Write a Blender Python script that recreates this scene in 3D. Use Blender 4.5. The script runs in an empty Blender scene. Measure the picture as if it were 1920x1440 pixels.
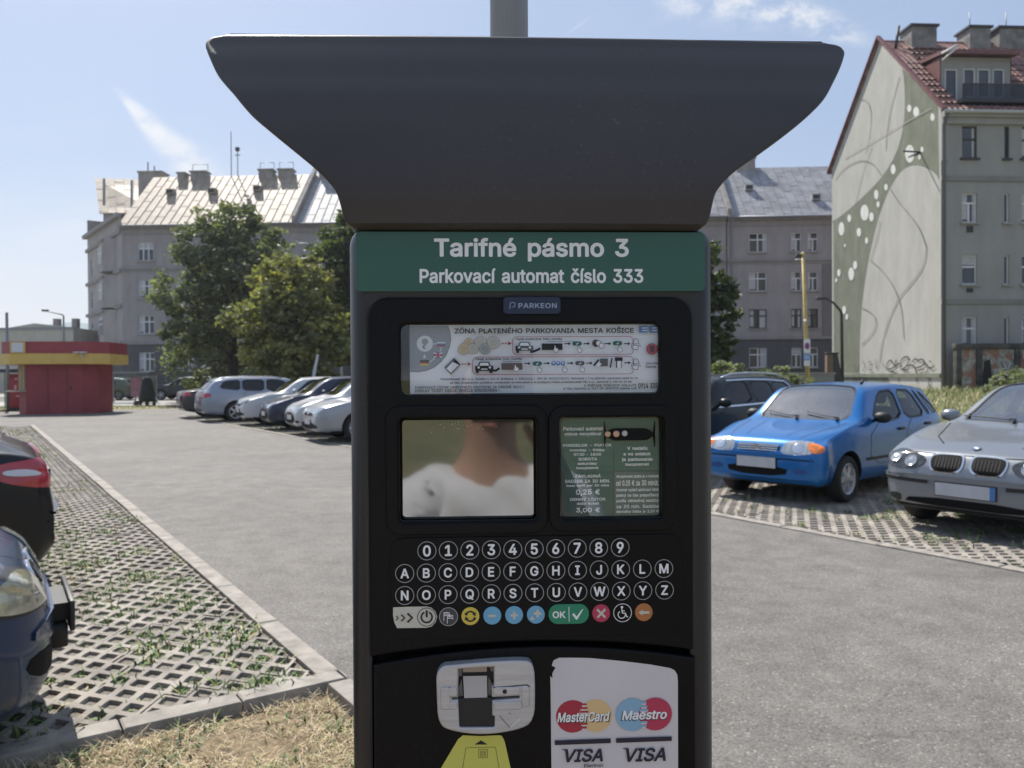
import bpy, bmesh, math, random
import numpy as np
from mathutils import Vector, Matrix
from mathutils.bvhtree import BVHTree

R_ = math.radians
random.seed(7)
RNG = np.random.default_rng(11)
SC = bpy.context.scene
COL = SC.collection

# ------------------------------------------------------------------ camera
CAM_H = 1.5
camd = bpy.data.cameras.new("camera")
camo = bpy.data.objects.new("camera", camd)
COL.objects.link(camo)
camd.sensor_fit = 'HORIZONTAL'
camd.sensor_width = 36.0
FPX = 1500.0
camd.lens = 36.0 * FPX / 1920.0
camd.clip_start = 0.02
camd.clip_end = 3000
CROT = Matrix.Rotation(R_(90 - 0.65), 4, 'X') @ Matrix.Rotation(R_(-0.33), 4, 'Z')
camo.matrix_world = Matrix.Translation((0, 0, CAM_H)) @ CROT
SC.camera = camo
camd.dof.use_dof = True
camd.dof.focus_distance = 0.74
camd.dof.aperture_fstop = 16

# ------------------------------------------------------------------ sun, sky, exposure
SUN_EL, SUN_AZ = R_(52), R_(-31)          # azimuth from +Y, towards +X
SUN_DIR = Vector((math.sin(SUN_AZ) * math.cos(SUN_EL), math.cos(SUN_AZ) * math.cos(SUN_EL), math.sin(SUN_EL)))
sund = bpy.data.lights.new("sun", 'SUN')
sund.energy = 5.0
sund.angle = R_(0.53)
sund.color = (1.0, 0.95, 0.87)
suno = bpy.data.objects.new("sun", sund)
suno.rotation_euler = SUN_DIR.to_track_quat('Z', 'Y').to_euler()
suno.location = (-20, 40, 60)
COL.objects.link(suno)
SC.view_settings.view_transform = 'Standard'
SC.view_settings.look = 'None'
SC.view_settings.exposure = 0.48
SC.view_settings.gamma = 1.0

W = bpy.data.worlds.new("World")
SC.world = W
W.use_nodes = True
nt = W.node_tree
nt.nodes.clear()


def nd(t, kind, **kw):
    n = t.nodes.new(kind)
    for k, v in kw.items():
        setattr(n, k, v)
    return n


def mth(t, op, a, b=None, c=None, clamp=False):
    n = t.nodes.new('ShaderNodeMath')
    n.operation = op
    n.use_clamp = clamp
    for i, x in enumerate((a, b, c)):
        if x is None:
            continue
        if isinstance(x, (int, float)):
            n.inputs[i].default_value = x
        else:
            t.links.new(x, n.inputs[i])
    return n.outputs[0]


def smooth(t, x, a, b):
    n = t.nodes.new('ShaderNodeMapRange')
    n.interpolation_type = 'SMOOTHSTEP'
    t.links.new(x, n.inputs[0])
    n.inputs[1].default_value = a
    n.inputs[2].default_value = b
    return n.outputs[0]


def build_world():
    L = nt.links
    out = nd(nt, 'ShaderNodeOutputWorld')
    bg = nd(nt, 'ShaderNodeBackground')
    bg.inputs[1].default_value = 0.074
    sky = nd(nt, 'ShaderNodeTexSky', sky_type='NISHITA')
    sky.sun_disc = False
    sky.sun_elevation = SUN_EL
    sky.sun_rotation = SUN_AZ
    sky.altitude = 200
    sky.air_density = 1.0
    sky.dust_density = 1.2
    sky.ozone_density = 1.0
    tc = nd(nt, 'ShaderNodeTexCoord')
    sep = nd(nt, 'ShaderNodeSeparateXYZ')
    L.new(tc.outputs['Generated'], sep.inputs[0])
    x, y, z = sep.outputs
    ys = mth(nt, 'MAXIMUM', y, 0.05)
    u = mth(nt, 'DIVIDE', x, ys)
    v = mth(nt, 'DIVIDE', z, ys)
    comb = nd(nt, 'ShaderNodeCombineXYZ')
    L.new(u, comb.inputs[0]); L.new(v, comb.inputs[1])

    def noise(scale, detail, rough, sx=1, sy=1, rot=0, off=0):
        mp = nd(nt, 'ShaderNodeMapping')
        mp.inputs['Scale'].default_value = (sx, sy, 1)
        mp.inputs['Rotation'].default_value = (0, 0, rot)
        mp.inputs['Location'].default_value = (off, off * .7, off)
        L.new(comb.outputs[0], mp.inputs[0])
        n = nd(nt, 'ShaderNodeTexNoise')
        n.inputs['Scale'].default_value = scale
        n.inputs['Detail'].default_value = detail
        n.inputs['Roughness'].default_value = rough
        L.new(mp.outputs[0], n.inputs['Vector'])
        return n.outputs['Fac']

    def seg(ax, ay, bx, by, wa, wb, wob=0.0, soft=0.0):
        """soft mask around a streak of cloud between two sky directions, width wa..wb"""
        dx, dy = bx - ax, by - ay
        ln = math.hypot(dx, dy)
        dx, dy = dx / ln, dy / ln
        pu = mth(nt, 'SUBTRACT', u, ax)
        pv = mth(nt, 'SUBTRACT', v, ay)
        t = mth(nt, 'ADD', mth(nt, 'MULTIPLY', pu, dx), mth(nt, 'MULTIPLY', pv, dy))
        q = mth(nt, 'ADD', mth(nt, 'MULTIPLY', pu, -dy), mth(nt, 'MULTIPLY', pv, dx))
        if wob:
            q = mth(nt, 'ADD', q, mth(nt, 'MULTIPLY', mth(nt, 'SUBTRACT', noise(9, 3, .6, off=ax * 9), .5), wob))
        tn = mth(nt, 'DIVIDE', t, ln, clamp=True)
        w = mth(nt, 'ADD', mth(nt, 'MULTIPLY', tn, wb - wa), wa)
        d = mth(nt, 'DIVIDE', mth(nt, 'ABSOLUTE', q), w)
        m = mth(nt, 'SUBTRACT', 1.0, smooth(nt, d, 0.15, 1.0))
        e = mth(nt, 'MULTIPLY', smooth(nt, t, -.01, .04), mth(nt, 'SUBTRACT', 1.0, smooth(nt, t, ln - .05, ln + .01)))
        front = smooth(nt, y, 0.05, 0.15)
        return mth(nt, 'MULTIPLY', mth(nt, 'MULTIPLY', m, e), front)

    def P(px, py):
        return ((px - 960) / FPX, (703 - py) / FPX)
    # plume on the left
    a = P(215, 160); b = P(405, 350)
    m1 = mth(nt, 'MULTIPLY', seg(*a, *b, .004, .042, .02), smooth(nt, noise(16, 6, .62, 1, 2.2, .8), .22, .62))
    # broken cloud top right
    a = P(1230, -35); b = P(1640, 78)
    m2 = mth(nt, 'MULTIPLY', seg(*a, *b, .062, .016, .03), smooth(nt, noise(26, 7, .68, 1, 1.5, -.3, 3), .36, .66))
    # short vapour trail
    a = P(1062, 70); b = P(1112, 36)
    m3 = mth(nt, 'MULTIPLY', seg(*a, *b, .0015, .004), .55)
    # thin veil, low on the left
    veil = mth(nt, 'MULTIPLY', smooth(nt, noise(3.2, 6, .6, .55, 2.6, -.18, 5), .38, .8),
               mth(nt, 'MULTIPLY', mth(nt, 'SUBTRACT', 1.0, smooth(nt, u, -.62, -.1)),
                   mth(nt, 'SUBTRACT', 1.0, smooth(nt, v, .12, .42))))
    veil = mth(nt, 'MULTIPLY', veil, .85)
    wh = mth(nt, 'MULTIPLY', mth(nt, 'SUBTRACT', 1.0, smooth(nt, v, -.05, .34)), mth(nt, 'ADD', .42, mth(nt, 'MULTIPLY', mth(nt, 'SUBTRACT', 1.0, smooth(nt, u, -.7, .1)), .45)))
    # high thin cloud over the rest of the sky (seen in reflections only)
    high = mth(nt, 'MULTIPLY', smooth(nt, noise(2.2, 5, .6, .5, 1.2, .4, 9), .5, .85), .2)
    tot = m1
    tot = mth(nt, 'MULTIPLY', tot, .9)
    for k in (mth(nt, 'MULTIPLY', m2, .8), m3, veil, wh, high):
        tot = mth(nt, 'SUBTRACT', 1.0, mth(nt, 'MULTIPLY', mth(nt, 'SUBTRACT', 1.0, tot), mth(nt, 'SUBTRACT', 1.0, k)))
    mix = nd(nt, 'ShaderNodeMixRGB')
    pale = nd(nt, 'ShaderNodeMixRGB')
    pale.inputs[0].default_value = .60
    L.new(sky.outputs[0], pale.inputs[1])
    pale.inputs[2].default_value = (4.9, 6.2, 8.6, 1)
    L.new(tot, mix.inputs[0])
    L.new(pale.outputs[0], mix.inputs[1])
    mix.inputs[2].default_value = (8.4, 8.6, 9.0, 1)
    L.new(mix.outputs[0], bg.inputs[0])
    L.new(bg.outputs[0], out.inputs[0])


build_world()


# ------------------------------------------------------------------ layout helpers
def ray(px, py):
    d = CROT.to_3x3() @ Vector(((px - 960) / FPX, -(py - 720) / FPX, -1))
    return d


def at(px, py, Y):
    d = ray(px, py)
    return Vector((0, 0, CAM_H)) + d * (Y / d.y)


def gnd(px, py, z=0.0):
    d = ray(px, py)
    return Vector((0, 0, CAM_H)) + d * ((z - CAM_H) / d.z)


def pchip(pts):
    xs = np.array([p[0] for p in pts], float)
    ys = np.array([p[1] for p in pts], float)
    h = np.diff(xs); dl = np.diff(ys) / h
    m = np.zeros(len(xs))
    for i in range(1, len(xs) - 1):
        if dl[i - 1] * dl[i] > 0:
            w1 = 2 * h[i] + h[i - 1]; w2 = h[i] + 2 * h[i - 1]
            m[i] = (w1 + w2) / (w1 / dl[i - 1] + w2 / dl[i])
    m[0], m[-1] = dl[0], dl[-1]

    def f(x):
        x = min(max(x, xs[0]), xs[-1])
        i = int(min(np.searchsorted(xs, x, side='right') - 1, len(xs) - 2))
        t = (x - xs[i]) / h[i]
        return float((2 * t**3 - 3 * t**2 + 1) * ys[i] + (t**3 - 2 * t**2 + t) * h[i] * m[i]
                     + (-2 * t**3 + 3 * t**2) * ys[i + 1] + (t**3 - t**2) * h[i] * m[i + 1])
    return f


def chaikin(pts, n=2, closed=True, q=.25):
    for _ in range(n):
        o = []
        k = len(pts)
        for i in range(k if closed else k - 1):
            a, b = pts[i], pts[(i + 1) % k]
            o.append(tuple(a[j] * (1 - q) + b[j] * q for j in range(len(a))))
            o.append(tuple(a[j] * q + b[j] * (1 - q) for j in range(len(a))))
        if not closed:
            o = [pts[0]] + o + [pts[-1]]
        pts = o
    return pts


def rrect(x0, x1, z0, z1, r, n=5):
    o = []
    for cx, cz, a0 in ((x1 - r, z1 - r, 0), (x0 + r, z1 - r, 90), (x0 + r, z0 + r, 180), (x1 - r, z0 + r, 270)):
        for k in range(n + 1):
            a = R_(a0 + 90 * k / n)
            o.append((cx + r * math.cos(a), cz + r * math.sin(a)))
    return o


# ------------------------------------------------------------------ materials
MATS = {}


def mat(name, col, rough=.6, metal=0.0, var=0.0, vscale=4.0, bump=0.0, bscale=60.0, spec=.5, coat=0.0, detail=5,
        col2=None, lo=.35, hi=.65, aniso=(1, 1, 1), dust=0.0):
    if name in MATS:
        return MATS[name]
    m = bpy.data.materials.new(name)
    m.use_nodes = True
    t = m.node_tree
    b = t.nodes['Principled BSDF']
    b.inputs['Base Color'].default_value = (*col, 1)
    b.inputs['Roughness'].default_value = rough
    b.inputs['Metallic'].default_value = metal
    b.inputs['Specular IOR Level'].default_value = spec
    b.inputs['Coat Weight'].default_value = coat
    b.inputs['Coat Roughness'].default_value = .04
    if var or bump or col2 or dust:
        tc = nd(t, 'ShaderNodeTexCoord')
        mp = nd(t, 'ShaderNodeMapping')
        mp.inputs['Scale'].default_value = aniso
        t.links.new(tc.outputs['Object'], mp.inputs[0])
    if var or col2:
        n = nd(t, 'ShaderNodeTexNoise')
        n.inputs['Scale'].default_value = vscale
        n.inputs['Detail'].default_value = detail
        n.inputs['Roughness'].default_value = .6
        t.links.new(mp.outputs[0], n.inputs['Vector'])
        rp = nd(t, 'ShaderNodeValToRGB')
        rp.color_ramp.elements[0].position = lo
        rp.color_ramp.elements[1].position = hi
        c2 = col2 if col2 else tuple(min(1, c * (1 + var)) for c in col)
        c1 = col if col2 else tuple(c * (1 - var) for c in col)
        rp.color_ramp.elements[0].color = (*c1, 1)
        rp.color_ramp.elements[1].color = (*c2, 1)
        t.links.new(n.outputs['Fac'], rp.inputs[0])
        t.links.new(rp.outputs[0], b.inputs['Base Color'])
    if dust:     # thin uneven film of dust and finger grease with fine specks
        f = []
        for sc_, lo_, hi_ in ((5.0, .42, .75), (260.0, .60, .72)):
            n = nd(t, 'ShaderNodeTexNoise'); n.inputs['Scale'].default_value = sc_; n.inputs['Detail'].default_value = 6
            t.links.new(mp.outputs[0], n.inputs['Vector'])
            f.append(smooth(t, n.outputs['Fac'], lo_, hi_))
        k = mth(t, 'ADD', mth(t, 'MULTIPLY', f[0], dust * .35), mth(t, 'MULTIPLY', mth(t, 'MULTIPLY', f[1], mth(t, 'ADD', f[0], .15)), dust * 2.2))
        mx = nd(t, 'ShaderNodeMixRGB'); t.links.new(k, mx.inputs[0]); mx.inputs[1].default_value = (*col, 1); mx.inputs[2].default_value = (.24, .225, .21, 1)
        if b.inputs['Base Color'].links:
            t.links.new(b.inputs['Base Color'].links[0].from_socket, mx.inputs[1])
        t.links.new(mx.outputs[0], b.inputs['Base Color'])
        t.links.new(mth(t, 'ADD', mth(t, 'MULTIPLY', f[0], .16), rough - .04), b.inputs['Roughness'])
    if bump:
        n2 = nd(t, 'ShaderNodeTexNoise')
        n2.inputs['Scale'].default_value = bscale
        n2.inputs['Detail'].default_value = 4
        t.links.new(mp.outputs[0], n2.inputs['Vector'])
        bp = nd(t, 'ShaderNodeBump')
        bp.inputs['Strength'].default_value = bump
        bp.inputs['Distance'].default_value = .01
        t.links.new(n2.outputs['Fac'], bp.inputs['Height'])
        t.links.new(bp.outputs[0], b.inputs['Normal'])
    MATS[name] = m
    return m


def glass(name, tint=(.55, .6, .62), refl=1.5, rough=0.0):
    """thin pane: clear tinted glass with a mirror-like surface"""
    if name in MATS:
        return MATS[name]
    m = bpy.data.materials.new(name)
    m.use_nodes = True
    t = m.node_tree
    t.nodes.clear()
    o = nd(t, 'ShaderNodeOutputMaterial')
    tr = nd(t, 'ShaderNodeBsdfTransparent'); tr.inputs[0].default_value = (*tint, 1)
    gl = nd(t, 'ShaderNodeBsdfGlossy'); gl.inputs[0].default_value = (1, 1, 1, 1); gl.inputs[1].default_value = rough
    lw = nd(t, 'ShaderNodeLayerWeight'); lw.inputs['Blend'].default_value = .5
    f0 = ((refl - 1) / (refl + 1)) ** 2
    fr = mth(t, 'ADD', mth(t, 'MULTIPLY', mth(t, 'POWER', lw.outputs['Facing'], 5.0), 1 - f0), f0)
    mx = nd(t, 'ShaderNodeMixShader')
    t.links.new(fr, mx.inputs[0]); t.links.new(tr.outputs[0], mx.inputs[1]); t.links.new(gl.outputs[0], mx.inputs[2])
    t.links.new(mx.outputs[0], o.inputs[0])
    MATS[name] = m
    return m


# ------------------------------------------------------------------ mesh builder
class MB:
    def __init__(s):
        s.v = []; s.f = []; s.m = []; s.s = []; s.mats = []

    def mi(s, m):
        if m not in s.mats:
            s.mats.append(m)
        return s.mats.index(m)

    def add(s, vs, fs, m, smooth=False, M=None):
        o = len(s.v)
        if M is not None:
            vs = [M @ Vector(p) for p in vs]
        s.v.extend(tuple(p) for p in vs)
        k = s.mi(m)
        for f in fs:
            s.f.append(tuple(i + o for i in f)); s.m.append(k); s.s.append(smooth)
        return s

    def box(s, a, b, m, M=None, bevel=0.0, seg=2):
        """axis-aligned box from corner a to corner b"""
        x0, y0, z0 = (min(a[i], b[i]) for i in range(3)); x1, y1, z1 = (max(a[i], b[i]) for i in range(3))
        if bevel:
            bm = bmesh.new()
            bmesh.ops.create_cube(bm, size=1)
            for v in bm.verts:
                v.co = Vector(((x0 + x1) / 2 + v.co.x * (x1 - x0), (y0 + y1) / 2 + v.co.y * (y1 - y0), (z0 + z1) / 2 + v.co.z * (z1 - z0)))
            bmesh.ops.bevel(bm, geom=bm.edges[:], offset=bevel, segments=seg, affect='EDGES', profile=.5)
            s.bm(bm, m, M, smooth=True)
            return s
        vs = [(x0, y0, z0), (x1, y0, z0), (x1, y1, z0), (x0, y1, z0), (x0, y0, z1), (x1, y0, z1), (x1, y1, z1), (x0, y1, z1)]
        fs = [(0, 3, 2, 1), (4, 5, 6, 7), (0, 1, 5, 4), (1, 2, 6, 5), (2, 3, 7, 6), (3, 0, 4, 7)]
        return s.add(vs, fs, m, False, M)

    def bm(s, bm, m, M=None, smooth=False):
        bm.verts.index_update()
        s.add([v.co.copy() for v in bm.verts], [[v.index for v in f.verts] for f in bm.faces], m, smooth, M)
        bm.free()
        return s

    def mesh(s, me, m, M=None, smooth=False):
        s.add([v.co.copy() for v in me.vertices], [tuple(p.vertices) for p in me.polygons], m, smooth, M)
        return s

    def tube(s, pts, r, m, n=8, cap=True, M=None, smooth=True):
        pts = [Vector(p) for p in pts]
        k = len(pts)
        rr = r if isinstance(r, (list, tuple)) else [r] * k
        vs = []; fs = []
        up = None
        for i in range(k):
            d = (pts[min(i + 1, k - 1)] - pts[max(i - 1, 0)]).normalized()
            if up is None:
                up = Vector((0, 0, 1)) if abs(d.z) < .9 else Vector((1, 0, 0))
            a = d.cross(up).normalized(); b = a.cross(d).normalized()
            up = b
            for j in range(n):
                t = 2 * math.pi * j / n
                vs.append(pts[i] + (a * math.cos(t) + b * math.sin(t)) * rr[i])
        for i in range(k - 1):
            for j in range(n):
                fs.append((i * n + j, i * n + (j + 1) % n, (i + 1) * n + (j + 1) % n, (i + 1) * n + j))
        s.add(vs, fs, m, smooth, M)
        if cap:
            o = len(s.v) - len(vs)
            for f in (tuple(reversed(range(n))), tuple(range((k - 1) * n, k * n))):
                s.f.append(tuple(i + o for i in f)); s.m.append(s.mi(m)); s.s.append(False)
        return s

    def lathe(s, prof, m, n=24, M=None, smooth=True):
        """prof: (radius, height) pairs turned about local Z"""
        vs = []; fs = []
        k = len(prof)
        for r, h in prof:
            for j in range(n):
                t = 2 * math.pi * j / n
                vs.append((r * math.cos(t), r * math.sin(t), h))
        for i in range(k - 1):
            for j in range(n):
                fs.append((i * n + j, i * n + (j + 1) % n, (i + 1) * n + (j + 1) % n, (i + 1) * n + j))
        return s.add(vs, fs, m, smooth, M)

    def loops(s, loops, m, smooth=True, cap0=False, cap1=True):
        n = len(loops[0])
        vs = [p for l in loops for p in l]
        fs = []
        for i in range(len(loops) - 1):
            for j in range(n):
                fs.append((i * n + j, i * n + (j + 1) % n, (i + 1) * n + (j + 1) % n, (i + 1) * n + j))
        s.add(vs, fs, m, smooth)
        o = len(s.v) - len(vs)
        if cap0:
            s.f.append(tuple(o + j for j in reversed(range(n)))); s.m.append(s.mi(m)); s.s.append(False)
        if cap1:
            s.f.append(tuple(o + (len(loops) - 1) * n + j for j in range(n))); s.m.append(s.mi(m)); s.s.append(False)
        return s

    def build(s, name, parent=None, sharp=None):
        me = bpy.data.meshes.new(name)
        me.from_pydata(s.v, [], s.f)
        for m in s.mats:
            me.materials.append(m)
        me.polygons.foreach_set('material_index', s.m)
        me.polygons.foreach_set('use_smooth', s.s)
        me.update()
        if sharp:
            me.set_sharp_from_angle(angle=R_(sharp))
        o = bpy.data.objects.new(name, me)
        COL.objects.link(o)
        if parent:
            o.parent = parent
        return o


def raw(name, vs, fs, m, parent=None, smooth=False, mats=None, midx=None):
    """big meshes from numpy arrays of quads"""
    me = bpy.data.meshes.new(name)
    vs = np.asarray(vs, np.float32); fs = np.asarray(fs, np.int32)
    k = fs.shape[1]
    me.vertices.add(len(vs)); me.vertices.foreach_set('co', vs.ravel())
    me.loops.add(fs.size); me.loops.foreach_set('vertex_index', fs.ravel())
    me.polygons.add(len(fs))
    me.polygons.foreach_set('loop_start', np.arange(0, fs.size, k, dtype=np.int32))
    me.polygons.foreach_set('loop_total', np.full(len(fs), k, np.int32))
    for q in (mats or [m]):
        me.materials.append(q)
    if midx is not None:
        me.polygons.foreach_set('material_index', np.asarray(midx, np.int32))
    me.polygons.foreach_set('use_smooth', np.full(len(fs), smooth))
    me.update(calc_edges=True)
    me.validate()
    o = bpy.data.objects.new(name, me)
    COL.objects.link(o)
    if parent:
        o.parent = parent
    return o


def thing(name, label, cat, loc=(0, 0, 0), rz=0.0, group=None):
    o = bpy.data.objects.new(name, None)
    o.empty_display_size = .2
    COL.objects.link(o)
    o.location = loc
    o.rotation_euler = (0, 0, rz)
    tag(o, label, cat, group)
    return o


def tag(o, label, cat, group=None):
    o['label'] = label; o['category'] = cat
    if group:
        o['group'] = group
    return o


def struct(o, kind='structure'):
    o['kind'] = kind
    return o


def curve_plate(splines, th=.002, bevel=0.0, res=1, off=0.0):
    """flat plate with holes: 2-D outlines (first is the outer one) -> mesh in the XY plane, thickness +-th"""
    cu = bpy.data.curves.new('c', 'CURVE')
    cu.dimensions = '2D'
    cu.fill_mode = 'BOTH'
    cu.extrude = th
    cu.bevel_depth = bevel
    cu.bevel_resolution = res
    cu.offset = off
    for sp in splines:
        q = cu.splines.new('POLY')
        q.points.add(len(sp) - 1)
        for p, c in zip(q.points, sp):
            p.co = (c[0], c[1], 0, 1)
        q.use_cyclic_u = True
    ob = bpy.data.objects.new('c', cu)
    me = bpy.data.meshes.new_from_object(ob)
    bpy.data.objects.remove(ob); bpy.data.curves.remove(cu)
    return me


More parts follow.
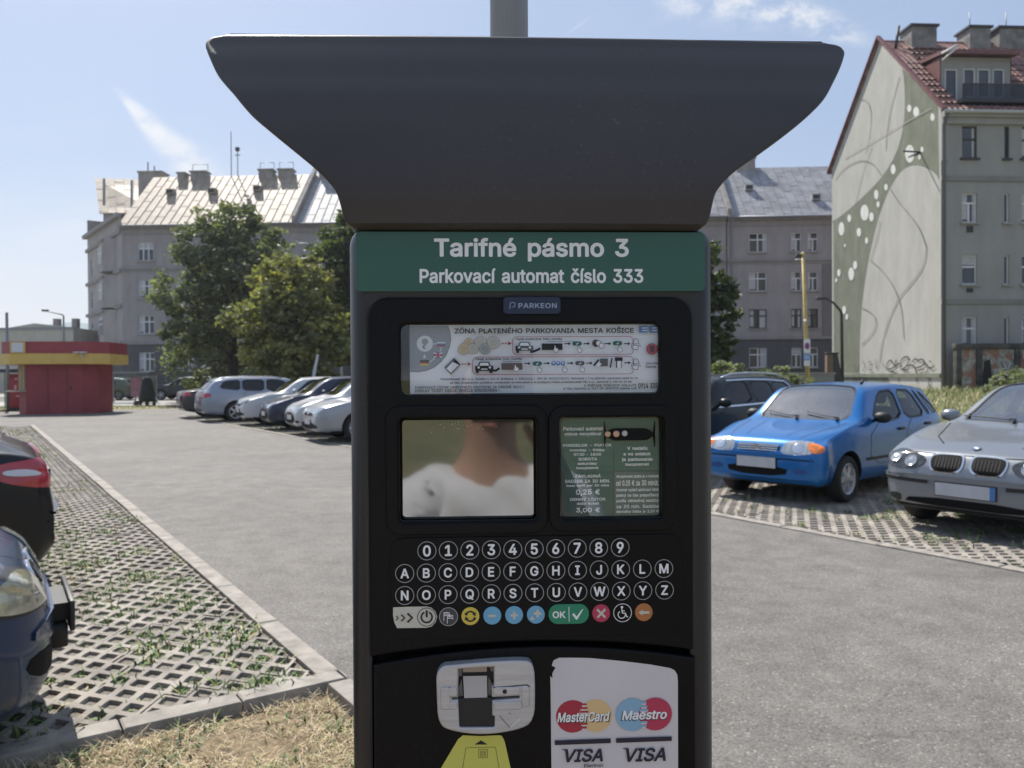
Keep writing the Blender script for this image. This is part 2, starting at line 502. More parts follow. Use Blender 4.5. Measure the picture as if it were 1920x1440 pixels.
# letter shapes: advance, then outlines (first point, then steps) in 1/400 of the letter size
GLYPHS = {
'!':(78,(13,9,4,-9,8,-7,9,-4,12,1,10,5,7,7,3,10,0,12,-5,9,-7,7,-10,3,-12,0,-10,-5,-7,-8,-3,-11),(18,67,1,-7,6,-5,29,0,6,7,2,142,-2,5,-4,3,-31,1,-5,-2,-4,-5)),
',':(75,(6,-51,3,-4,5,-2,22,0,5,4,23,79,0,5,-4,5,-34,2,-7,-5)),
'-':(181,(37,72,3,-4,5,-2,91,0,5,2,3,6,0,27,-8,6,-94,-1,-4,-3,-2,-5)),
'.':(75,(11,9,5,-9,8,-7,9,-4,12,1,10,5,7,7,3,10,0,12,-5,9,-7,7,-10,3,-12,0,-10,-5,-7,-8,-3,-11)),
'0':(181,(11,78,5,-26,9,-24,10,-15,17,-14,22,-9,24,-2,21,5,17,10,14,15,9,17,9,26,3,29,-1,34,-5,28,-10,24,-9,15,-10,9,-12,8,-24,7,-17,0,-14,-3,-23,-12,-19,-21,-11,-27,-6,-38),(54,78,0,46,4,19,6,14,7,10,10,6,12,1,12,-3,7,-7,7,-10,8,-30,0,-46,-3,-17,-6,-14,-7,-10,-9,-6,-12,-2,-12,3,-8,5,-7,10,-5,14)),
'1':(181,(22,-3,4,-5,6,-1,125,0,5,2,3,4,0,26,-3,6,-5,2,-36,0,-1,2,0,170,-2,5,-4,4,-39,0,-49,-38,0,-33,6,-7,7,1,34,25,3,0,0,-127,-3,-2,-43,0,-5,-2,-4,-6)),
'2':(181,(17,-3,4,-5,6,-1,130,0,7,5,1,27,-2,5,-4,3,-77,2,58,63,13,18,6,17,2,24,-5,22,-14,18,-16,12,-15,6,-14,2,-15,0,-16,-3,-24,-13,-10,-10,-8,-12,-5,-15,-2,-16,1,-5,6,-5,27,0,5,1,3,4,2,14,5,10,9,7,10,2,14,-1,10,-4,8,-9,2,-12,-3,-13,-10,-16,-88,-96)),
'3':(181,(9,44,5,-16,12,-17,17,-12,19,-8,24,-3,24,3,22,8,17,13,10,16,6,16,1,20,-3,16,-8,15,-11,13,-12,8,-21,8,-1,2,46,53,2,5,0,19,-3,7,-6,3,-120,0,-8,-3,-2,-5,0,-24,1,-5,4,-3,69,-2,1,-2,-40,-45,0,-27,6,-7,31,-1,19,-6,10,-12,2,-17,-3,-10,-6,-8,-10,-4,-12,-3,-17,2,-12,5,-7,8,-4,15,-6,3,-31,-1,-5,-5)),
'4':(181,(7,40,3,-5,5,-2,87,0,2,-34,2,-6,5,-2,26,0,7,3,2,5,1,34,19,0,5,2,3,5,0,24,-1,5,-4,5,-20,0,-3,2,0,50,-3,8,-6,2,-26,0,-7,-5,-1,-55,-2,-2,-38,0,-3,2,72,122,1,8,-3,4,-5,3,-26,0,-8,-5,-83,-140)),
'5':(181,(16,42,7,-19,11,-15,18,-12,19,-6,24,-2,19,4,19,10,16,14,12,21,4,22,-2,26,-10,25,-15,16,-21,13,-22,4,-14,-1,-15,-4,-1,2,4,31,76,1,8,2,3,7,0,24,-3,5,-8,3,-105,0,-8,-3,-3,-7,-10,-106,6,-5,27,-3,24,11,12,2,12,-3,9,-5,8,-9,4,-12,1,-12,-3,-12,-6,-9,-8,-7,-10,-3,-14,0,-12,5,-9,9,-3,13,-8,4,-26,0,-5,-2,-3,-5)),
'6':(181,(17,52,6,-22,11,-17,17,-14,19,-8,22,-3,24,4,19,10,16,16,10,19,4,19,-2,22,-6,21,-11,15,-16,12,-17,7,-20,3,43,62,2,7,-3,5,-5,3,-29,0,-4,-1,-4,-4,-51,-75,-15,-26,-10,-29),(61,52,-2,14,3,12,6,10,9,6,12,3,12,-2,10,-6,8,-11,3,-14,-2,-15,-7,-10,-9,-8,-12,-2,-15,2,-10,9)),
'7':(181,(17,177,7,-5,86,0,4,-2,-84,-168,1,-7,5,-4,31,0,8,6,89,177,1,32,-3,4,-6,3,-132,0,-5,-3,-3,-4)),
'8':(181,(13,42,6,-17,13,-17,18,-12,20,-6,27,-2,21,4,22,9,16,15,11,21,2,27,-4,14,-6,11,-17,18,15,21,4,12,1,17,-6,22,-16,20,-24,13,-17,3,-17,0,-16,-3,-12,-5,-12,-8,-10,-9,-11,-21,-2,-24,7,-21,13,-17,-13,-12,-10,-17,-4,-19),(56,50,0,11,5,11,9,8,12,4,15,0,13,-4,9,-7,6,-12,0,-12,-4,-8,-7,-7,-12,-4,-17,-1,-15,4,-9,7),(63,143,-1,9,3,10,5,7,10,4,12,2,12,-3,8,-5,6,-10,0,-9,-2,-10,-7,-8,-10,-4,-12,-1,-12,3,-7,6)),
'9':(181,(17,126,9,-24,13,-16,17,-11,12,-4,17,-2,2,-3,-42,-60,-2,-7,3,-6,5,-2,34,1,55,79,18,34,5,17,2,16,-3,22,-6,17,-16,21,-22,13,-14,3,-15,1,-26,-4,-21,-13,-16,-19,-9,-24),(61,130,-2,13,3,12,6,10,9,7,12,3,12,-2,10,-6,7,-9,4,-15,-2,-14,-6,-12,-10,-8,-15,-2,-12,2,-10,8)),
':':(75,(11,9,5,-9,8,-7,9,-4,12,1,10,5,7,7,3,10,0,12,-5,9,-7,7,-10,3,-12,0,-10,-5,-7,-8,-3,-11),(11,120,5,-10,8,-7,9,-3,12,0,10,5,7,8,3,9,0,12,-5,9,-7,7,-10,4,-12,-1,-10,-5,-7,-8,-3,-11)),
'A':(192,(-2,-3,3,-4,5,-2,29,0,4,2,4,4,18,51,70,0,21,-55,5,-2,29,0,7,4,1,9,-74,202,-6,6,-34,1,-7,-5,-75,-204),(75,90,20,58,2,-2,19,-56,-2,-1,-36,0)),
'B':(182,(15,-3,3,-4,5,-2,77,0,22,2,26,9,10,7,9,12,8,21,0,29,-11,22,-16,14,10,10,7,12,3,14,0,17,-3,12,-7,14,-17,15,-17,8,-22,4,-79,0,-7,-5),(59,33,0,49,51,0,12,-5,8,-11,3,-7,-1,-9,-3,-8,-7,-6,-17,-4),(59,124,0,46,46,1,11,-4,6,-7,3,-10,-1,-9,-5,-8,-7,-6,-14,-4)),
'C':(204,(8,83,5,-24,11,-24,12,-17,18,-15,19,-9,24,-5,26,0,22,6,22,13,16,18,11,21,4,17,-1,4,-6,5,-29,0,-7,-5,-4,-12,-6,-9,-14,-11,-22,-6,-12,1,-12,4,-10,6,-9,8,-7,12,-5,12,-3,29,3,29,7,15,10,13,12,8,12,5,21,0,19,-7,12,-10,8,-19,7,-6,29,0,5,3,2,7,-6,22,-9,16,-12,14,-14,10,-14,7,-20,5,-16,1,-20,-1,-16,-5,-15,-7,-14,-11,-12,-13,-10,-16,-8,-19,-4,-19)),
'D':(201,(15,-3,3,-4,5,-2,65,0,29,3,29,11,14,10,12,13,12,22,7,21,3,29,-2,24,-4,19,-10,24,-11,15,-14,13,-24,12,-27,5,-79,1,-7,-5),(59,33,0,137,36,1,24,-6,10,-6,8,-9,10,-21,3,-34,-1,-14,-6,-17,-12,-17,-17,-10,-21,-5)),
'E':(167,(15,-3,5,-5,6,-1,124,0,8,4,1,28,-1,5,-5,4,-94,1,0,48,84,1,6,4,2,7,0,24,-5,6,-87,1,0,46,94,2,4,5,1,5,0,24,-5,6,-130,1,-7,-5)),
'F':(164,(15,-3,5,-5,6,-1,26,0,6,6,1,82,79,0,8,4,2,5,0,24,-5,7,-84,2,0,49,3,1,89,1,6,7,0,27,-4,5,-5,2,-125,0,-7,-5)),
'G':(208,(8,83,5,-24,10,-24,13,-17,18,-15,18,-9,25,-5,26,0,24,7,15,7,12,10,10,12,8,15,5,14,3,17,-1,36,-4,3,-4,1,-77,0,-7,-2,-3,-7,0,-24,3,-5,4,-2,41,-1,4,-2,-8,-19,-13,-11,-16,-7,-22,0,-14,5,-10,7,-9,9,-7,14,-6,29,0,21,3,15,7,16,10,12,12,9,12,4,21,0,17,-6,12,-11,11,-22,6,-3,29,0,5,3,3,7,-7,22,-8,14,-13,15,-14,11,-17,8,-17,4,-16,1,-20,-1,-19,-6,-14,-7,-13,-10,-13,-15,-8,-14,-8,-19,-4,-19)),
'H':(207,(15,-3,5,-5,6,-1,26,0,6,6,1,86,87,1,2,-3,0,-84,4,-5,6,-1,26,0,6,3,2,8,0,201,-3,7,-5,3,-26,0,-5,-1,-4,-4,-1,-82,-2,-1,-87,1,-1,82,-8,5,-27,0,-7,-5)),
'I':(120,(4,-3,4,-5,6,-1,94,0,4,1,4,5,1,26,-2,6,-7,3,-24,0,-2,3,0,135,2,1,26,1,5,3,2,4,0,24,-5,8,-100,2,-8,-5,-1,-26,3,-8,6,-2,24,-1,2,-1,0,-137,-26,-1,-5,-2,-4,-7)),
'J':(159,(5,44,7,-21,10,-15,17,-12,17,-6,26,-2,19,5,17,8,12,12,9,17,5,26,0,147,-4,8,-32,2,-6,-3,-2,-5,-1,-149,-2,-12,-4,-7,-6,-5,-10,-3,-11,1,-8,4,-5,6,-3,7,-3,26,-3,4,-5,1,-27,0,-5,-2,-3,-8)),
'K':(187,(15,-3,3,-4,5,-2,27,0,7,3,2,5,0,63,19,21,65,-90,5,-2,31,0,8,3,2,5,-3,7,-77,108,77,84,3,5,-4,7,-6,3,-38,-2,-82,-87,-1,84,-8,5,-27,0,-7,-5)),
'L':(157,(15,-3,3,-4,5,-2,120,0,7,2,4,6,0,24,-2,5,-4,3,-89,2,0,170,-2,6,-5,3,-29,1,-5,-3,-3,-4)),
'M':(251,(15,-3,5,-5,6,-1,24,0,4,2,3,4,2,117,48,-120,7,-3,27,1,4,5,46,117,2,-117,3,-4,5,-2,26,0,7,3,2,8,0,201,-3,7,-6,3,-36,0,-5,-1,-3,-4,-57,-147,-57,147,-7,5,-39,0,-5,-3,-3,-7)),
'N':(209,(15,-3,5,-5,6,-1,26,0,7,6,0,137,89,-140,7,-3,29,0,9,3,2,8,0,201,-4,8,-5,2,-28,-1,-5,-2,-2,-4,-1,-128,-2,-5,-88,137,-6,3,-31,0,-7,-5)),
'O':(213,(8,83,5,-24,11,-24,12,-17,18,-15,19,-9,24,-5,22,0,24,5,16,9,18,15,13,17,8,17,7,26,1,24,-3,31,-5,19,-9,17,-10,15,-13,12,-16,10,-17,6,-24,3,-19,-1,-19,-5,-15,-7,-14,-11,-12,-13,-10,-16,-8,-19,-4,-19),(51,88,0,28,5,20,11,19,13,11,22,7,19,-2,18,-9,13,-15,7,-16,3,-15,-1,-36,-9,-24,-9,-12,-10,-7,-12,-5,-14,-2,-15,2,-14,7,-12,10,-7,12)),
'P':(178,(15,-3,3,-4,5,-2,27,0,7,3,2,5,0,65,43,1,22,4,22,12,16,17,6,14,4,14,-1,32,-11,25,-10,11,-12,8,-14,7,-22,3,-79,1,-7,-5),(59,107,0,63,43,1,12,-4,8,-5,5,-12,1,-14,-2,-12,-7,-10,-7,-5,-10,-2)),
'Q':(213,(8,83,5,-24,10,-24,13,-17,20,-16,22,-10,19,-3,19,-1,24,5,13,-18,6,-3,29,0,7,4,1,9,-22,29,16,21,11,27,5,28,-1,34,-7,26,-9,20,-15,19,-17,13,-24,10,-17,3,-17,0,-28,-6,-23,-13,-19,-19,-14,-26,-7,-29),(51,88,0,29,5,19,11,19,13,11,22,7,19,-2,18,-9,14,-16,8,-22,2,-31,-5,-24,-11,-19,-19,22,-31,1,-6,-4,-2,-7,21,-29,-1,-3,-7,1,-15,3,-14,8,-10,11,-8,16)),
'R':(180,(15,-3,3,-4,5,-2,27,0,7,3,2,5,0,70,31,1,4,-1,42,-77,5,-1,31,0,6,3,2,5,-1,5,-40,74,15,12,9,12,6,15,4,19,-1,19,-5,17,-9,15,-15,13,-19,9,-22,3,-79,1,-7,-5),(59,112,0,58,46,1,11,-4,8,-7,4,-10,1,-14,-4,-12,-6,-6,-17,-6)),
'S':(179,(7,46,7,-22,11,-14,16,-12,19,-7,29,-4,24,2,21,8,20,13,12,17,6,21,-1,22,-8,18,-12,13,-17,10,-67,23,-9,7,-3,8,2,10,8,9,12,5,17,1,14,-3,10,-5,5,-7,4,-12,5,-5,31,0,6,7,-1,15,-7,16,-10,13,-11,9,-15,8,-15,4,-19,1,-17,-1,-16,-4,-17,-8,-12,-10,-12,-17,-5,-19,1,-21,9,-19,13,-12,18,-11,65,-21,9,-9,2,-10,-4,-9,-7,-8,-10,-4,-14,-3,-17,1,-15,6,-7,8,-6,16,-6,4,-31,-1,-5,-5)),
'T':(179,(4,177,8,-5,55,-1,1,-172,2,-5,4,-3,33,1,5,7,0,171,3,1,55,1,6,7,-1,29,-5,4,-4,1,-154,0,-5,-3,-3,-4)),
'U':(207,(16,56,6,-22,13,-19,17,-14,19,-9,24,-4,31,2,22,7,19,13,10,11,8,13,7,27,0,141,-2,8,-6,3,-26,0,-5,-1,-4,-5,-1,-134,-2,-15,-6,-12,-9,-9,-14,-6,-15,-1,-16,3,-12,6,-9,10,-5,12,-2,146,-4,4,-4,2,-27,0,-5,-2,-3,-9)),
'V':(192,(-2,201,75,-204,7,-6,36,1,4,5,73,201,0,10,-5,4,-5,1,-26,0,-7,-5,-53,-153,-55,153,-7,5,-29,0,-7,-5)),
'W':(274,(-2,198,55,-199,3,-6,5,-2,31,0,7,3,39,134,37,-134,8,-3,29,0,7,3,58,207,0,5,-3,4,-7,3,-26,0,-8,-5,-35,-137,-3,3,-34,132,-4,5,-5,2,-31,0,-6,-5,-37,-139,-37,139,-6,5,-29,0,-7,-5)),
'X':(190,(-1,-3,3,-4,4,-2,32,0,4,2,53,75,53,-76,34,-1,8,3,1,5,0,5,-70,101,65,93,1,8,-2,4,-8,3,-29,0,-5,-3,-48,-70,-48,71,-5,2,-31,0,-5,-3,-3,-4,1,-8,65,-93,-70,-101)),
'Y':(189,(-2,201,74,-120,1,-85,7,-5,31,1,5,7,0,82,74,117,1,5,-1,5,-7,5,-31,0,-6,-3,-51,-84,-53,85,-5,2,-34,-1,-4,-4)),
'Z':(175,(8,-3,4,-5,6,-1,141,0,8,3,2,5,0,24,-5,8,-99,2,102,147,1,23,-4,8,-5,2,-144,0,-7,-5,-1,-29,6,-7,94,0,2,-2,-100,-147)),
'a':(156,(4,32,5,-15,8,-12,11,-8,15,-7,14,-2,17,0,13,3,13,7,10,-7,26,0,5,2,3,8,0,105,-5,22,-10,16,-10,8,-12,6,-28,5,-32,-5,-22,-13,-9,-10,-8,-14,0,-8,4,-4,31,-8,16,17,10,4,12,1,14,-5,4,-5,2,-9,-3,-3,-53,-9,-24,-10,-9,-9,-7,-12,-2,-12),(47,36,-1,10,9,8,43,8,3,-1,-3,-17,-5,-7,-7,-6,-10,-3,-14,0,-10,3)),
'b':(170,(13,-4,7,-5,24,0,5,1,7,7,15,-8,16,-3,17,1,15,4,16,9,14,16,10,19,5,21,1,24,-2,20,-7,19,-10,17,-20,16,-22,8,-26,0,-10,-3,-12,-7,-1,2,0,51,-3,5,-5,3,-29,-1,-6,-7),(56,57,-2,16,1,17,4,14,7,10,9,6,10,3,12,-1,11,-6,10,-14,4,-24,-3,-24,-9,-17,-8,-6,-7,-2,-20,1,-12,10)),
'c':(158,(6,58,4,-19,8,-15,12,-16,13,-10,18,-8,14,-2,19,0,20,6,17,9,13,15,9,19,0,9,-6,4,-26,6,-7,-5,-8,-14,-9,-7,-15,-2,-14,3,-12,11,-6,14,-2,19,3,22,9,17,8,6,7,2,12,1,12,-4,9,-8,6,-12,7,-3,30,8,3,7,-3,10,-15,21,-22,15,-15,4,-17,2,-14,-1,-14,-4,-12,-6,-12,-10,-16,-21,-8,-29)),
'd':(170,(6,58,5,-21,10,-19,13,-16,17,-9,19,-5,17,0,15,4,12,7,9,-8,27,0,5,3,3,7,0,201,-2,8,-9,3,-24,0,-6,-3,-2,-5,-1,-53,-20,9,-24,2,-24,-7,-16,-12,-13,-16,-9,-22,-3,-21),(49,62,-1,18,2,14,4,12,7,9,9,6,12,2,12,-3,10,-6,9,-17,2,-24,-4,-23,-9,-15,-15,-7,-9,0,-10,3,-12,11)),
'e':(162,(6,58,4,-20,8,-15,9,-12,15,-12,19,-8,17,-3,19,0,19,5,17,9,13,13,9,19,-3,9,-31,8,-5,-2,-7,-12,-7,-6,-12,-3,-12,0,-10,3,-10,7,-5,8,-4,12,103,1,5,7,1,12,-2,21,-5,17,-14,24,-11,10,-12,7,-15,4,-17,2,-14,-1,-14,-4,-12,-6,-12,-10,-16,-21,-8,-29),(51,98,-1,1,3,7,8,10,9,5,12,2,10,-1,10,-6,6,-7,4,-10,-3,-1)),
'f':(101,(-5,126,4,-4,22,0,2,-3,1,-122,7,-6,30,1,5,7,0,120,1,3,26,0,5,2,2,7,0,22,-2,5,-5,3,-26,0,-1,11,5,7,10,1,10,-2,7,3,8,25,-1,7,-5,4,-7,2,-22,2,-16,-3,-15,-8,-8,-9,-6,-10,-3,-12,0,-17,-21,-1,-7,-5)),
'g':(170,(5,61,4,-16,9,-20,11,-14,13,-9,16,-7,20,-2,19,2,17,8,1,-2,-1,-12,-4,-9,-8,-6,-12,-3,-23,2,-9,4,-13,15,-6,1,-5,-2,-19,-11,-4,-5,3,-10,11,-14,21,-14,27,-6,31,2,26,10,10,7,9,11,5,9,3,15,0,171,-7,5,-27,0,-5,-4,-2,-5,-2,0,-17,9,-19,2,-20,-3,-17,-7,-17,-15,-13,-24,-6,-21),(49,64,-1,17,2,14,5,12,6,8,9,6,12,2,12,-2,10,-7,8,-14,4,-22,-3,-21,-9,-16,-14,-7,-12,-1,-10,2,-12,10)),
'h':(164,(12,-3,5,-5,6,-1,24,0,7,5,2,104,3,10,7,7,7,4,10,1,9,-1,7,-3,6,-6,3,-10,1,-103,2,-5,8,-3,26,0,5,3,2,5,0,103,-2,15,-5,14,-15,19,-11,7,-12,4,-15,2,-14,-1,-22,-9,-1,2,-1,51,-2,4,-5,3,-27,0,-5,-3,-3,-4)),
'i':(67,(8,186,5,-9,8,-6,9,-3,10,1,9,4,8,8,3,10,-1,10,-6,9,-8,6,-10,3,-10,-2,-8,-4,-6,-7,-4,-10),(12,-3,4,-4,5,-2,26,0,5,2,3,6,0,154,-3,5,-5,3,-29,-1,-4,-2,-2,-5)),
'j':(67,(-13,-60,3,-4,5,-2,17,0,14,4,16,11,10,20,3,19,0,163,-2,6,-5,4,-29,0,-5,-3,-2,-5,0,-168,-5,-9,-14,-2,-5,-4),(7,194,2,-9,5,-9,8,-5,9,-3,10,1,9,5,7,8,3,10,-2,9,-5,9,-10,7,-9,2,-10,-2,-9,-6,-6,-7)),
'k':(152,(12,-3,3,-4,5,-2,27,0,6,3,2,5,0,53,6,5,52,-65,37,-1,5,2,3,6,-2,7,-63,80,58,60,2,4,0,5,-8,6,-36,-1,-53,-54,-1,4,0,93,-3,7,-5,3,-27,0,-5,-3,-3,-4)),
'l':(76,(13,22,4,-12,5,-7,15,-10,17,-3,17,1,7,3,3,7,-6,26,-4,3,-12,0,-4,2,0,173,-3,4,-5,4,-29,-1,-6,-7)),
'm':(244,(12,-3,5,-5,6,-1,24,0,7,5,1,106,3,8,5,7,8,4,9,2,7,-1,8,-4,5,-11,1,-110,3,-4,5,-2,26,0,5,2,3,6,1,106,2,7,6,7,15,4,14,-4,5,-4,2,-6,2,-112,3,-5,5,-1,29,1,5,7,0,108,-4,19,-7,15,-9,10,-9,6,-22,6,-14,0,-15,-3,-13,-7,-11,-9,-17,14,-16,5,-20,-1,-21,-9,-3,5,-4,3,-27,0,-5,-2,-3,-9)),
'n':(164,(12,-3,5,-5,6,-1,24,0,7,5,2,106,3,8,7,7,9,4,10,1,10,-1,6,-4,5,-7,2,-8,2,-105,4,-5,5,-1,26,0,5,3,2,8,-1,108,-7,24,-16,18,-14,7,-17,4,-19,-1,-24,-9,-2,5,-5,3,-27,0,-6,-3,-2,-8)),
'o':(166,(6,58,4,-19,8,-15,9,-13,15,-12,14,-7,19,-4,17,0,19,4,13,6,12,10,12,14,7,15,5,17,2,21,-2,22,-5,17,-15,24,-10,9,-14,9,-17,5,-14,2,-17,-1,-14,-4,-12,-6,-12,-10,-16,-21,-8,-29),(49,62,-1,13,2,17,5,14,8,10,10,5,14,1,10,-2,9,-7,9,-16,3,-24,-3,-22,-11,-16,-7,-5,-10,-2,-19,3,-12,11)),
'p':(170,(12,-60,3,-4,5,-2,27,0,6,3,2,5,0,53,1,4,12,-7,12,-4,17,0,14,2,13,5,11,7,10,10,9,14,7,17,3,17,1,24,-3,21,-5,15,-8,14,-14,14,-11,8,-17,5,-15,2,-19,-2,-17,-9,-9,9,-27,0,-7,-5),(56,57,-2,17,2,17,3,12,7,11,9,6,12,3,12,-2,10,-6,10,-17,3,-21,-3,-22,-8,-17,-14,-9,-19,0,-8,4,-7,7)),
'q':(170,(5,60,4,-17,5,-14,9,-15,11,-12,17,-9,22,-5,24,2,17,9,1,-57,2,-5,9,-3,24,0,6,3,2,8,0,206,-4,8,-4,2,-27,0,-9,-9,-17,9,-24,2,-17,-3,-17,-8,-16,-15,-12,-22,-6,-24),(49,62,-1,15,2,16,4,12,7,10,9,6,12,2,12,-3,10,-6,9,-16,2,-24,-3,-21,-10,-17,-8,-6,-7,-2,-9,0,-10,3,-13,12)),
'r':(104,(12,-3,5,-5,6,-1,24,0,7,5,2,106,5,10,10,7,9,2,19,-1,5,3,3,6,0,24,-1,5,-4,4,-27,0,-21,-9,-5,7,-5,1,-24,0,-7,-5)),
's':(146,(6,32,6,-14,9,-12,14,-10,17,-6,21,-2,20,1,19,7,14,10,10,14,5,17,-1,19,-7,14,-9,10,-15,8,-50,14,-5,4,-1,5,1,5,7,5,17,3,12,-4,10,-14,5,-4,28,6,4,3,1,7,-5,15,-9,12,-10,8,-12,6,-26,4,-29,-5,-22,-12,-10,-13,-5,-17,1,-19,7,-15,10,-10,14,-8,51,-15,4,-5,1,-5,-5,-6,-8,-4,-21,-1,-12,6,-7,14,-8,4,-28,-7,-4,-6)),
't':(91,(-6,127,5,-5,18,-2,0,-89,3,-14,6,-10,10,-9,16,-7,22,-2,17,4,3,5,0,4,-6,24,-7,5,-19,-1,-2,8,0,82,2,2,21,0,5,3,3,5,0,21,-3,7,-5,3,-21,0,-2,2,0,27,-5,7,-32,0,-4,-3,-2,-4,-1,-29,-17,-1,-5,-4)),
'u':(164,(13,40,5,-16,8,-15,11,-10,14,-7,15,-3,14,0,17,4,12,7,5,-7,5,-2,29,1,4,8,0,151,-2,7,-7,3,-24,0,-5,-1,-4,-4,-2,-106,-9,-14,-9,-5,-10,-2,-9,2,-8,4,-7,13,-2,108,-7,5,-27,0,-5,-2,-3,-8)),
'v':(156,(-1,148,59,-154,6,-3,31,1,4,5,58,151,1,5,-2,5,-8,3,-27,0,-6,-3,-37,-101,-37,101,-6,3,-31,-1,-6,-5)),
'w':(227,(1,148,45,-151,3,-4,5,-2,26,0,7,3,27,90,26,-90,7,-3,27,0,5,3,47,154,1,5,-3,5,-5,3,-26,0,-8,-3,-26,-89,-24,85,-4,6,-32,1,-5,-3,-26,-90,-26,90,-7,3,-29,-1,-5,-5)),
'x':(151,(0,-3,3,-4,5,-2,33,1,34,49,2,0,33,-49,34,-1,6,3,2,5,-1,5,-50,72,48,72,1,5,-3,6,-7,2,-32,-1,-31,-46,-2,0,-31,46,-34,1,-6,-3,-2,-5,1,-5,47,-70,-50,-74)),
'y':(156,(-1,148,56,-149,-6,-17,-6,-7,-6,-2,-14,2,-5,-3,-8,-28,3,-7,8,-3,16,-1,15,2,12,5,9,6,14,19,70,183,0,7,-4,5,-5,1,-27,0,-6,-4,-37,-100,-37,100,-6,4,-29,0,-7,-5)),
'z':(152,(8,-3,3,-4,5,-2,120,0,7,3,2,5,0,24,-5,7,-71,3,72,96,1,24,-4,6,-5,2,-112,0,-9,-3,-2,-5,0,-24,4,-7,4,-2,65,-1,-74,-96)),
'Á':(192,(-2,-3,3,-4,5,-2,29,0,4,2,4,4,18,51,70,0,21,-55,5,-2,29,0,7,4,1,9,-74,202,-6,6,-34,1,-7,-5,-75,-204),(75,90,20,58,2,-2,19,-56,-2,-1,-36,0),(76,220,7,-7,26,1,30,44,2,5,-2,5,-6,5,-29,0,-6,-3,-21,-43)),
'É':(167,(15,-3,5,-5,6,-1,124,0,8,4,1,28,-1,5,-5,4,-94,1,0,48,84,1,6,4,2,7,0,24,-5,6,-87,1,0,46,94,2,4,5,1,5,0,24,-5,6,-130,1,-7,-5),(68,220,6,-7,26,0,30,45,2,5,-1,5,-7,5,-34,-2,-22,-44)),
'Í':(120,(4,-3,4,-5,6,-1,94,0,4,1,4,5,1,26,-2,6,-7,3,-24,0,-2,3,0,135,2,1,26,1,5,3,2,4,0,24,-5,8,-100,2,-8,-5,-1,-26,3,-8,6,-2,24,-1,2,-1,0,-137,-26,-1,-5,-2,-4,-7),(40,222,2,-4,6,-5,24,0,5,5,27,40,1,5,-2,6,-7,4,-27,0,-6,-3)),
'Ó':(213,(8,83,7,-31,15,-26,19,-19,24,-13,17,-5,17,-1,28,4,15,5,14,9,19,19,11,17,9,26,3,24,-1,32,-8,31,-8,14,-10,15,-13,12,-15,9,-31,10,3,3,28,42,0,5,-4,6,-31,2,-7,-3,-21,-43,0,-7,4,-5,-21,-6,-15,-7,-14,-11,-13,-15,-13,-24,-6,-19,-3,-21),(51,88,0,28,5,20,11,19,13,11,22,7,19,-2,18,-9,13,-15,7,-16,3,-15,-1,-36,-9,-24,-9,-12,-10,-7,-12,-5,-14,-2,-15,2,-14,7,-12,10,-7,12)),
'Ý':(189,(-2,201,74,-120,1,-85,7,-5,31,1,5,7,0,82,74,117,1,5,-1,5,-7,5,-31,0,-6,-3,-51,-84,-53,85,-5,2,-34,-1,-4,-4),(75,220,8,-6,21,0,5,2,29,42,1,5,-1,5,-7,5,-29,0,-5,-2,-22,-44)),
'á':(156,(4,32,5,-15,8,-12,13,-9,15,-6,14,-2,17,0,12,3,12,7,10,-7,26,0,7,5,1,105,-3,22,-7,14,-11,12,-13,8,-20,7,29,43,1,7,-3,5,-7,2,-27,0,-5,-2,-22,-46,0,-4,5,-8,-18,-5,-17,-10,-12,-13,-7,-15,1,-5,3,-4,29,-9,7,4,6,9,9,7,9,3,15,-1,12,-6,2,-7,0,-8,-55,-9,-24,-10,-9,-9,-7,-12,-2,-12),(47,36,-1,10,9,8,43,8,3,-1,-3,-17,-5,-7,-7,-6,-10,-3,-14,0,-10,3)),
'é':(162,(6,58,6,-24,13,-21,17,-14,19,-8,24,-3,26,3,19,10,16,14,9,19,-1,6,-4,5,-29,6,-5,-2,-7,-12,-7,-6,-12,-3,-12,0,-10,3,-10,7,-5,8,-4,12,101,1,6,4,2,15,-2,21,-5,17,-7,14,-7,10,-11,10,-12,7,-17,5,-1,2,29,43,1,7,-4,5,-4,2,-28,0,-8,-4,-20,-43,0,-5,5,-7,-18,-6,-14,-9,-10,-10,-11,-16,-8,-29),(51,98,-1,1,3,7,8,10,9,5,12,2,10,-1,10,-6,6,-7,4,-10,-3,-1)),
'í':(67,(12,-3,5,-5,6,-1,24,0,7,6,1,156,-4,6,-8,3,8,5,27,41,0,7,-7,6,-34,-1,-4,-5,-19,-41,1,-7,7,-5,-7,-3,-3,-6)),
'ú':(164,(13,40,5,-16,8,-15,11,-10,14,-7,15,-3,14,0,17,4,12,7,5,-7,5,-2,29,1,4,8,0,151,-2,7,-7,3,-24,0,-5,-1,-4,-4,-2,-106,-9,-14,-9,-5,-10,-2,-9,2,-8,4,-7,13,-2,108,-7,5,-27,0,-5,-2,-3,-8),(63,168,8,-6,21,0,5,2,29,44,1,5,-3,5,-5,3,-29,0,-5,-2,-22,-44)),
'ý':(156,(-1,148,56,-149,-6,-17,-6,-7,-6,-2,-14,2,-5,-3,-8,-28,3,-7,8,-3,16,-1,15,2,12,5,9,6,14,19,70,183,0,7,-4,5,-5,1,-27,0,-6,-4,-37,-100,-37,100,-6,4,-29,0,-7,-5),(58,169,3,-5,5,-2,22,0,5,2,29,44,1,4,-2,5,-7,4,-29,0,-4,-2,-22,-43)),
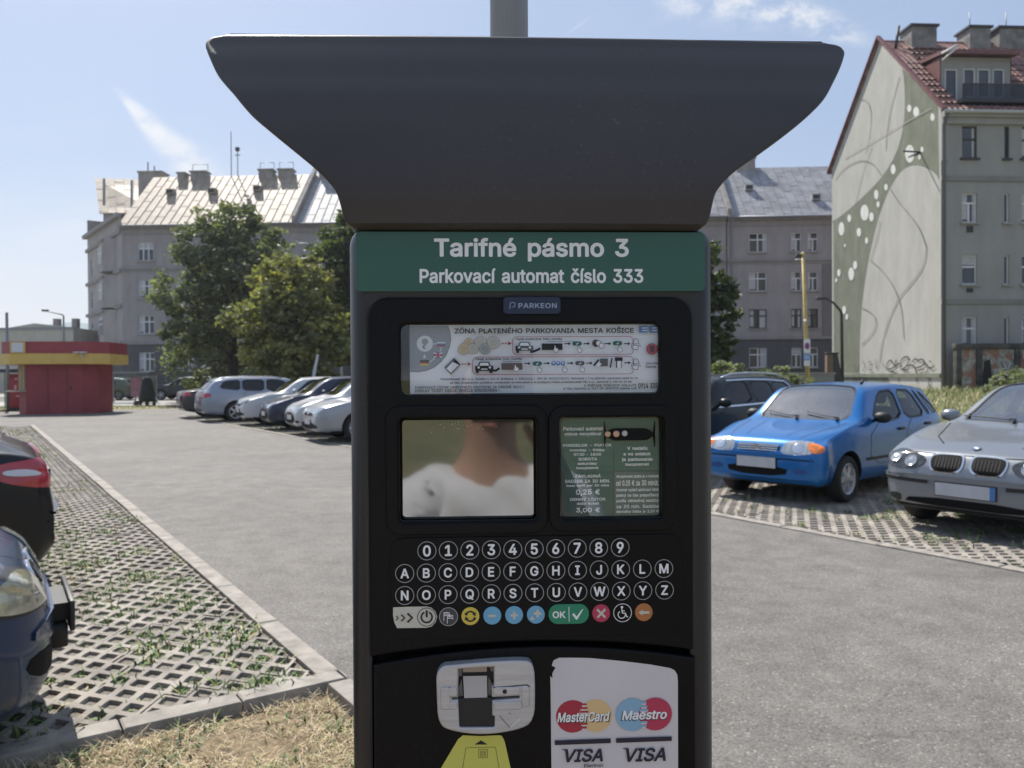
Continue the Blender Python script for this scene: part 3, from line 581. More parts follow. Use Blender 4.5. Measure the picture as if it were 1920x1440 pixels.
'č':(158,(6,58,4,-19,8,-15,12,-16,13,-10,18,-8,14,-2,19,0,20,6,17,9,13,15,9,19,0,9,-6,4,-26,6,-7,-5,-8,-14,-9,-7,-15,-2,-14,3,-12,11,-6,14,-2,19,3,22,9,17,8,6,7,2,12,1,12,-4,9,-8,6,-12,7,-3,30,8,3,7,-3,10,-15,21,-22,15,-20,6,-12,0,-12,-1,-16,-4,-12,-6,-12,-10,-16,-21,-8,-29),(31,207,35,-40,4,-2,24,0,8,3,31,36,3,8,-3,7,-5,2,-26,0,-5,-2,-15,-16,-16,18,-27,0,-7,-4)),
'ď':(197,(6,58,5,-21,10,-19,13,-16,17,-9,19,-5,17,0,15,4,12,7,9,-8,27,0,4,2,4,8,0,153,1,3,7,-5,20,0,7,5,8,55,-2,7,-6,3,-29,0,-5,-5,-2,-9,-7,5,-27,0,-5,-2,-3,-6,-1,-53,-17,9,-24,2,-22,-5,-17,-10,-14,-16,-11,-23,-4,-24),(49,62,-1,18,2,14,4,12,7,9,9,6,12,2,12,-3,10,-6,9,-17,2,-24,-4,-23,-9,-15,-15,-7,-9,0,-10,3,-12,11)),
'Ľ':(157,(15,-3,3,-4,5,-2,120,0,7,2,4,6,0,24,-2,5,-4,3,-89,2,0,170,-2,6,-5,3,-29,1,-5,-3,-3,-4),(76,158,5,-5,5,-1,16,0,8,5,8,56,-4,7,-4,2,-27,0,-7,-4)),
'ľ':(90,(13,22,4,-12,5,-7,15,-10,12,-3,17,1,9,1,6,6,-6,29,-4,3,-12,0,-4,2,0,122,1,5,7,-7,22,1,5,4,9,55,-2,6,-5,4,-31,-1,-4,-4,-3,-10,-7,6,-24,0,-6,-1,-4,-5)),
'ň':(164,(12,-3,5,-5,6,-1,24,0,7,5,2,106,3,8,7,7,9,4,10,1,10,-1,6,-4,5,-7,2,-8,2,-105,4,-5,5,-1,26,0,5,3,2,8,-1,108,-7,24,-16,18,-14,7,-22,5,-21,-4,-15,-7,-2,0,-2,5,-5,3,-27,0,-6,-3,-2,-8),(29,208,37,-42,29,-1,5,2,33,38,2,8,-2,5,-5,3,-29,0,-4,-3,-12,-15,-17,17,-29,1,-7,-6)),
'Š':(179,(7,46,7,-22,11,-14,16,-12,19,-7,29,-4,24,2,21,8,20,13,12,17,6,21,-1,22,-8,18,-12,13,-17,10,-67,23,-9,7,-3,8,2,10,8,9,12,5,17,1,14,-3,10,-5,5,-7,4,-12,5,-5,31,0,6,7,-1,15,-7,16,-10,13,-11,9,-15,8,-24,6,-12,0,-12,0,-21,-7,-15,-7,-12,-10,-12,-17,-5,-19,1,-21,9,-19,13,-12,18,-11,65,-21,9,-9,2,-10,-4,-9,-7,-8,-10,-4,-14,-3,-17,1,-15,6,-7,8,-6,16,-6,4,-31,-1,-5,-5),(38,257,34,-39,5,-1,24,0,7,3,31,36,3,8,-3,6,-5,2,-28,0,-17,-18,-17,18,-26,1,-5,-2,-4,-4)),
'ť':(105,(-6,127,5,-5,18,-2,0,-89,3,-14,6,-10,10,-9,16,-7,22,-2,17,4,3,5,0,4,-6,25,-7,4,-17,-2,-4,5,0,86,2,2,21,0,7,5,1,27,-3,4,-5,3,7,2,3,5,7,53,-2,7,-7,3,-29,-1,-5,-7,0,-26,-31,1,-7,-4,-2,-4,-1,-29,-17,-1,-5,-4)),
'ž':(152,(8,-3,3,-4,5,-2,120,0,7,3,2,5,0,24,-5,7,-71,3,72,96,1,24,-4,6,-5,2,-112,0,-9,-3,-2,-5,0,-24,4,-7,4,-2,65,-1,-74,-96),(22,208,35,-41,4,-2,24,0,8,2,31,36,4,10,-2,5,-5,2,-28,1,-5,-3,-12,-14,-3,0,-14,16,-29,1,-7,-5)),
'€':(185,(-2,68,5,-5,24,-2,7,-19,13,-22,14,-14,22,-12,24,-6,19,1,21,5,20,9,9,9,2,6,-14,28,-5,2,-4,-1,-15,-10,-12,-5,-21,-1,-10,3,-10,6,-8,9,-6,12,50,3,5,4,8,20,1,4,-2,6,-4,3,-65,1,69,1,7,1,12,24,0,8,-4,4,-75,1,-2,2,7,12,7,8,10,6,12,4,19,-2,12,-5,15,-10,4,-1,5,1,13,25,1,5,-1,5,-25,17,-29,7,-16,0,-17,-3,-24,-11,-12,-10,-12,-15,-8,-14,-7,-19,-2,-2,-14,-1,-5,-4,-8,-22,1,-7,7,-4,15,-1,-10,-1,-5,-4,-9,-24)),
}
GCACHE = {}


def _area(l):
    return sum(l[i - 1][0] * l[i][1] - l[i][0] * l[i - 1][1] for i in range(len(l))) / 2


def _inside(p, l):
    c = False
    for i in range(len(l)):
        (x0, y0), (x1, y1) = l[i - 1], l[i]
        if (y0 > p[1]) != (y1 > p[1]) and p[0] < (x1 - x0) * (p[1] - y0) / (y1 - y0) + x0:
            c = not c
    return c


def glyph(ch, bold):
    """outline letter -> (advance, vertices, faces); overlapping strokes are stacked a hair apart"""
    if (ch, bold) in GCACHE:
        return GCACHE[ch, bold]
    if ch not in GLYPHS:
        GCACHE[ch, bold] = (.28, [], [])
        return GCACHE[ch, bold]
    d = GLYPHS[ch]
    adv = d[0] / 400
    loops = []
    for l in d[1:]:
        x, y = l[0], l[1]
        o = [(x / 400, y / 400)]
        for i in range(2, len(l), 2):
            x += l[i]; y += l[i + 1]
            o.append((x / 400, y / 400))
        loops.append(o)
    loops.sort(key=lambda l: -abs(_area(l)))
    sg = 1 if _area(loops[0]) > 0 else -1
    V = []; F = []
    k = 0
    for o in (l for l in loops if _area(l) * sg > 0):
        hs = [h for h in loops if _area(h) * sg < 0 and _inside(h[0], o)]
        me = curve_plate([o] + hs, 0, 0, off=bold)
        b = len(V)
        V += [(v.co.x, v.co.y, k * .0022) for v in me.vertices]
        F += [tuple(i + b for i in p.vertices) for p in me.polygons]
        bpy.data.meshes.remove(me)
        k += 1
    GCACHE[ch, bold] = (adv, V, F)
    return GCACHE[ch, bold]


def text_geo(body, bold=0.0, shear=0.0, spacing=1.0):
    V = []; F = []
    x = 0
    for ch in body:
        adv, v, f = glyph(ch, bold)
        b = len(V)
        V += [(p[0] + x + shear * p[1], p[1], p[2]) for p in v]
        F += [tuple(i + b for i in q) for q in f]
        x += (adv + bold * .7) * spacing
    return V, F


# standing plane: (x, z) drawing -> local XZ plane facing -Y
UP = Matrix(((1, 0, 0, 0), (0, 0, -1, 0), (0, 1, 0, 0), (0, 0, 0, 1)))   # (x,y,z)->(x,-z,y)


def put_text(mb, body, x0, x1, z0, z1, y, m, bold=0.0, shear=0.0, spacing=1.0, res=3, keep=False, align='C'):
    """lettering scaled to fill the box x0..x1, z0..z1 on the plane y (facing -y)"""
    V, F = text_geo(body, 0.0, shear, spacing)
    if not V:
        return
    xs = [p[0] for p in V]; zs = [p[1] for p in V]
    ax, az = min(xs), min(zs)
    sx = (x1 - x0) / max(max(xs) - ax, 1e-6); sz = (z1 - z0) / max(max(zs) - az, 1e-6)
    if keep:
        sx = sz
        w = (max(xs) - ax) * sx
        x0 = (x0 + x1) / 2 - w / 2 if align == 'C' else x0
    mb.add([(x0 + (p[0] - ax) * sx, y - p[2] * sz, z0 + (p[1] - az) * sz) for p in V], F, m)


def disc_pts(cx, cz, r, n=20, rz=None):
    rz = r if rz is None else rz
    return [(cx + r * math.cos(2 * math.pi * k / n), cz + rz * math.sin(2 * math.pi * k / n)) for k in range(n)]


def line_strip(mb, pts, w, y, m, closed=False):
    """painted line of width w through 2-D points on the plane y"""
    P = [Vector(p) for p in pts]
    k = len(P)
    vs = []; fs = []
    for i in range(k):
        if closed:
            d0 = P[i] - P[i - 1]; d1 = P[(i + 1) % k] - P[i]
        else:
            d0 = P[i] - P[max(i - 1, 0)]; d1 = P[min(i + 1, k - 1)] - P[i]
        if d0.length < 1e-9: d0 = d1
        if d1.length < 1e-9: d1 = d0
        d = (d0.normalized() + d1.normalized())
        if d.length < 1e-6:
            d = d0
        d.normalize()
        nrm = Vector((-d.y, d.x))
        ww = w[i] if isinstance(w, (list, tuple)) else w
        vs.append((P[i].x + nrm.x * ww / 2, y, P[i].y + nrm.y * ww / 2))
        vs.append((P[i].x - nrm.x * ww / 2, y, P[i].y - nrm.y * ww / 2))
    for i in range(k if closed else k - 1):
        j = (i + 1) % k
        fs.append((2 * i, 2 * i + 1, 2 * j + 1, 2 * j))
    mb.add(vs, fs, m)


def flat(mb, pts, y, m):
    """filled flat shape (may be concave) on the plane y"""
    me = curve_plate([pts], 0)
    co = [(v.co.x, y, v.co.y) for v in me.vertices]
    mb.add(co, [tuple(p.vertices) for p in me.polygons], m)
    bpy.data.meshes.remove(me)

# ================================================================== ground, kerbs, pavers
NV = Vector((.831, .557, 0)); DV = Vector((-.557, .831, 0))     # across / along the parking lane


def ns(n, s, z=0.0):
    p = NV * n + DV * s
    return Vector((p.x, p.y, z))


def asphalt_mat():
    m = bpy.data.materials.new('old_asphalt'); m.use_nodes = True
    t = m.node_tree; L = t.links; b = t.nodes['Principled BSDF']
    tc = nd(t, 'ShaderNodeTexCoord')

    def noise(sc, det=4, rough=.6):
        n = nd(t, 'ShaderNodeTexNoise'); n.inputs['Scale'].default_value = sc
        n.inputs['Detail'].default_value = det; n.inputs['Roughness'].default_value = rough
        L.new(tc.outputs['Object'], n.inputs['Vector']); return n.outputs['Fac']

    def ramp(f, stops):
        r = nd(t, 'ShaderNodeValToRGB')
        e = r.color_ramp.elements
        e[0].position, e[0].color = stops[0][0], (*stops[0][1], 1)
        e[1].position, e[1].color = stops[-1][0], (*stops[-1][1], 1)
        for p, c in stops[1:-1]:
            q = e.new(p); q.color = (*c, 1)
        L.new(f, r.inputs[0]); return r.outputs[0]

    def mixc(mode, fac, a, c):
        x = nd(t, 'ShaderNodeMixRGB', blend_type=mode)
        for i, q in enumerate((fac, a, c)):
            if hasattr(q, 'links'):
                L.new(q, x.inputs[i])
            else:
                x.inputs[i].default_value = q if not isinstance(q, tuple) else (*q, 1)
        return x.outputs[0]
    big = ramp(noise(.55, 5), [(.26, (.142, .131, .120)), (.74, (.216, .201, .185))])
    mid = ramp(noise(4, 5), [(.35, (.82, .82, .82)), (.65, (1.12, 1.12, 1.12))])
    v = nd(t, 'ShaderNodeTexVoronoi'); v.inputs['Scale'].default_value = 95
    L.new(tc.outputs['Object'], v.inputs['Vector'])
    sp = nd(t, 'ShaderNodeSeparateColor'); L.new(v.outputs['Color'], sp.inputs[0])
    stone = ramp(sp.outputs[0], [(0, (.55, .55, .55)), (.12, (.8, .8, .8)), (.75, (1.0, 1.0, 1.0)), (.955, (1.15, 1.15, 1.12)), (.98, (1.65, 1.63, 1.58))])
    gap = ramp(v.outputs['Distance'], [(0, (1.06, 1.06, 1.06)), (.75, (.72, .72, .72))])
    c = mixc('MULTIPLY', 1.0, big, mid); c = mixc('MULTIPLY', 1.0, c, stone); c = mixc('MULTIPLY', 1.0, c, gap)
    # oil spots and old patches
    st = smooth(t, noise(1.3, 3), .60, .72)
    c = mixc('MULTIPLY', mth(t, 'MULTIPLY', st, .45), c, (.55, .54, .53))
    # hair cracks: thin lines along the borders of large warped cells
    wv = nd(t, 'ShaderNodeVectorMath', operation='ADD'); L.new(tc.outputs['Object'], wv.inputs[0])
    nz = nd(t, 'ShaderNodeTexNoise'); nz.inputs['Scale'].default_value = 1.6; nz.inputs['Detail'].default_value = 4
    L.new(tc.outputs['Object'], nz.inputs['Vector']); L.new(nz.outputs['Color'], wv.inputs[1])
    cv = nd(t, 'ShaderNodeTexVoronoi', feature='DISTANCE_TO_EDGE'); cv.inputs['Scale'].default_value = .42; L.new(wv.outputs[0], cv.inputs['Vector'])
    ck = mth(t, 'MULTIPLY', mth(t, 'SUBTRACT', 1.0, smooth(t, cv.outputs['Distance'], .0015, .0065)), smooth(t, noise(.7, 2), .50, .62))
    c = mixc('MIX', mth(t, 'MULTIPLY', ck, .65), c, (.07, .066, .062))
    L.new(c, b.inputs['Base Color'])
    b.inputs['Roughness'].default_value = .82
    bp = nd(t, 'ShaderNodeBump'); bp.inputs['Strength'].default_value = .4; bp.inputs['Distance'].default_value = .006
    L.new(mth(t, 'SUBTRACT', mth(t, 'MULTIPLY', sp.outputs[1], .5), v.outputs['Distance']), bp.inputs['Height'])
    L.new(bp.outputs[0], b.inputs['Normal'])
    return m


M_ASPH = asphalt_mat()
M_CONC = mat('kerb_concrete', (.27, .245, .215), .85, var=.25, vscale=7, bump=.25, bscale=180)
M_PAVER = mat('paver_concrete', (.265, .238, .207), .88, var=.30, vscale=3.3, bump=.25, bscale=220)
M_SOIL = mat('gravel_soil', (.125, .112, .092), .95, col2=(.25, .225, .185), vscale=85, bump=.8, bscale=140)
M_DRY = mat('dry_soil', (.10, .072, .042), .95, col2=(.26, .195, .115), vscale=22, bump=.8, bscale=70)
M_WILD = mat('wild_ground', (.11, .125, .045), .95, col2=(.27, .23, .12), vscale=1.4, bump=.8, bscale=20)
M_SIDE = mat('pavement_slabs', (.27, .26, .245), .8, var=.15, vscale=1.2)
M_ROAD = mat('street_asphalt', (.10, .10, .10), .85, var=.25, vscale=2)


def sheet(name, pts, m, z, kind='structure'):
    mb = MB(); mb.add([(p[0], p[1], z) for p in pts], [tuple(range(len(pts)))], m)
    o = mb.build(name); o['kind'] = kind
    return o


# far ground
sheet('ground', [(-700, -250), (700, -250), (700, 1050), (-700, 1050)], M_WILD, -.075)
# dry verge the machine stands on
pts = [ns(-14, -12), ns(1.40, -12), ns(1.40, 3.72), ns(-14, 3.72)]
N_ = 90
gx = np.linspace(0, 1, N_ + 1)
vs = []; fs = []
for i in range(N_ + 1):
    for j in range(N_ + 1):
        n = -8 + 9.4 * i / N_; s = -6 + 9.72 * j / N_
        p = ns(n, s)
        edge = min(1, (1.4 - n) / .25, (3.72 - s) / .25)
        z = -.05 + .03 * edge * (.5 + .5 * math.sin(n * 3.1 + 1.7 * math.sin(s * 2.3)) * math.sin(s * 2.7 + n))
        vs.append((p.x, p.y, z))
for i in range(N_):
    for j in range(N_):
        a = i * (N_ + 1) + j
        fs.append((a, a + N_ + 1, a + N_ + 2, a + 1))
struct(raw('dry_verge', vs, fs, M_DRY, smooth=True))
# lane asphalt with its widening at the far end
sheet('asphalt_lane', [ns(1.52, -12), ns(6.47, -12), ns(6.47, 32.5), ns(14.5, 32.5), ns(14.5, 38.5), ns(-15, 46), ns(-15, 30.6), ns(1.52, 28.8)], M_ASPH, 0.0)
sheet('paver_bed_near', [ns(-7, 3.84), ns(1.4, 3.84), ns(1.4, 30.5), ns(-7, 30.5)], M_SOIL, -.018)
sheet('paver_bed_far', [ns(6.6, -12), ns(11.7, -12), ns(11.7, 32.4), ns(6.6, 32.4)], M_SOIL, -.014)


def kerb(name, n0, n1, s0, s1, step, along='s', top=.012):
    mb = MB()
    a, b = (s0, s1) if along == 's' else (n0, n1)
    x = a
    while x < b - 1e-6:
        e = min(x + step, b)
        g = .004
        dz = random.uniform(-.003, .003); dl = random.uniform(-.004, .004)
        if along == 's':
            c = [ns(n0 + dl, x + g), ns(n1 + dl, x + g), ns(n1 + dl, e - g), ns(n0 + dl, e - g)]
        else:
            c = [ns(x + g, s0 + dl), ns(e - g, s0 + dl), ns(e - g, s1 + dl), ns(x + g, s1 + dl)]
        ce = sum(c, Vector()) / 4
        ins = [p + (ce - p).normalized() * .009 for p in c]
        V = [(p.x, p.y, -.07) for p in c] + [(p.x, p.y, top + dz - .006) for p in c] + [(p.x, p.y, top + dz) for p in ins]
        F = [(0, 1, 5, 4), (1, 2, 6, 5), (2, 3, 7, 6), (3, 0, 4, 7), (4, 5, 9, 8), (5, 6, 10, 9), (6, 7, 11, 10), (7, 4, 8, 11), (8, 9, 10, 11)]
        mb.add(V, F, M_CONC)
        x = e
    return struct(mb.build(name))


kerb('kerb', 1.40, 1.515, 3.845, 29.5, 1.0)
kerb('kerb_verge', 1.40, 1.515, -12, 3.72, 1.0)
kerb('kerb_end', -7, 1.515, 3.72, 3.845, .5, along='n')
kerb('kerb_row', 6.47, 6.60, -12, 32.4, 1.0)


def grid_pavers(name, n0, n1, s0, s1, turned=False):
    PN, PS = (.2, .15) if turned else (.15, .2)
    a, b = PN / 2, PS / 2
    ia, ib = (.066, .046) if turned else (.052, .072)
    cs = []
    for j in range(int((s1 - s0) / (PS / 2)) + 1):
        sc = s0 + j * PS / 2
        for i in range(int((n1 - n0) / PN) + 2):
            nc = n0 + i * PN + (PN / 2 if j % 2 else 0)
            if nc - a < n0 - .08 or nc + a > n1 + .08:
                continue
            cs.append((nc, sc))
    C = np.array(cs)
    k = len(C)
    rim = np.array([(a, 0), (0, b), (-a, 0), (0, -b)])
    # block jitter: 0.6 x 0.4 m slabs settle a little unevenly
    bi = np.floor(C[:, 0] / .6).astype(int); bj = np.floor(C[:, 1] / .4).astype(int)
    h = np.sin(bi * 12.9898 + bj * 78.233) * 43758.5453
    dz = ((h - np.floor(h)) - .5) * .009
    # inner opening with clipped corners: 8 points
    inn = np.array([(ia, 0), (ia * .5, ib * .5), (0, ib), (-ia * .5, ib * .5), (-ia, 0), (-ia * .5, -ib * .5), (0, -ib), (ia * .5, -ib * .5)])
    inn[[0, 4], 0] *= .93; inn[[2, 6], 1] *= .93
    out = np.array([(a, 0), (a / 2, b / 2), (0, b), (-a / 2, b / 2), (-a, 0), (-a / 2, -b / 2), (0, -b), (a / 2, -b / 2)])
    layers = [(out, 0.0), (inn, 0.0), (inn * .96, -.012), (inn * .96, -.05)]
    V = []
    for (o, z) in layers:
        P = C[:, None, :] + o[None, :, :]
        P = np.clip(P, [n0, s0], [n1, s1])
        zz = np.broadcast_to((dz + z)[:, None], P.shape[:2])
        X = P[..., 0] * NV.x + P[..., 1] * DV.x; Y = P[..., 0] * NV.y + P[..., 1] * DV.y
        V.append(np.stack([X, Y, zz], -1))
    V = np.stack(V, 1).reshape(-1, 3)     # cell, layer, 8
    F = []
    base = np.arange(k)[:, None] * 32
    for l in range(3):
        for j in range(8):
            j2 = (j + 1) % 8
            F.append(np.concatenate([base + l * 8 + j, base + l * 8 + j2, base + (l + 1) * 8 + j2, base + (l + 1) * 8 + j], 1))
    F = np.concatenate(F, 0)
    return struct(raw(name, V, F, M_PAVER)), C


_, CELL_A = grid_pavers('grid_paving', -4.6, 1.395, 3.85, 29.0)
_, CELL_B = grid_pavers('grid_paving_row', 6.605, 11.6, -7, 32, True)

# far strips across the end of the car park
sheet('grass_strip', [(-60, 37.5), (-13, 37.0), (-3, 41.5), (-60, 42)], M_WILD, -.02)
sheet('pavement', [(-80, 42.05), (40, 41.5), (40, 49), (-80, 50)], M_SIDE, 0.01)
sheet('street', [(-140, 50.05), (40, 49.05), (40, 60), (-140, 62)], M_ROAD, -.01)
sheet('pavement_far', [(-140, 62.05), (40, 60.05), (40, 66.4), (-34, 71.2), (-140, 76)], M_SIDE, 0.03)


# hill on the horizon
def hill():
    vs = []; fs = []
    n = 60
    for i in range(n + 1):
        t = i / n
        x = -560 + 900 * t
        h = 52 * math.exp(-((t - .12) / .16) ** 2) + 30 * math.exp(-((t - .55) / .3) ** 2) + 2.5 * math.sin(t * 47) + 1.5 * math.sin(t * 113)
        for j, (dy, f) in enumerate(((0, 0), (60, .55), (140, 1.0), (260, .3), (330, 0))):
            vs.append((x, 620 + dy + 60 * math.sin(t * 5), h * f - .2))
    for i in range(n):
        for j in range(4):
            a = i * 5 + j
            fs.append((a, a + 5, a + 6, a + 1))
    o = raw('hills', vs, fs, mat('haze_tinted_woods', (.10, .16, .17), .95, col2=(.14, .20, .20), vscale=.03), smooth=True)  # blue haze of distance put into the woods colour
    struct(o)


hill()


# ------------------------------------------------------------------ grass, straw and weeds (nobody could count them)
def blades(name, roots, h, w, lean, mats, wts, kind='stuff', seed=1, curl=.5):
    """thin bent blades: roots (k,3), heights, widths"""
    r = np.random.default_rng(seed)
    k = len(roots)
    az = r.uniform(0, 2 * np.pi, k); ln = r.uniform(lean[0], lean[1], k)
    H = r.uniform(h[0], h[1], k); Wd = r.uniform(w[0], w[1], k)
    d = np.stack([np.cos(az), np.sin(az), np.zeros(k)], 1); sd = np.stack([-np.sin(az), np.cos(az), np.zeros(k)], 1)
    up = np.array([0, 0, 1.0])
    p1 = roots + d * (np.sin(ln) * H * .5)[:, None] + up * (np.cos(ln) * H * .5)[:, None]
    l2 = np.minimum(ln + curl * r.uniform(.3, 1.2, k), 1.75)
    p2 = p1 + d * (np.sin(l2) * H * .5)[:, None] + up * (np.cos(l2) * H * .5)[:, None]
    hw = (Wd / 2)[:, None]
    V = np.stack([roots - sd * hw, roots + sd * hw, p1 + sd * hw * .8, p1 - sd * hw * .8, p2 + sd * hw * .25, p2 - sd * hw * .25], 1).reshape(-1, 3)
    b = np.arange(k)[:, None] * 6
    F = np.concatenate([np.concatenate([b, b + 1, b + 2, b + 3], 1), np.concatenate([b + 3, b + 2, b + 4, b + 5], 1)], 0)
    mi = r.choice(len(mats), k, p=wts)
    o = raw(name, V, F, None, mats=mats, midx=np.concatenate([mi, mi]))
    if kind:
        o['kind'] = kind
    return o


def nsa(N, S, Z):
    return np.stack([N * NV.x + S * DV.x, N * NV.y + S * DV.y, Z], 1)


M_STRAW = mat('straw', (.52, .41, .23), .8, var=.15, vscale=9)
M_STRAW2 = mat('straw_pale', (.66, .57, .39), .8, var=.12, vscale=9)
M_STRAW3 = mat('straw_brown', (.27, .19, .105), .85)
M_GRN = mat('weed_green', (.085, .16, .03), .7, var=.3, vscale=12)
M_GRN2 = mat('weed_light', (.17, .23, .055), .7, var=.2, vscale=12)
M_GRN3 = mat('weed_dark', (.045, .085, .03), .7, var=.2, vscale=12)
r = np.random.default_rng(5)
k = 76000
N = 1.38 - r.uniform(0, 3.6, k); S = 3.69 - r.uniform(0, 2.2, k)
ok = (np.sin(N * 7.1 + 2 * np.sin(S * 5.3)) * np.sin(S * 8.3 + 1.7 * np.sin(N * 6.1)) + r.normal(0, .45, k)) > -.42
N, S = N[ok], S[ok]; k = len(N)
blades('dry_grass', nsa(N, S, np.full(k, -.035)), (.025, .10), (.0018, .004), (.7, 1.65), [M_STRAW, M_STRAW2, M_STRAW3, M_GRN2], [.36, .24, .35, .05], seed=3)
# green tufts in the dry verge
cen = [(1.15, 3.45), (.62, 3.22), (1.2, 2.95), (.95, 3.05), (.3, 2.95), (-.25, 3.3), (-.6, 3.5), (-1.1, 3.45), (1.25, 2.6), (.5, 2.6), (0, 2.5), (-.45, 2.9), (-.05, 3.55), (.35, 3.6), (.8, 3.62), (1.3, 3.3), (.75, 2.75), (.15, 3.2), (-.8, 3.2), (1.0, 2.75), (.4, 2.35), (1.3, 2.85), (-.3, 3.6), (-1.4, 3.6), (.65, 3.45), (.9, 2.45)]
RN = []; 
for (n_, s_) in cen:
    q = int(r.integers(25, 90))
    RN.append(np.stack([r.normal(n_, .055, q), r.normal(s_, .05, q)], 1))
RN = np.concatenate(RN)
blades('verge_weeds', nsa(RN[:, 0], np.minimum(RN[:, 1], 3.7), np.full(len(RN), -.04)), (.025, .09), (.005, .014), (.5, 1.45), [M_GRN, M_GRN2, M_GRN3], [.4, .25, .35], seed=9)
# weeds in the openings of the pavers
RN = []
for cells, pr, smax, nn in ((CELL_A, .17, 30, 1), (CELL_B, .05, 30, 2)):
    f = .5 + .5 * np.sin(cells[:, 0] * 2.1 + 1.3) * np.sin(cells[:, 1] * .9 + cells[:, 0])
    nearb = np.clip(1.6 - (cells[:, 1] - 3.8) * .16, .45, 1.6) if nn == 1 else 1.0
    pick = cells[(r.uniform(0, 1, len(cells)) < 1.9 * pr * (.3 + 1.4 * f) * nearb)]
    for (n_, s_) in pick:
        q = int(r.choice([10, 20, 40, 75], p=[.36, .34, .2, .10]))
        RN.append(np.stack([r.normal(n_, .022 + q * .0005, q), r.normal(s_, .022 + q * .0005, q)], 1))
RN = np.concatenate(RN)
blades('paving_weeds', nsa(RN[:, 0], RN[:, 1], np.full(len(RN), -.022)), (.03, .10), (.006, .016), (.35, 1.4), [M_GRN, M_GRN2, M_GRN3, M_STRAW], [.42, .36, .12, .10], seed=4)
# rough green slope on the right, in front of the painted house
k = 26000
X = r.uniform(9, 34, k); Y = r.uniform(19, 43.5, k)
ok = (X * NV.x + Y * NV.y > 12.0) & (X / Y > .30)
X, Y = X[ok], Y[ok]


def slope_z(X, Y):
    return -.03 + .55 * np.clip((Y - 20) / 22, 0, 1) * np.clip((X - 12) / 8, 0, 1)


vs = []; fs = []
for i in range(41):
    for j in range(41):
        x = 6 + 34 * i / 40; y = 18 + 26 * j / 40
        vs.append((x, y, float(slope_z(np.float64(x), np.float64(y))) + (.06 * math.sin(x * 1.9) * math.sin(y * 1.3) if 20 < y < 42 else 0) - .02))
for i in range(40):
    for j in range(40):
        a = i * 41 + j
        fs.append((a, a + 41, a + 42, a + 1))
struct(raw('grass_slope', vs, fs, M_WILD, smooth=True))
blades('rough_grass', np.stack([X, Y, slope_z(X, Y) - .03], 1), (.15, .5), (.012, .03), (.15, .9), [M_GRN, M_GRN2, M_STRAW2, M_STRAW], [.35, .33, .17, .15], seed=8)
k = 4000
X = r.uniform(-34, -6, k); Y = 37.6 + r.uniform(0, 4.2, k)
blades('strip_grass', np.stack([X, Y, np.full(k, -.03)], 1), (.06, .2), (.012, .03), (.3, 1.1), [M_GRN, M_GRN2, M_STRAW], [.3, .35, .35], seed=2)
# dry grass in the gaps along the far row
k = 5200
N = 6.62 + r.uniform(0, 1.1, k) ** 2; S = r.uniform(14, 30, k)
blades('row_grass', nsa(N, S, np.full(k, -.03)), (.04, .10), (.006, .012), (.5, 1.3), [M_GRN, M_GRN2, M_STRAW], [.3, .3, .4], seed=12)

# ================================================================== the parking machine
MY, MYAW = .71, R_(2.6)
METER = thing('parking_machine', 'tall black parking ticket machine with green tariff header and wide flared canopy', 'parking machine',
              (.017, MY, 0), MYAW)
MINV = (Matrix.Translation((.017, MY, 0)) @ Matrix.Rotation(MYAW, 4, 'Z')).inverted()
C_L = MINV @ Vector((0, 0, CAM_H))


def mp(px, py, y=0.0):
    """photo measurement -> (x, z) on the machine's face, y metres behind its front plane"""
    d = MINV.to_3x3() @ ray(px, py)
    k = (y - C_L.y) / d.y
    p = C_L + d * k
    return (p.x, p.z)


def mps(pts, y=0.0):
    return [mp(a, b, y) for a, b in pts]


def mrect(px0, py0, px1, py1, y=0.0):
    """photo box -> upright rectangle x0,x1,z0,z1"""
    xm, ym = (px0 + px1) / 2, (py0 + py1) / 2
    return mp(px0, ym, y)[0], mp(px1, ym, y)[0], mp(xm, py1, y)[1], mp(xm, py0, y)[1]


M_BODY = mat('machine_charcoal', (.018, .018, .021), .34, dust=.05, bump=.10, bscale=900, spec=.5)
M_HOOD = mat('canopy_charcoal', (.058, .052, .053), .46, dust=.07, bump=.08, bscale=900, spec=.3, var=.10, vscale=2.5)
M_FASC = mat('fascia_black', (.0030, .0031, .0042), .44, dust=.02, spec=.2, bump=.10, bscale=900)
M_KEY = mat('keypad_black', (.003, .003, .0038), .46, spec=.2)
M_INK = mat('print_black', (.012, .012, .014), .6)
M_INK2 = mat('print_grey', (.10, .10, .11), .6)
M_WHT = mat('print_white', (.86, .86, .86), .5)
M_CREAM = mat('print_cream', (.60, .57, .49), .5)
M_RING = mat('print_ring', (.42, .42, .43), .5)
M_GREEN = mat('header_green', (.022, .10, .064), .32, spec=.6)
M_PAPER = mat('card_paper', (.84, .84, .88), .75, var=.03, vscale=20)
M_STICK = mat('sticker_vinyl', (.66, .62, .63), .45, var=.03, vscale=14)
M_STEEL = mat('brushed_steel', (.50, .50, .51), .38, metal=.45, var=.08, vscale=30, aniso=(1, 1, 12))
M_TEAL = mat('tariff_teal', (.025, .115, .098), .5)
M_BLUE = mat('print_blue', (.06, .17, .42), .5)
M_SKYB = mat('print_sky_blue', (.16, .42, .62), .5)
M_RED = mat('print_red', (.42, .03, .055), .5)
M_ROSE = mat('print_rose', (.50, .045, .10), .5)
M_YEL = mat('print_yellow', (.72, .56, .08), .5)
M_STY = mat('sticker_yellow', (.62, .60, .12), .5)
M_ORG = mat('print_orange', (.46, .17, .055), .5)
M_OKG = mat('print_ok_green', (.02, .24, .13), .5)
M_GOLD = mat('print_gold', (.74, .52, .25), .5)
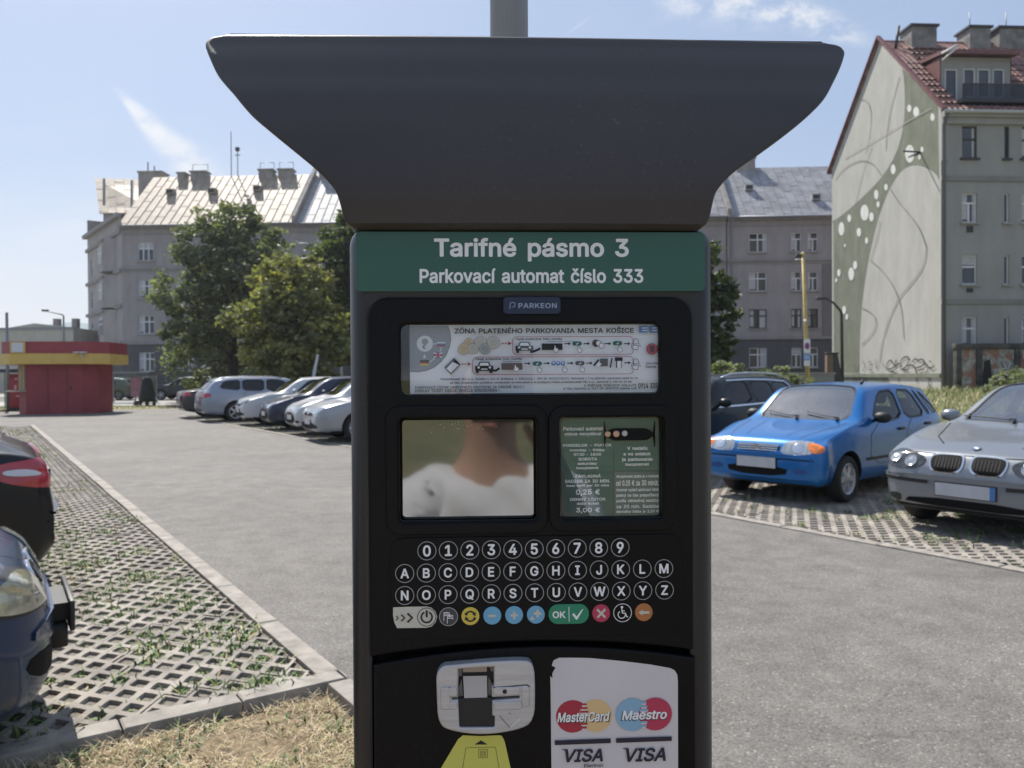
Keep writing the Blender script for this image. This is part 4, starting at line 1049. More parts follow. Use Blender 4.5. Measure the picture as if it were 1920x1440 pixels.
M_GLS = glass('clear_pane', (.97, .98, .98), 1.5)
M_SCR = mat('screen_glass', (.045, .052, .047), .045, spec=1.0, coat=1.0)
M_SCR.node_tree.nodes['Principled BSDF'].inputs['Coat IOR'].default_value = 1.95
M_NAVY = mat('badge_navy', (.012, .022, .055), .35)


XA, _ = mp(697, 900); XB, _ = mp(1292, 900); _, ZA = mp(996, 564)


def meter_body():
    # frame: lofted loops from the back to the front lip, then into the recess
    xl, zt = mp(656.5, 427, .028)
    xr, _ = mp(1328.5, 429, .028)
    xl2, _ = mp(664, 1400, .028); xl = (xl + xl2) / 2
    z0 = .02

    def loop(ins, y, r, top=0):
        return [(x, y, z) for x, z in rrect(xl + ins, xr - ins, z0 + ins, zt - ins + top, r, 6)]
    mb = MB()
    mb.loops([loop(.006, .265, .012), loop(0, .255, .018), loop(0, .028, .018), loop(.001, .019, .018), loop(.0035, .011, .017), loop(.0075, .005, .015), loop(.0115, .0015, .013), loop(.015, 0, .012)] + [[(x, y, z) for x, z in rrect(XA + i, XB - i, .06 + i, ZA - i, .016, 6)] for i, y in ((-.004, 0), (-.001, .001), (0, .004), (0, .03))], M_BODY, True, True, True)
    o = mb.build('housing', METER, 40)
    # black inner panels: recess-like fascia set into the frame
    return xl, xr, z0, zt


XL, XR, Z0, ZT = meter_body()

# --- canopy ---------------------------------------------------------
HL = [(424, 78.5), (407, 80.5), (398, 85), (392.5, 92), (395.5, 108), (401, 124), (416, 153), (445, 193), (474, 224), (513, 259), (558, 295), (594, 322), (619, 346), (636, 368), (644, 393), (648, 413), (655, 424)]
HR = [(1545, 93.5), (1560, 95.5), (1569, 100), (1573.5, 107), (1571.5, 117), (1567, 128), (1553, 160), (1534, 188), (1502, 224), (1463, 255), (1415, 291), (1374, 323), (1348, 348), (1332, 374), (1326, 399), (1322, 415), (1316, 427)]


def canopy():
    yf = pchip([(0, .050), (.1, .036), (.3, .010), (.55, -.012), (.8, -.022), (1, -.016)])
    rows = []
    n = len(HL)
    for i in range(n):
        t = (HL[i][1] - 78.5) / (424 - 78.5)
        y = yf(t)
        a = mp(*HL[i], y + .018); b = mp(*HR[i], y + .018)
        rows.append((a[0], b[0], (a[1] + b[1]) / 2, y, t))
    # smooth rows
    fx0 = pchip([(-r_[2], r_[0]) for r_ in rows]); fx1 = pchip([(-r_[2], r_[1]) for r_ in rows])
    zs = [r_[2] for r_ in rows]
    fy = pchip([(-r_[2], r_[3]) for r_ in rows])
    Z = list(np.linspace(zs[0], zs[3], 9)) + list(np.linspace(zs[3], zs[-1], 46))[1:]

    def ring(x0, x1, z, y, ins=0.0):
        q_ = max(0, min(1, ((zs[0] - z) / (zs[0] - zs[-1]) - .80) / .14))
        yb = y + .014 + .23 * q_ * q_ * (3 - 2 * q_)
        w = x1 - x0; c = (x0 + x1) / 2; hw = w / 2 - ins
        bul = .003 * (w / .49)
        r = .004
        o = []
        for k in range(25):
            q = (-1, -.9975, -.995, -.99, -.985, -.97, -.93, -.85, -.75, -.6, -.4, -.2, 0, .2, .4, .6, .75, .85, .93, .97, .985, .99, .995, .9975, 1)[k]
            edge = max(0, (abs(q) - .985) / .015)
            o.append((c + hw * q, y + ins + bul * q * q + r * (1 - math.sqrt(max(0, 1 - edge * edge))), z))
        for k in range(1, 6):
            o.append((c + hw - .0004 * k, y + bul + r + (yb - y - bul - r) * k / 6, z))
        for k in range(13):
            q = 1 - 2 * k / 12
            o.append((c + hw * q, yb - ins, z))
        for k in range(1, 6):
            o.append((c - hw + .0004 * (6 - k), yb + (y + bul + r - yb) * k / 6, z))
        return o
    L = []
    zt = zs[0]
    # crown edge: rounded lip at the top
    for k, (ins, dz) in enumerate(((.008, .0030), (.005, .0028), (.0025, .0020), (.0008, .0008))):
        L.append(ring(fx0(-zt), fx1(-zt), zt + dz, fy(-zt), ins))
    for z in Z:
        L.append(ring(fx0(-z), fx1(-z), z, fy(-z)))
    zb = zs[-1]
    L.append(ring(fx0(-zb) + .002, fx1(-zb) - .002, zb - .003, fy(-zb) + .003, .002))
    L.append(ring(fx0(-zb) + .010, fx1(-zb) - .010, zb - .004, fy(-zb) + .012, .004))
    mb = MB()
    mb.loops(L, M_HOOD, True, True, True)
    return mb.build('canopy', METER, 38)


canopy()

# --- header panel -----------------------------------------------------
mb = MB()
x0, x1, z0, z1 = mrect(668, 436, 1320, 546)
me = curve_plate([rrect(x0, x1, z0, z1, .004)], .0006, .0004)
mb.mesh(me, M_GREEN, Matrix.Translation((0, -.0012, 0)) @ UP)
put_text(mb, 'Tarifné pásmo 3', *mrect(814, 447, 1178, 491), -.0026, M_WHT, bold=.028, res=5)
put_text(mb, 'Parkovací automat číslo 333', *mrect(787, 504, 1205, 531.5), -.0026, M_WHT, bold=.026, res=5)
mb.build('header_sign', METER)

# --- control fascia with three openings --------------------------------
FY = -.004


def arch(x0, x1, za, zb, n=16):
    """points along the bowed seam from right to left"""
    return [(x1 + (x0 - x1) * k / n, za + (zb - za) * (1 - (2 * k / n - 1) ** 2)) for k in range(n + 1)]


ax0, _ = mp(697, 900); ax1, _ = mp(1292, 900)
_, atop = mp(996, 564)
_, as0 = mp(720, 1222); _, as1 = mp(1000, 1194)
out = rrect(ax0, ax1, as0, atop, .018, 6)[:14] + []
upper_out = [p for p in rrect(ax0, ax1, atop - .06, atop, .016, 6)[:14]] + list(reversed(arch(ax0, ax1, as0, as1)))
h_info = rrect(*mrect(746, 603, 1239, 744), .008)
h_disp = rrect(*mrect(745, 779, 1010, 980), .006)
h_card = rrect(*mrect(1044, 777, 1244, 975), .006)
mb = MB()
mb.mesh(curve_plate([upper_out, h_info, h_disp, h_card], .003, .0022, 2), M_FASC, Matrix.Translation((0, FY + .003, 0)) @ UP, False)
# slightly raised surrounds of the two lower windows
for rc in ((728, 762, 1022, 996), (1030, 762, 1262, 990)):
    q = mrect(*rc)
    inner = h_disp if rc[0] == 728 else h_card
    mb.mesh(curve_plate([rrect(*q, .012), inner], .0008, .0012, 1), M_FASC, Matrix.Translation((0, FY - .0035, 0)) @ UP, False)
mb.build('control_fascia', METER, 35)

# brand badge
mb = MB()
q = mrect(944, 560, 1048, 589)
mb.mesh(curve_plate([rrect(*q, .003)], .0012, .0006), M_NAVY, Matrix.Translation((0, FY - .0035, 0)) @ UP)
M_BADGE = mat('badge_silver', (.30, .33, .42), .3, metal=.6)
put_text(mb, 'PARKEON', *mrect(971, 570, 1042, 579.5), FY - .0056, M_BADGE, bold=.01, spacing=1.1)
line_strip(mb, mps([(955, 581), (956, 570), (961, 568.5), (965, 571), (964, 576), (960, 577.5)]), .0007, FY - .0056, M_BADGE)
mb.build('badge', METER)

# --- instruction card behind glass -------------------------------------
WY = .0052


class Pad:
    """draws on one plane of the machine using measurements of the photograph"""
    def __init__(s, y, conv):
        s.mb = MB(); s.y = y; s.c = conv; s.k = 0

    def up(s):
        s.k += 1
        return s.y - .00025 - .00004 * s.k

    def poly(s, pts, m):
        flat(s.mb, mps([s.c(*p) for p in pts], s.y), s.up(), m)

    def rect(s, a, b, c, d, m):
        p, q = s.c(a, b), s.c(c, d)
        x0, x1, z0, z1 = mrect(p[0], p[1], q[0], q[1], s.y)
        s.mb.add([(x0, 0, z0), (x1, 0, z0), (x1, 0, z1), (x0, 0, z1)], [(0, 1, 2, 3)], m, M=Matrix.Translation((0, s.up(), 0)))

    def disc(s, x, y, r_, m, ring=None, ry=None):
        cx, cz = mp(*s.c(x, y), s.y)
        e = mp(*s.c(x + r_, y), s.y)[0] - cx
        ez = e if ry is None else e * ry / r_
        s.mb.add([(a, 0, b) for a, b in disc_pts(cx, cz, e, 24, ez)], [tuple(range(24))], m, M=Matrix.Translation((0, s.up(), 0)))
        if ring:
            line_strip(s.mb, disc_pts(cx, cz, e, 24, ez), ring[0], s.up(), ring[1], True)

    def line(s, pts, w, m, closed=False):
        line_strip(s.mb, mps([s.c(*p) for p in pts], s.y), w, s.up(), m, closed)

    def rbox(s, a, b, c, d, r_, w, m):
        p, q = s.c(a, b), s.c(c, d)
        line_strip(s.mb, rrect(*mrect(p[0], p[1], q[0], q[1], s.y), r_), w, s.up(), m, True)

    def text(s, body, a, b, c, d, m, **kw):
        p, q = s.c(a, b), s.c(c, d)
        put_text(s.mb, body, *mrect(p[0], p[1], q[0], q[1], s.y), s.up(), m, **kw)

    def arrow(s, x, y, l, h, m, dash=False):
        hh = h * 1.6
        if dash:
            for k in range(2):
                s.rect(x + l * k * .3, y - h / 2, x + l * (k * .3 + .18), y + h / 2, m)
            s.rect(x + l * .62, y - h / 2, x + l * .7, y + h / 2, m)
        else:
            s.rect(x, y - h / 2, x + l * .66, y + h / 2, m)
        s.poly([(x + l * .62, y - hh), (x + l, y), (x + l * .62, y + hh)], m)


A_ = lambda x, y: (740 + x * 260 / 1920, 600 + y * 260 / 1920)
B_ = lambda x, y: (980 + x * 270 / 1920, 600 + y * 270 / 1920)
P = Pad(WY, A_)
q = mrect(768.5, 609, 1234.5, 737, WY)
q2 = mrect(740, 597, 1245, 750, WY)
P.mb.box((q2[0], WY + .001, q2[2]), (q2[1], WY + .003, q2[3]), M_FASC)
P.mb.add([(q[0], WY, q[2]), (q[1], WY, q[2]), (q[1], WY, q[3]), (q[0], WY, q[3])], [(0, 1, 2, 3)], M_PAPER)
M_LG = mat('print_light_grey', (.30, .31, .34), .7)
M_LW = mat('print_card_white', (.72, .73, .76), .7)
M_DOT = mat('print_dim', (.045, .045, .05), .7)
sect = [(205, 78), (735, 78), (765, 160), (778, 260), (760, 370), (715, 480), (640, 580), (545, 655), (440, 700), (330, 718), (210, 714)]
P.poly(sect, M_LG); P.line(sect[1:], .0005, M_INK2)
P.disc(418, 328, 112, M_LW)
P.disc(420, 300, 44, M_LG); P.disc(415, 372, 32, M_LG); P.disc(432, 372, 16, M_LW)
for (a, b, c, d, cols) in ((585, 305, 700, 366, (M_LW, M_BLUE, M_RED)), (352, 556, 475, 630, (M_INK, M_RED, M_YEL))):
    for k in range(3):
        P.rect(a, b + (d - b) * k / 3, c, b + (d - b) * (k + 1) / 3, cols[k])
P.rect(540, 450, 660, 522, M_BLUE)
P.line([(540, 450), (660, 522)], .0012, M_LW); P.line([(660, 450), (540, 522)], .0012, M_LW)
P.line([(540, 486), (660, 486)], .0016, M_RED); P.line([(600, 450), (600, 522)], .0016, M_RED)
P.line([(540, 330), (580, 330)], .0008, M_LW); P.line([(655, 375), (625, 440)], .0008, M_LW); P.line([(555, 535), (480, 585)], .0008, M_LW)
P.poly([(390, 530), (413, 470), (437, 530)], M_LW)
for (x, y, r_, m) in ((1025, 318, 68, M_GOLD), (1190, 310, 84, M_CREAM), (955, 398, 80, M_GOLD), (1085, 395, 72, M_CREAM), (1365, 310, 86, M_CREAM), (1250, 400, 78, M_LG)):
    P.disc(x, y, r_, mat('coin_rim', (.40, .36, .30), .6)); P.disc(x, y, r_ * .93, mat('coin_' + m.name, tuple(.25 + .6 * c for c in m.node_tree.nodes['Principled BSDF'].inputs[0].default_value[:3]), .6))
    P.disc(x + 6, y + 5, r_ * .62, mat('coin_in_' + m.name, tuple(.18 + .6 * c for c in m.node_tree.nodes['Principled BSDF'].inputs[0].default_value[:3]), .6))
P.arrow(1482, 325, 140, 16, M_RED, True); P.arrow(930, 610, 130, 16, M_RED, True)
P.poly([(690, 660), (822, 525), (912, 615), (780, 750)], M_INK); P.poly([(712, 668), (800, 578), (890, 622), (782, 732)], M_PAPER)
P.poly([(690, 655), (815, 530), (835, 550), (710, 680)], M_INK2); P.disc(845, 582, 14, M_INK)


def icon_car(P, x, y, w):
    h = w * .62
    P.poly([(x + w * .14, y + h * .38), (x + w * .24, y), (x + w * .76, y), (x + w * .86, y + h * .38)], M_INK)
    P.poly([(x + w * .22, y + h * .34), (x + w * .29, y + h * .08), (x + w * .71, y + h * .08), (x + w * .78, y + h * .34)], M_PAPER)
    P.rect(x, y + h * .36, x + w, y + h * .8, M_INK)
    P.rect(x + w * .04, y + h * .8, x + w * .2, y + h, M_INK); P.rect(x + w * .8, y + h * .8, x + w * .96, y + h, M_INK)
    P.disc(x + w * .19, y + h * .5, w * .07, M_LW); P.disc(x + w * .81, y + h * .5, w * .07, M_LW)
    P.rect(x + w * .32, y + h * .6, x + w * .68, y + h * .7, M_LW)


def icon_hand(P, x, y, s):
    o = [(x, y), (x + s * .16, y), (x + s * .2, y + s * .42), (x + s * .55, y + s * .48), (x + s * .62, y + s * .8), (x + s * .42, y + s * 1.1), (x + s * .05, y + s * 1.1), (x - s * .22, y + s * .7), (x - s * .1, y + s * .62)]
    P.poly(chaikin(o, 1), M_LW); P.line(chaikin(o, 1), .0004, M_INK2, True)


P.rbox(1632, 232, 3300, 480, .004, .0005, M_RED)
P.rbox(1080, 510, 3300, 752, .004, .0005, M_RED)
icon_car(P, 1672, 305, 245); icon_car(P, 1115, 580, 250)
P.text('ZÓNA PLATENÉHO PARKOVANIA MESTA KOŠICE', 830, 98, 3302, 186, M_INK, bold=.03, res=4)
P.text('Zadaj evidenčné číslo vozidla', 1675, 250, 2310, 285, M_INK, bold=.03)
P.text('Zadaj evidenčné číslo vozidla', 1118, 525, 1760, 560, M_INK, bold=.03)
P.text('Insert plate number', 2130, 290, 2480, 305, M_INK2); P.text('Insert plate number', 1490, 572, 1750, 586, M_INK2)
P.text('Prevádzkovateľ: EEI, s.r.o., Gorkého 4, 811 01 Bratislava, IČ: 35871113, IČ DPH SK: SK2021760121, Parkovanie v Zóne plateného parkovania mesta Košice', 640, 795, 3360, 832, M_DOT)
P.text('sa riadi prevádzkovým poriadkom zverejneným na www.eei.sk a na predajnom mieste prevádzkovateľa: EEI s.r.o., Jarmočná 2, 040 01 Košice', 770, 845, 3270, 882, M_DOT)
P.text('PARKOVACÍ LÍSTOK UMIESTNITE VIDITEĽNE ZA PREDNÉ SKLO !', 288, 902, 1785, 948, M_INK2)
P.text('DISPLAY TICKET INSIDE VEHICLE WINDSCREEN !', 288, 956, 1448, 996, M_INK2)
P.c = B_
P.text('V PRÍPADE PORUCHY VOLAJTE', 808, 846, 1505, 888, M_INK2)
P.text('If this machine is OUT OF SERVICE please call', 535, 896, 1510, 932, M_INK2)
P.text('0914 335', 1530, 840, 1785, 912, M_INK, bold=.03)
P.text('ZRUŠE', 1628, 560, 1795, 592, M_INK2, bold=.02); P.text('Cancel', 1628, 605, 1770, 640, M_INK2)
P.rect(1540, 80, 1652, 172, M_BLUE); P.rect(1672, 80, 1785, 172, M_BLUE)
for x in (1540, 1672):
    P.rect(x + 42, 102, x + 113, 116, M_LW); P.rect(x + 42, 136, x + 113, 150, M_LW)
P.disc(1712, 388, 76, M_INK); P.disc(1712, 388, 72, M_RED)
P.line([(1690, 350), (1738, 425)], .0022, M_INK); P.line([(1738, 350), (1690, 425)], .0022, M_INK)
P.rect(250, 315, 525, 402, M_INK); P.line([(110, 430), (160, 415), (215, 390)], .002, M_INK); P.poly([(205, 375), (240, 372), (222, 408)], M_INK)
icon_hand(P, 420, 340, 84)
for (x, y) in ((718, 316), (1253, 312)):
    P.poly([B for B in rrect(x - 62, x + 62, y - 28, y + 28, 27)], M_TEAL); P.line([(x - 12, y + 2), (x - 2, y + 12), (x + 16, y - 10)], .0008, M_LW); icon_hand(P, x + 15, y + 26, 84)
for x in (548, 802, 1083, 1338):
    P.arrow(x, 318, 86, 14, M_INK)
P.disc(965, 312, 50, M_INK2); P.disc(968, 318, 30, M_INK)
for (x, y) in ((1000, 312), (1040, 345)):
    P.disc(x, y, 34, M_LW, (.0005, M_INK2))


def icon_ticket(P, x, y):
    P.line(chaikin([(x - 40, y), (x - 34, y - 45), (x, y - 68), (x + 34, y - 45), (x + 40, y)], 1, False), .0005, M_INK2)
    P.line([(x - 60, y + 45), (x - 50, y + 5), (x + 50, y + 5), (x + 62, y + 45)], .0005, M_INK2)
    P.poly([(x - 25, y + 20), (x + 38, y + 30), (x + 20, y + 88), (x - 52, y + 66)], M_LW)
    P.line([(x - 25, y + 20), (x + 38, y + 30), (x + 20, y + 88), (x - 52, y + 66)], .0006, M_INK, True)


icon_ticket(P, 1493, 315); icon_ticket(P, 1493, 580)
P.c = A_
P.rect(1475, 598, 1765, 690, mat('print_brown', (.12, .09, .085), .7)); icon_hand(P, 1660, 615, 90)
P.line([(1300, 700), (1400, 700), (1450, 668)], .002, M_INK)
P.arrow(1790, 602, 88, 14, M_INK)
P.c = B_
for (x, y, m) in ((188, 582, M_TEAL), (752, 576, M_INK2)):
    P.poly(rrect(x - 62, x + 62, y - 28, y + 28, 27), m); P.line([(x - 12, y + 2), (x - 2, y + 12), (x + 16, y - 10)], .0008, M_LW); icon_hand(P, x + 15, y + 26, 84)
P.arrow(270, 578, 86, 14, M_INK); P.arrow(582, 576, 86, 14, M_INK); P.arrow(835, 576, 86, 14, M_INK); P.arrow(1338, 572, 86, 14, M_INK)
for x in (402, 463, 524):
    P.disc(x, 578, 29, M_BLUE); P.disc(x, 572, 13, M_LW)
icon_hand(P, 535, 605, 84)
P.line([(935, 610), (1000, 530)], .0016, M_INK); P.rect(1015, 515, 1120, 618, M_INK2); P.poly([(960, 610), (1000, 560), (1040, 590), (985, 630)], M_LW)
P.line([(1175, 510), (1152, 635)], .0012, M_INK); P.rect(1212, 500, 1315, 548, M_INK); P.rect(1230, 548, 1300, 640, M_LW); P.line([(1235, 548), (1235, 640)], .001, M_INK); P.line([(1298, 548), (1298, 640)], .0006, M_INK2)
P.mb.build('instruction_card', METER)


def pane(name, rc, y, m, z=None):
    x0, x1, z0, z1 = mrect(*rc, y)
    mb = MB()
    mb.box((x0, y, z0), (x1, y + .0012, z1), m)
    return mb.build(name, METER)


pane('card_window', (747, 604, 1238, 743), .0012, M_GLS)

# --- display ----------------------------------------------------------
x0, x1, z0, z1 = mrect(738, 770, 1018, 990, .010)
mb = MB()
mb.box((x0, .0105, z0), (x1, .013, z1), M_FASC)
x0, x1, z0, z1 = mrect(755, 787, 1000, 972, .009)
mb.mesh(curve_plate([rrect(x0, x1, z0, z1, .003)], .0004, .0004), M_SCR, Matrix.Translation((0, .0092, 0)) @ UP)
r2 = np.random.default_rng(3)
for k in range(14):   # dust and scratches on the pane
    cx = x0 + (x1 - x0) * r2.normal(.45, .08); cz = z1 - (z1 - z0) * abs(r2.normal(.06, .06))
    mb.add([(a, .0082, b) for a, b in disc_pts(cx, cz, r2.uniform(.00015, .0005), 8)], [tuple(range(8))], M_WHT)
mb.build('display', METER)

# --- tariff card -------------------------------------------------------
T_ = lambda x, y: (1030 + x * 220 / 1509, 770 + y * 220 / 1509)
P = Pad(WY, T_)
q = mrect(1052, 785, 1236, 967.5, WY)
P.mb.box((q[0] - .02, WY + .001, q[2] - .02), (q[1] + .02, WY + .003, q[3] + .02), M_FASC)
me = curve_plate([rrect(*q, .004)], 0)
P.mb.add([(v.co.x, WY, v.co.y) for v in me.vertices], [tuple(p.vertices) for p in me.polygons], M_TEAL)
M_TG = mat('tariff_grey', (.13, .16, .145), .5)
P.rect(835, 785, 1405, 1340, M_TG); P.rect(160, 790, 828, 1340, mat('tariff_teal_dark', (.03, .10, .088), .5))
P.line([(828, 500), (828, 1335)], .0006, M_INK); P.line([(160, 782), (1405, 782)], .0006, M_INK2)
for (tx, a, b, c, d, bo) in (
        ('Parkovací automat', 178, 205, 690, 255, .03), ('mince nevydáva!', 198, 275, 665, 328, .03),
        ('PONDELOK - PIATOK', 175, 425, 800, 462, .035), ('monday - friday', 262, 487, 712, 530, .02), ('07:30 - 18:00', 312, 543, 665, 580, .03),
        ('SOBOTA', 372, 602, 615, 640, .035), ('saturday', 362, 660, 612, 704, .02), ('bezplatné', 348, 718, 630, 758, .03),
        ('ZÁKLADNÁ', 326, 812, 662, 860, .03), ('SADZBA ZA 30 MIN.', 200, 884, 778, 925, .03), ('base tariff per 30 mins', 220, 945, 768, 982, .02),
        ('0,25 €', 340, 1010, 648, 1092, .03), ('DENNÝ LÍSTOK', 265, 1110, 722, 1156, .03), ('daily ticket', 350, 1174, 636, 1216, .02), ('3,00 €', 342, 1245, 648, 1318, .03),
        ('V nedeľu', 998, 458, 1258, 505, .03), ('a vo sviatok', 950, 530, 1302, 575, .03), ('je parkovanie', 930, 600, 1325, 656, .03), ('bezplatné!', 976, 668, 1276, 714, .03),
        ('Akceptovaná platba je v hodnote', 858, 820, 1402, 868, .0), ('od 0.25 € za 30 minút.', 856, 890, 1402, 962, .01), ('Automat vystaví parkovací lístok', 858, 992, 1402, 1042, .0),
        ('platný na čas prepočítaný', 858, 1062, 1402, 1112, .0), ('podľa základnej sadzby', 858, 1132, 1402, 1182, .0), ('za 20 min. Sadzba', 858, 1204, 1402, 1250, .0), ('denného lístka je 3,00 €', 858, 1272, 1402, 1318, .0)):
    P.text(tx, a, b, c, d, M_WHT, bold=bo)
P.mb.build('tariff_card', METER)
pane('tariff_window', (1045, 778, 1243, 974), .0018, M_GLS)
# coin slot plate let into the tariff window
P = Pad(.001, T_)
s0 = rrect(*[v for v in mrect(*T_(718, 228), *T_(1352, 382), .001)], .0095)
mb = P.mb
mb.mesh(curve_plate([s0], .0016, .0006), M_KEY, Matrix.Translation((0, .0022, 0)) @ UP)
M_COP = mat('coin_contact', (.55, .36, .27), .3, metal=.8)
for (x, y, r_, m) in ((748, 300, 32, M_COP), (858, 297, 36, M_COP), (965, 291, 30, M_STEEL)):
    cx, cz = mp(*T_(x, y), 0)
    e = r_ * 220 / 1509 * .71 / 1500
    mb.mesh(curve_plate([disc_pts(cx, cz, e, 20)], .0008, .0006), m, Matrix.Translation((0, -.0006, 0)) @ UP, True)
mb.build('coin_slot', METER)

# --- keypad -------------------------------------------------------------
KY = FY - .0035
q = mrect(734, 1003, 1276, 1188)
mb = MB()
mb.mesh(curve_plate([rrect(*q, .012)], .0006, .0005), M_KEY, Matrix.Translation((0, KY + .0008, 0)) @ UP)
KEYPAD = mb.build('keypad', METER)
KYF = KY - .0006


def key(cx, cy, glyph=None, face=M_KEY, ring=M_RING, big=False):
    x, z = mp(cx, cy, KYF)
    r_ = .00795
    mb = MB()
    mb.mesh(curve_plate([disc_pts(x, z, r_ - .0004, 28)], .0004, .0003), face, Matrix.Translation((0, KYF, 0)) @ UP)
    yy = KYF - .0009
    if ring:
        line_strip(mb, disc_pts(x, z, r_, 32), .00055, yy, ring, True)
    if glyph:
        h = .0098 if big else .0086
        V, F = text_geo(glyph, .0)
        xs = [v[0] for v in V]
        sc = h / .555
        asp = .97
        cxm = (min(xs) + max(xs)) / 2
        zc = .2545
        mb.add([(x + (v[0] - cxm) * sc * asp, yy - v[2] * sc, z + (v[1] - zc) * sc) for v in V], F, M_WHT)
    return mb, x, z, yy


for i, g in enumerate('0123456789'):
    t = i / 9
    mb, *_ = key(800.5 + 362 * t, 1032.5 - 6.5 * t, g, big=True)
    mb.build('key', KEYPAD)
for i, g in enumerate('ABCDEFGHIJKLM'):
    t = i / 12
    mb, *_ = key(759 + 485.4 * t, 1074.8 - 9.2 * t, g)
    mb.build('key', KEYPAD)
for i, g in enumerate('NOPQRSTUVWXYZ'):
    t = i / 12
    mb, *_ = key(759 + 486.6 * t, 1116 - 10 * t, g)
    mb.build('key', KEYPAD)
K_ = .71 / 1500


def kline(mb, x, z, yy, pts, w, m, closed=False):
    line_strip(mb, [(x + a * .001, z + b * .001) for a, b in pts], w * .001, yy, m, closed)


def kpoly(mb, x, z, yy, pts, m):
    flat(mb, [(x + a * .001, z + b * .001) for a, b in pts], yy, m)


def arcp(r_, a0, a1, n=14):
    return [(r_ * math.cos(R_(a0 + (a1 - a0) * k / n)), r_ * math.sin(R_(a0 + (a1 - a0) * k / n))) for k in range(n + 1)]


# start tab with chevrons and power sign
mb, x, z, yy = key(800.2, 1156.5, None, M_CREAM, M_INK)
Kz = lambda a, b: (720 + a * 280 / 1920, 1000 + b * 280 / 1920)
flat(mb, mps([Kz(*p) for p in [(118, 950), (300, 943), (550, 938), (612, 955), (660, 1000), (684, 1070), (665, 1140), (615, 1195), (550, 1212), (168, 1217), (132, 1140), (117, 1050)]], KYF), KYF - .0004, M_CREAM)
kline(mb, x, z, yy - .0002, arcp(4.7, 115, 425, 22), 1.5, M_INK); kpoly(mb, x, z, yy - .0003, [(-.9, 0), (.9, 0), (.9, 6), (-.9, 6)], M_INK)
for dx, s in ((-25.5, .8), (-20.5, 1.15), (-14.5, 1.6)):
    kline(mb, x, z - .0003, yy - .0002, [(dx - 1.4 * s, 2.4 * s), (dx + 1.2 * s, 0), (dx - 1.4 * s, -2.4 * s)], 1.1 * s, M_INK)
mb.build('key', KEYPAD)
mb, x, z, yy = key(841, 1155.7, None, mat('key_grey', (.045, .045, .05), .4), M_RING)
for (ox, oz, sgn) in ((-4, 0, 1), (-1, -2.5, 1)):
    kline(mb, x, z, yy - .0002, [(ox, oz + 4), (ox, oz - 3.5)], .45, M_WHT)
    for k in range(3):
        kline(mb, x, z, yy - .0002, [(ox + .3, oz + 3.6 - k * 1.3), (ox + 2.6, oz + 3.9 - k * 1.3), (ox + 5.2, oz + 3.2 - k * 1.3)], .6, M_WHT)
mb.build('key', KEYPAD)
mb, x, z, yy = key(882, 1155, None, M_YEL, None)
for a in (0, 180):
    kline(mb, x, z, yy - .0002, arcp(4.2, a + 40, a + 140), 1.4, M_INK)
    p = arcp(4.2, a + 150, a + 150, 1)[0]
    kpoly(mb, x, z, yy - .0003, disc_pts(p[0], p[1], 1.3, 12), M_INK)
    p = arcp(4.2, a + 35, a + 35, 1)[0]
    sg = 1 if a == 0 else -1
    kpoly(mb, x, z, yy - .0003, [(p[0] + sg * 1.6, p[1] + sg * 1.2), (p[0] + sg * .9, p[1] - sg * 2.4), (p[0] - sg * 2.0, p[1] - sg * .4)], M_INK)
mb.build('key', KEYPAD)


def plus(mb, x, z, yy, cx, cz, s, w):
    kpoly(mb, x, z, yy, [(cx - w, cz - s), (cx + w, cz - s), (cx + w, cz - w), (cx + s, cz - w), (cx + s, cz + w), (cx + w, cz + w), (cx + w, cz + s), (cx - w, cz + s), (cx - w, cz + w), (cx - s, cz + w), (cx - s, cz - w), (cx - w, cz - w)], M_CREAM)


mb, x, z, yy = key(923, 1154, None, M_SKYB, None)
kpoly(mb, x, z, yy - .0002, [(-3.3, -.9), (3.3, -.9), (3.3, .9), (-3.3, .9)], M_CREAM)
mb.build('key', KEYPAD)
mb, x, z, yy = key(964, 1153, None, M_SKYB, None)
plus(mb, x, z, yy - .0002, 0, 0, 3.4, 1.0)
mb.build('key', KEYPAD)
mb, x, z, yy = key(1004.7, 1152.3, None, M_SKYB, None)
plus(mb, x, z, yy - .0002, 1.4, 1.2, 3.5, 1.1); plus(mb, x, z, yy - .0002, -3.2, -3.2, 2.0, .7)
mb.build('key', KEYPAD)
# OK pill
mb = MB()
q = mrect(1029, 1133.2, 1103.4, 1168.8, KYF)
mb.mesh(curve_plate([rrect(*q, (q[3] - q[2]) / 2 - .0003, 8)], .0004, .0003), M_OKG, Matrix.Translation((0, KYF, 0)) @ UP)
put_text(mb, 'OK', *mrect(1036, 1145.5, 1060, 1158.5, KYF), KYF - .0009, M_WHT, bold=.03)
line_strip(mb, mps([(1066.5, 1137), (1067, 1165)], KYF), .0006, KYF - .0009, M_WHT)
flat(mb, mps([(1072.5, 1151.5), (1076, 1149), (1081, 1155.5), (1090, 1143), (1094, 1141), (1082, 1161), (1080, 1161.5)], KYF), KYF - .0009, M_WHT)
mb.build('key', KEYPAD)
mb, x, z, yy = key(1127, 1149.5, None, M_ROSE, None)
kline(mb, x, z, yy - .0002, [(-3.6, 3.6), (3.6, -3.6)], 2, M_CREAM); kline(mb, x, z, yy - .0003, [(3.6, 3.8), (-3.4, -3.6)], 2, M_CREAM)
mb.build('key', KEYPAD)
mb, x, z, yy = key(1167, 1148.4, None, M_KEY, M_WHT)
kline(mb, x, z, yy - .0002, [(a - .8, b - 1.6) for a, b in arcp(3.2, 120, 370, 18)], .8, M_WHT)
kpoly(mb, x, z, yy - .0002, disc_pts(-.6, 5.0, 1.15, 12), M_WHT)
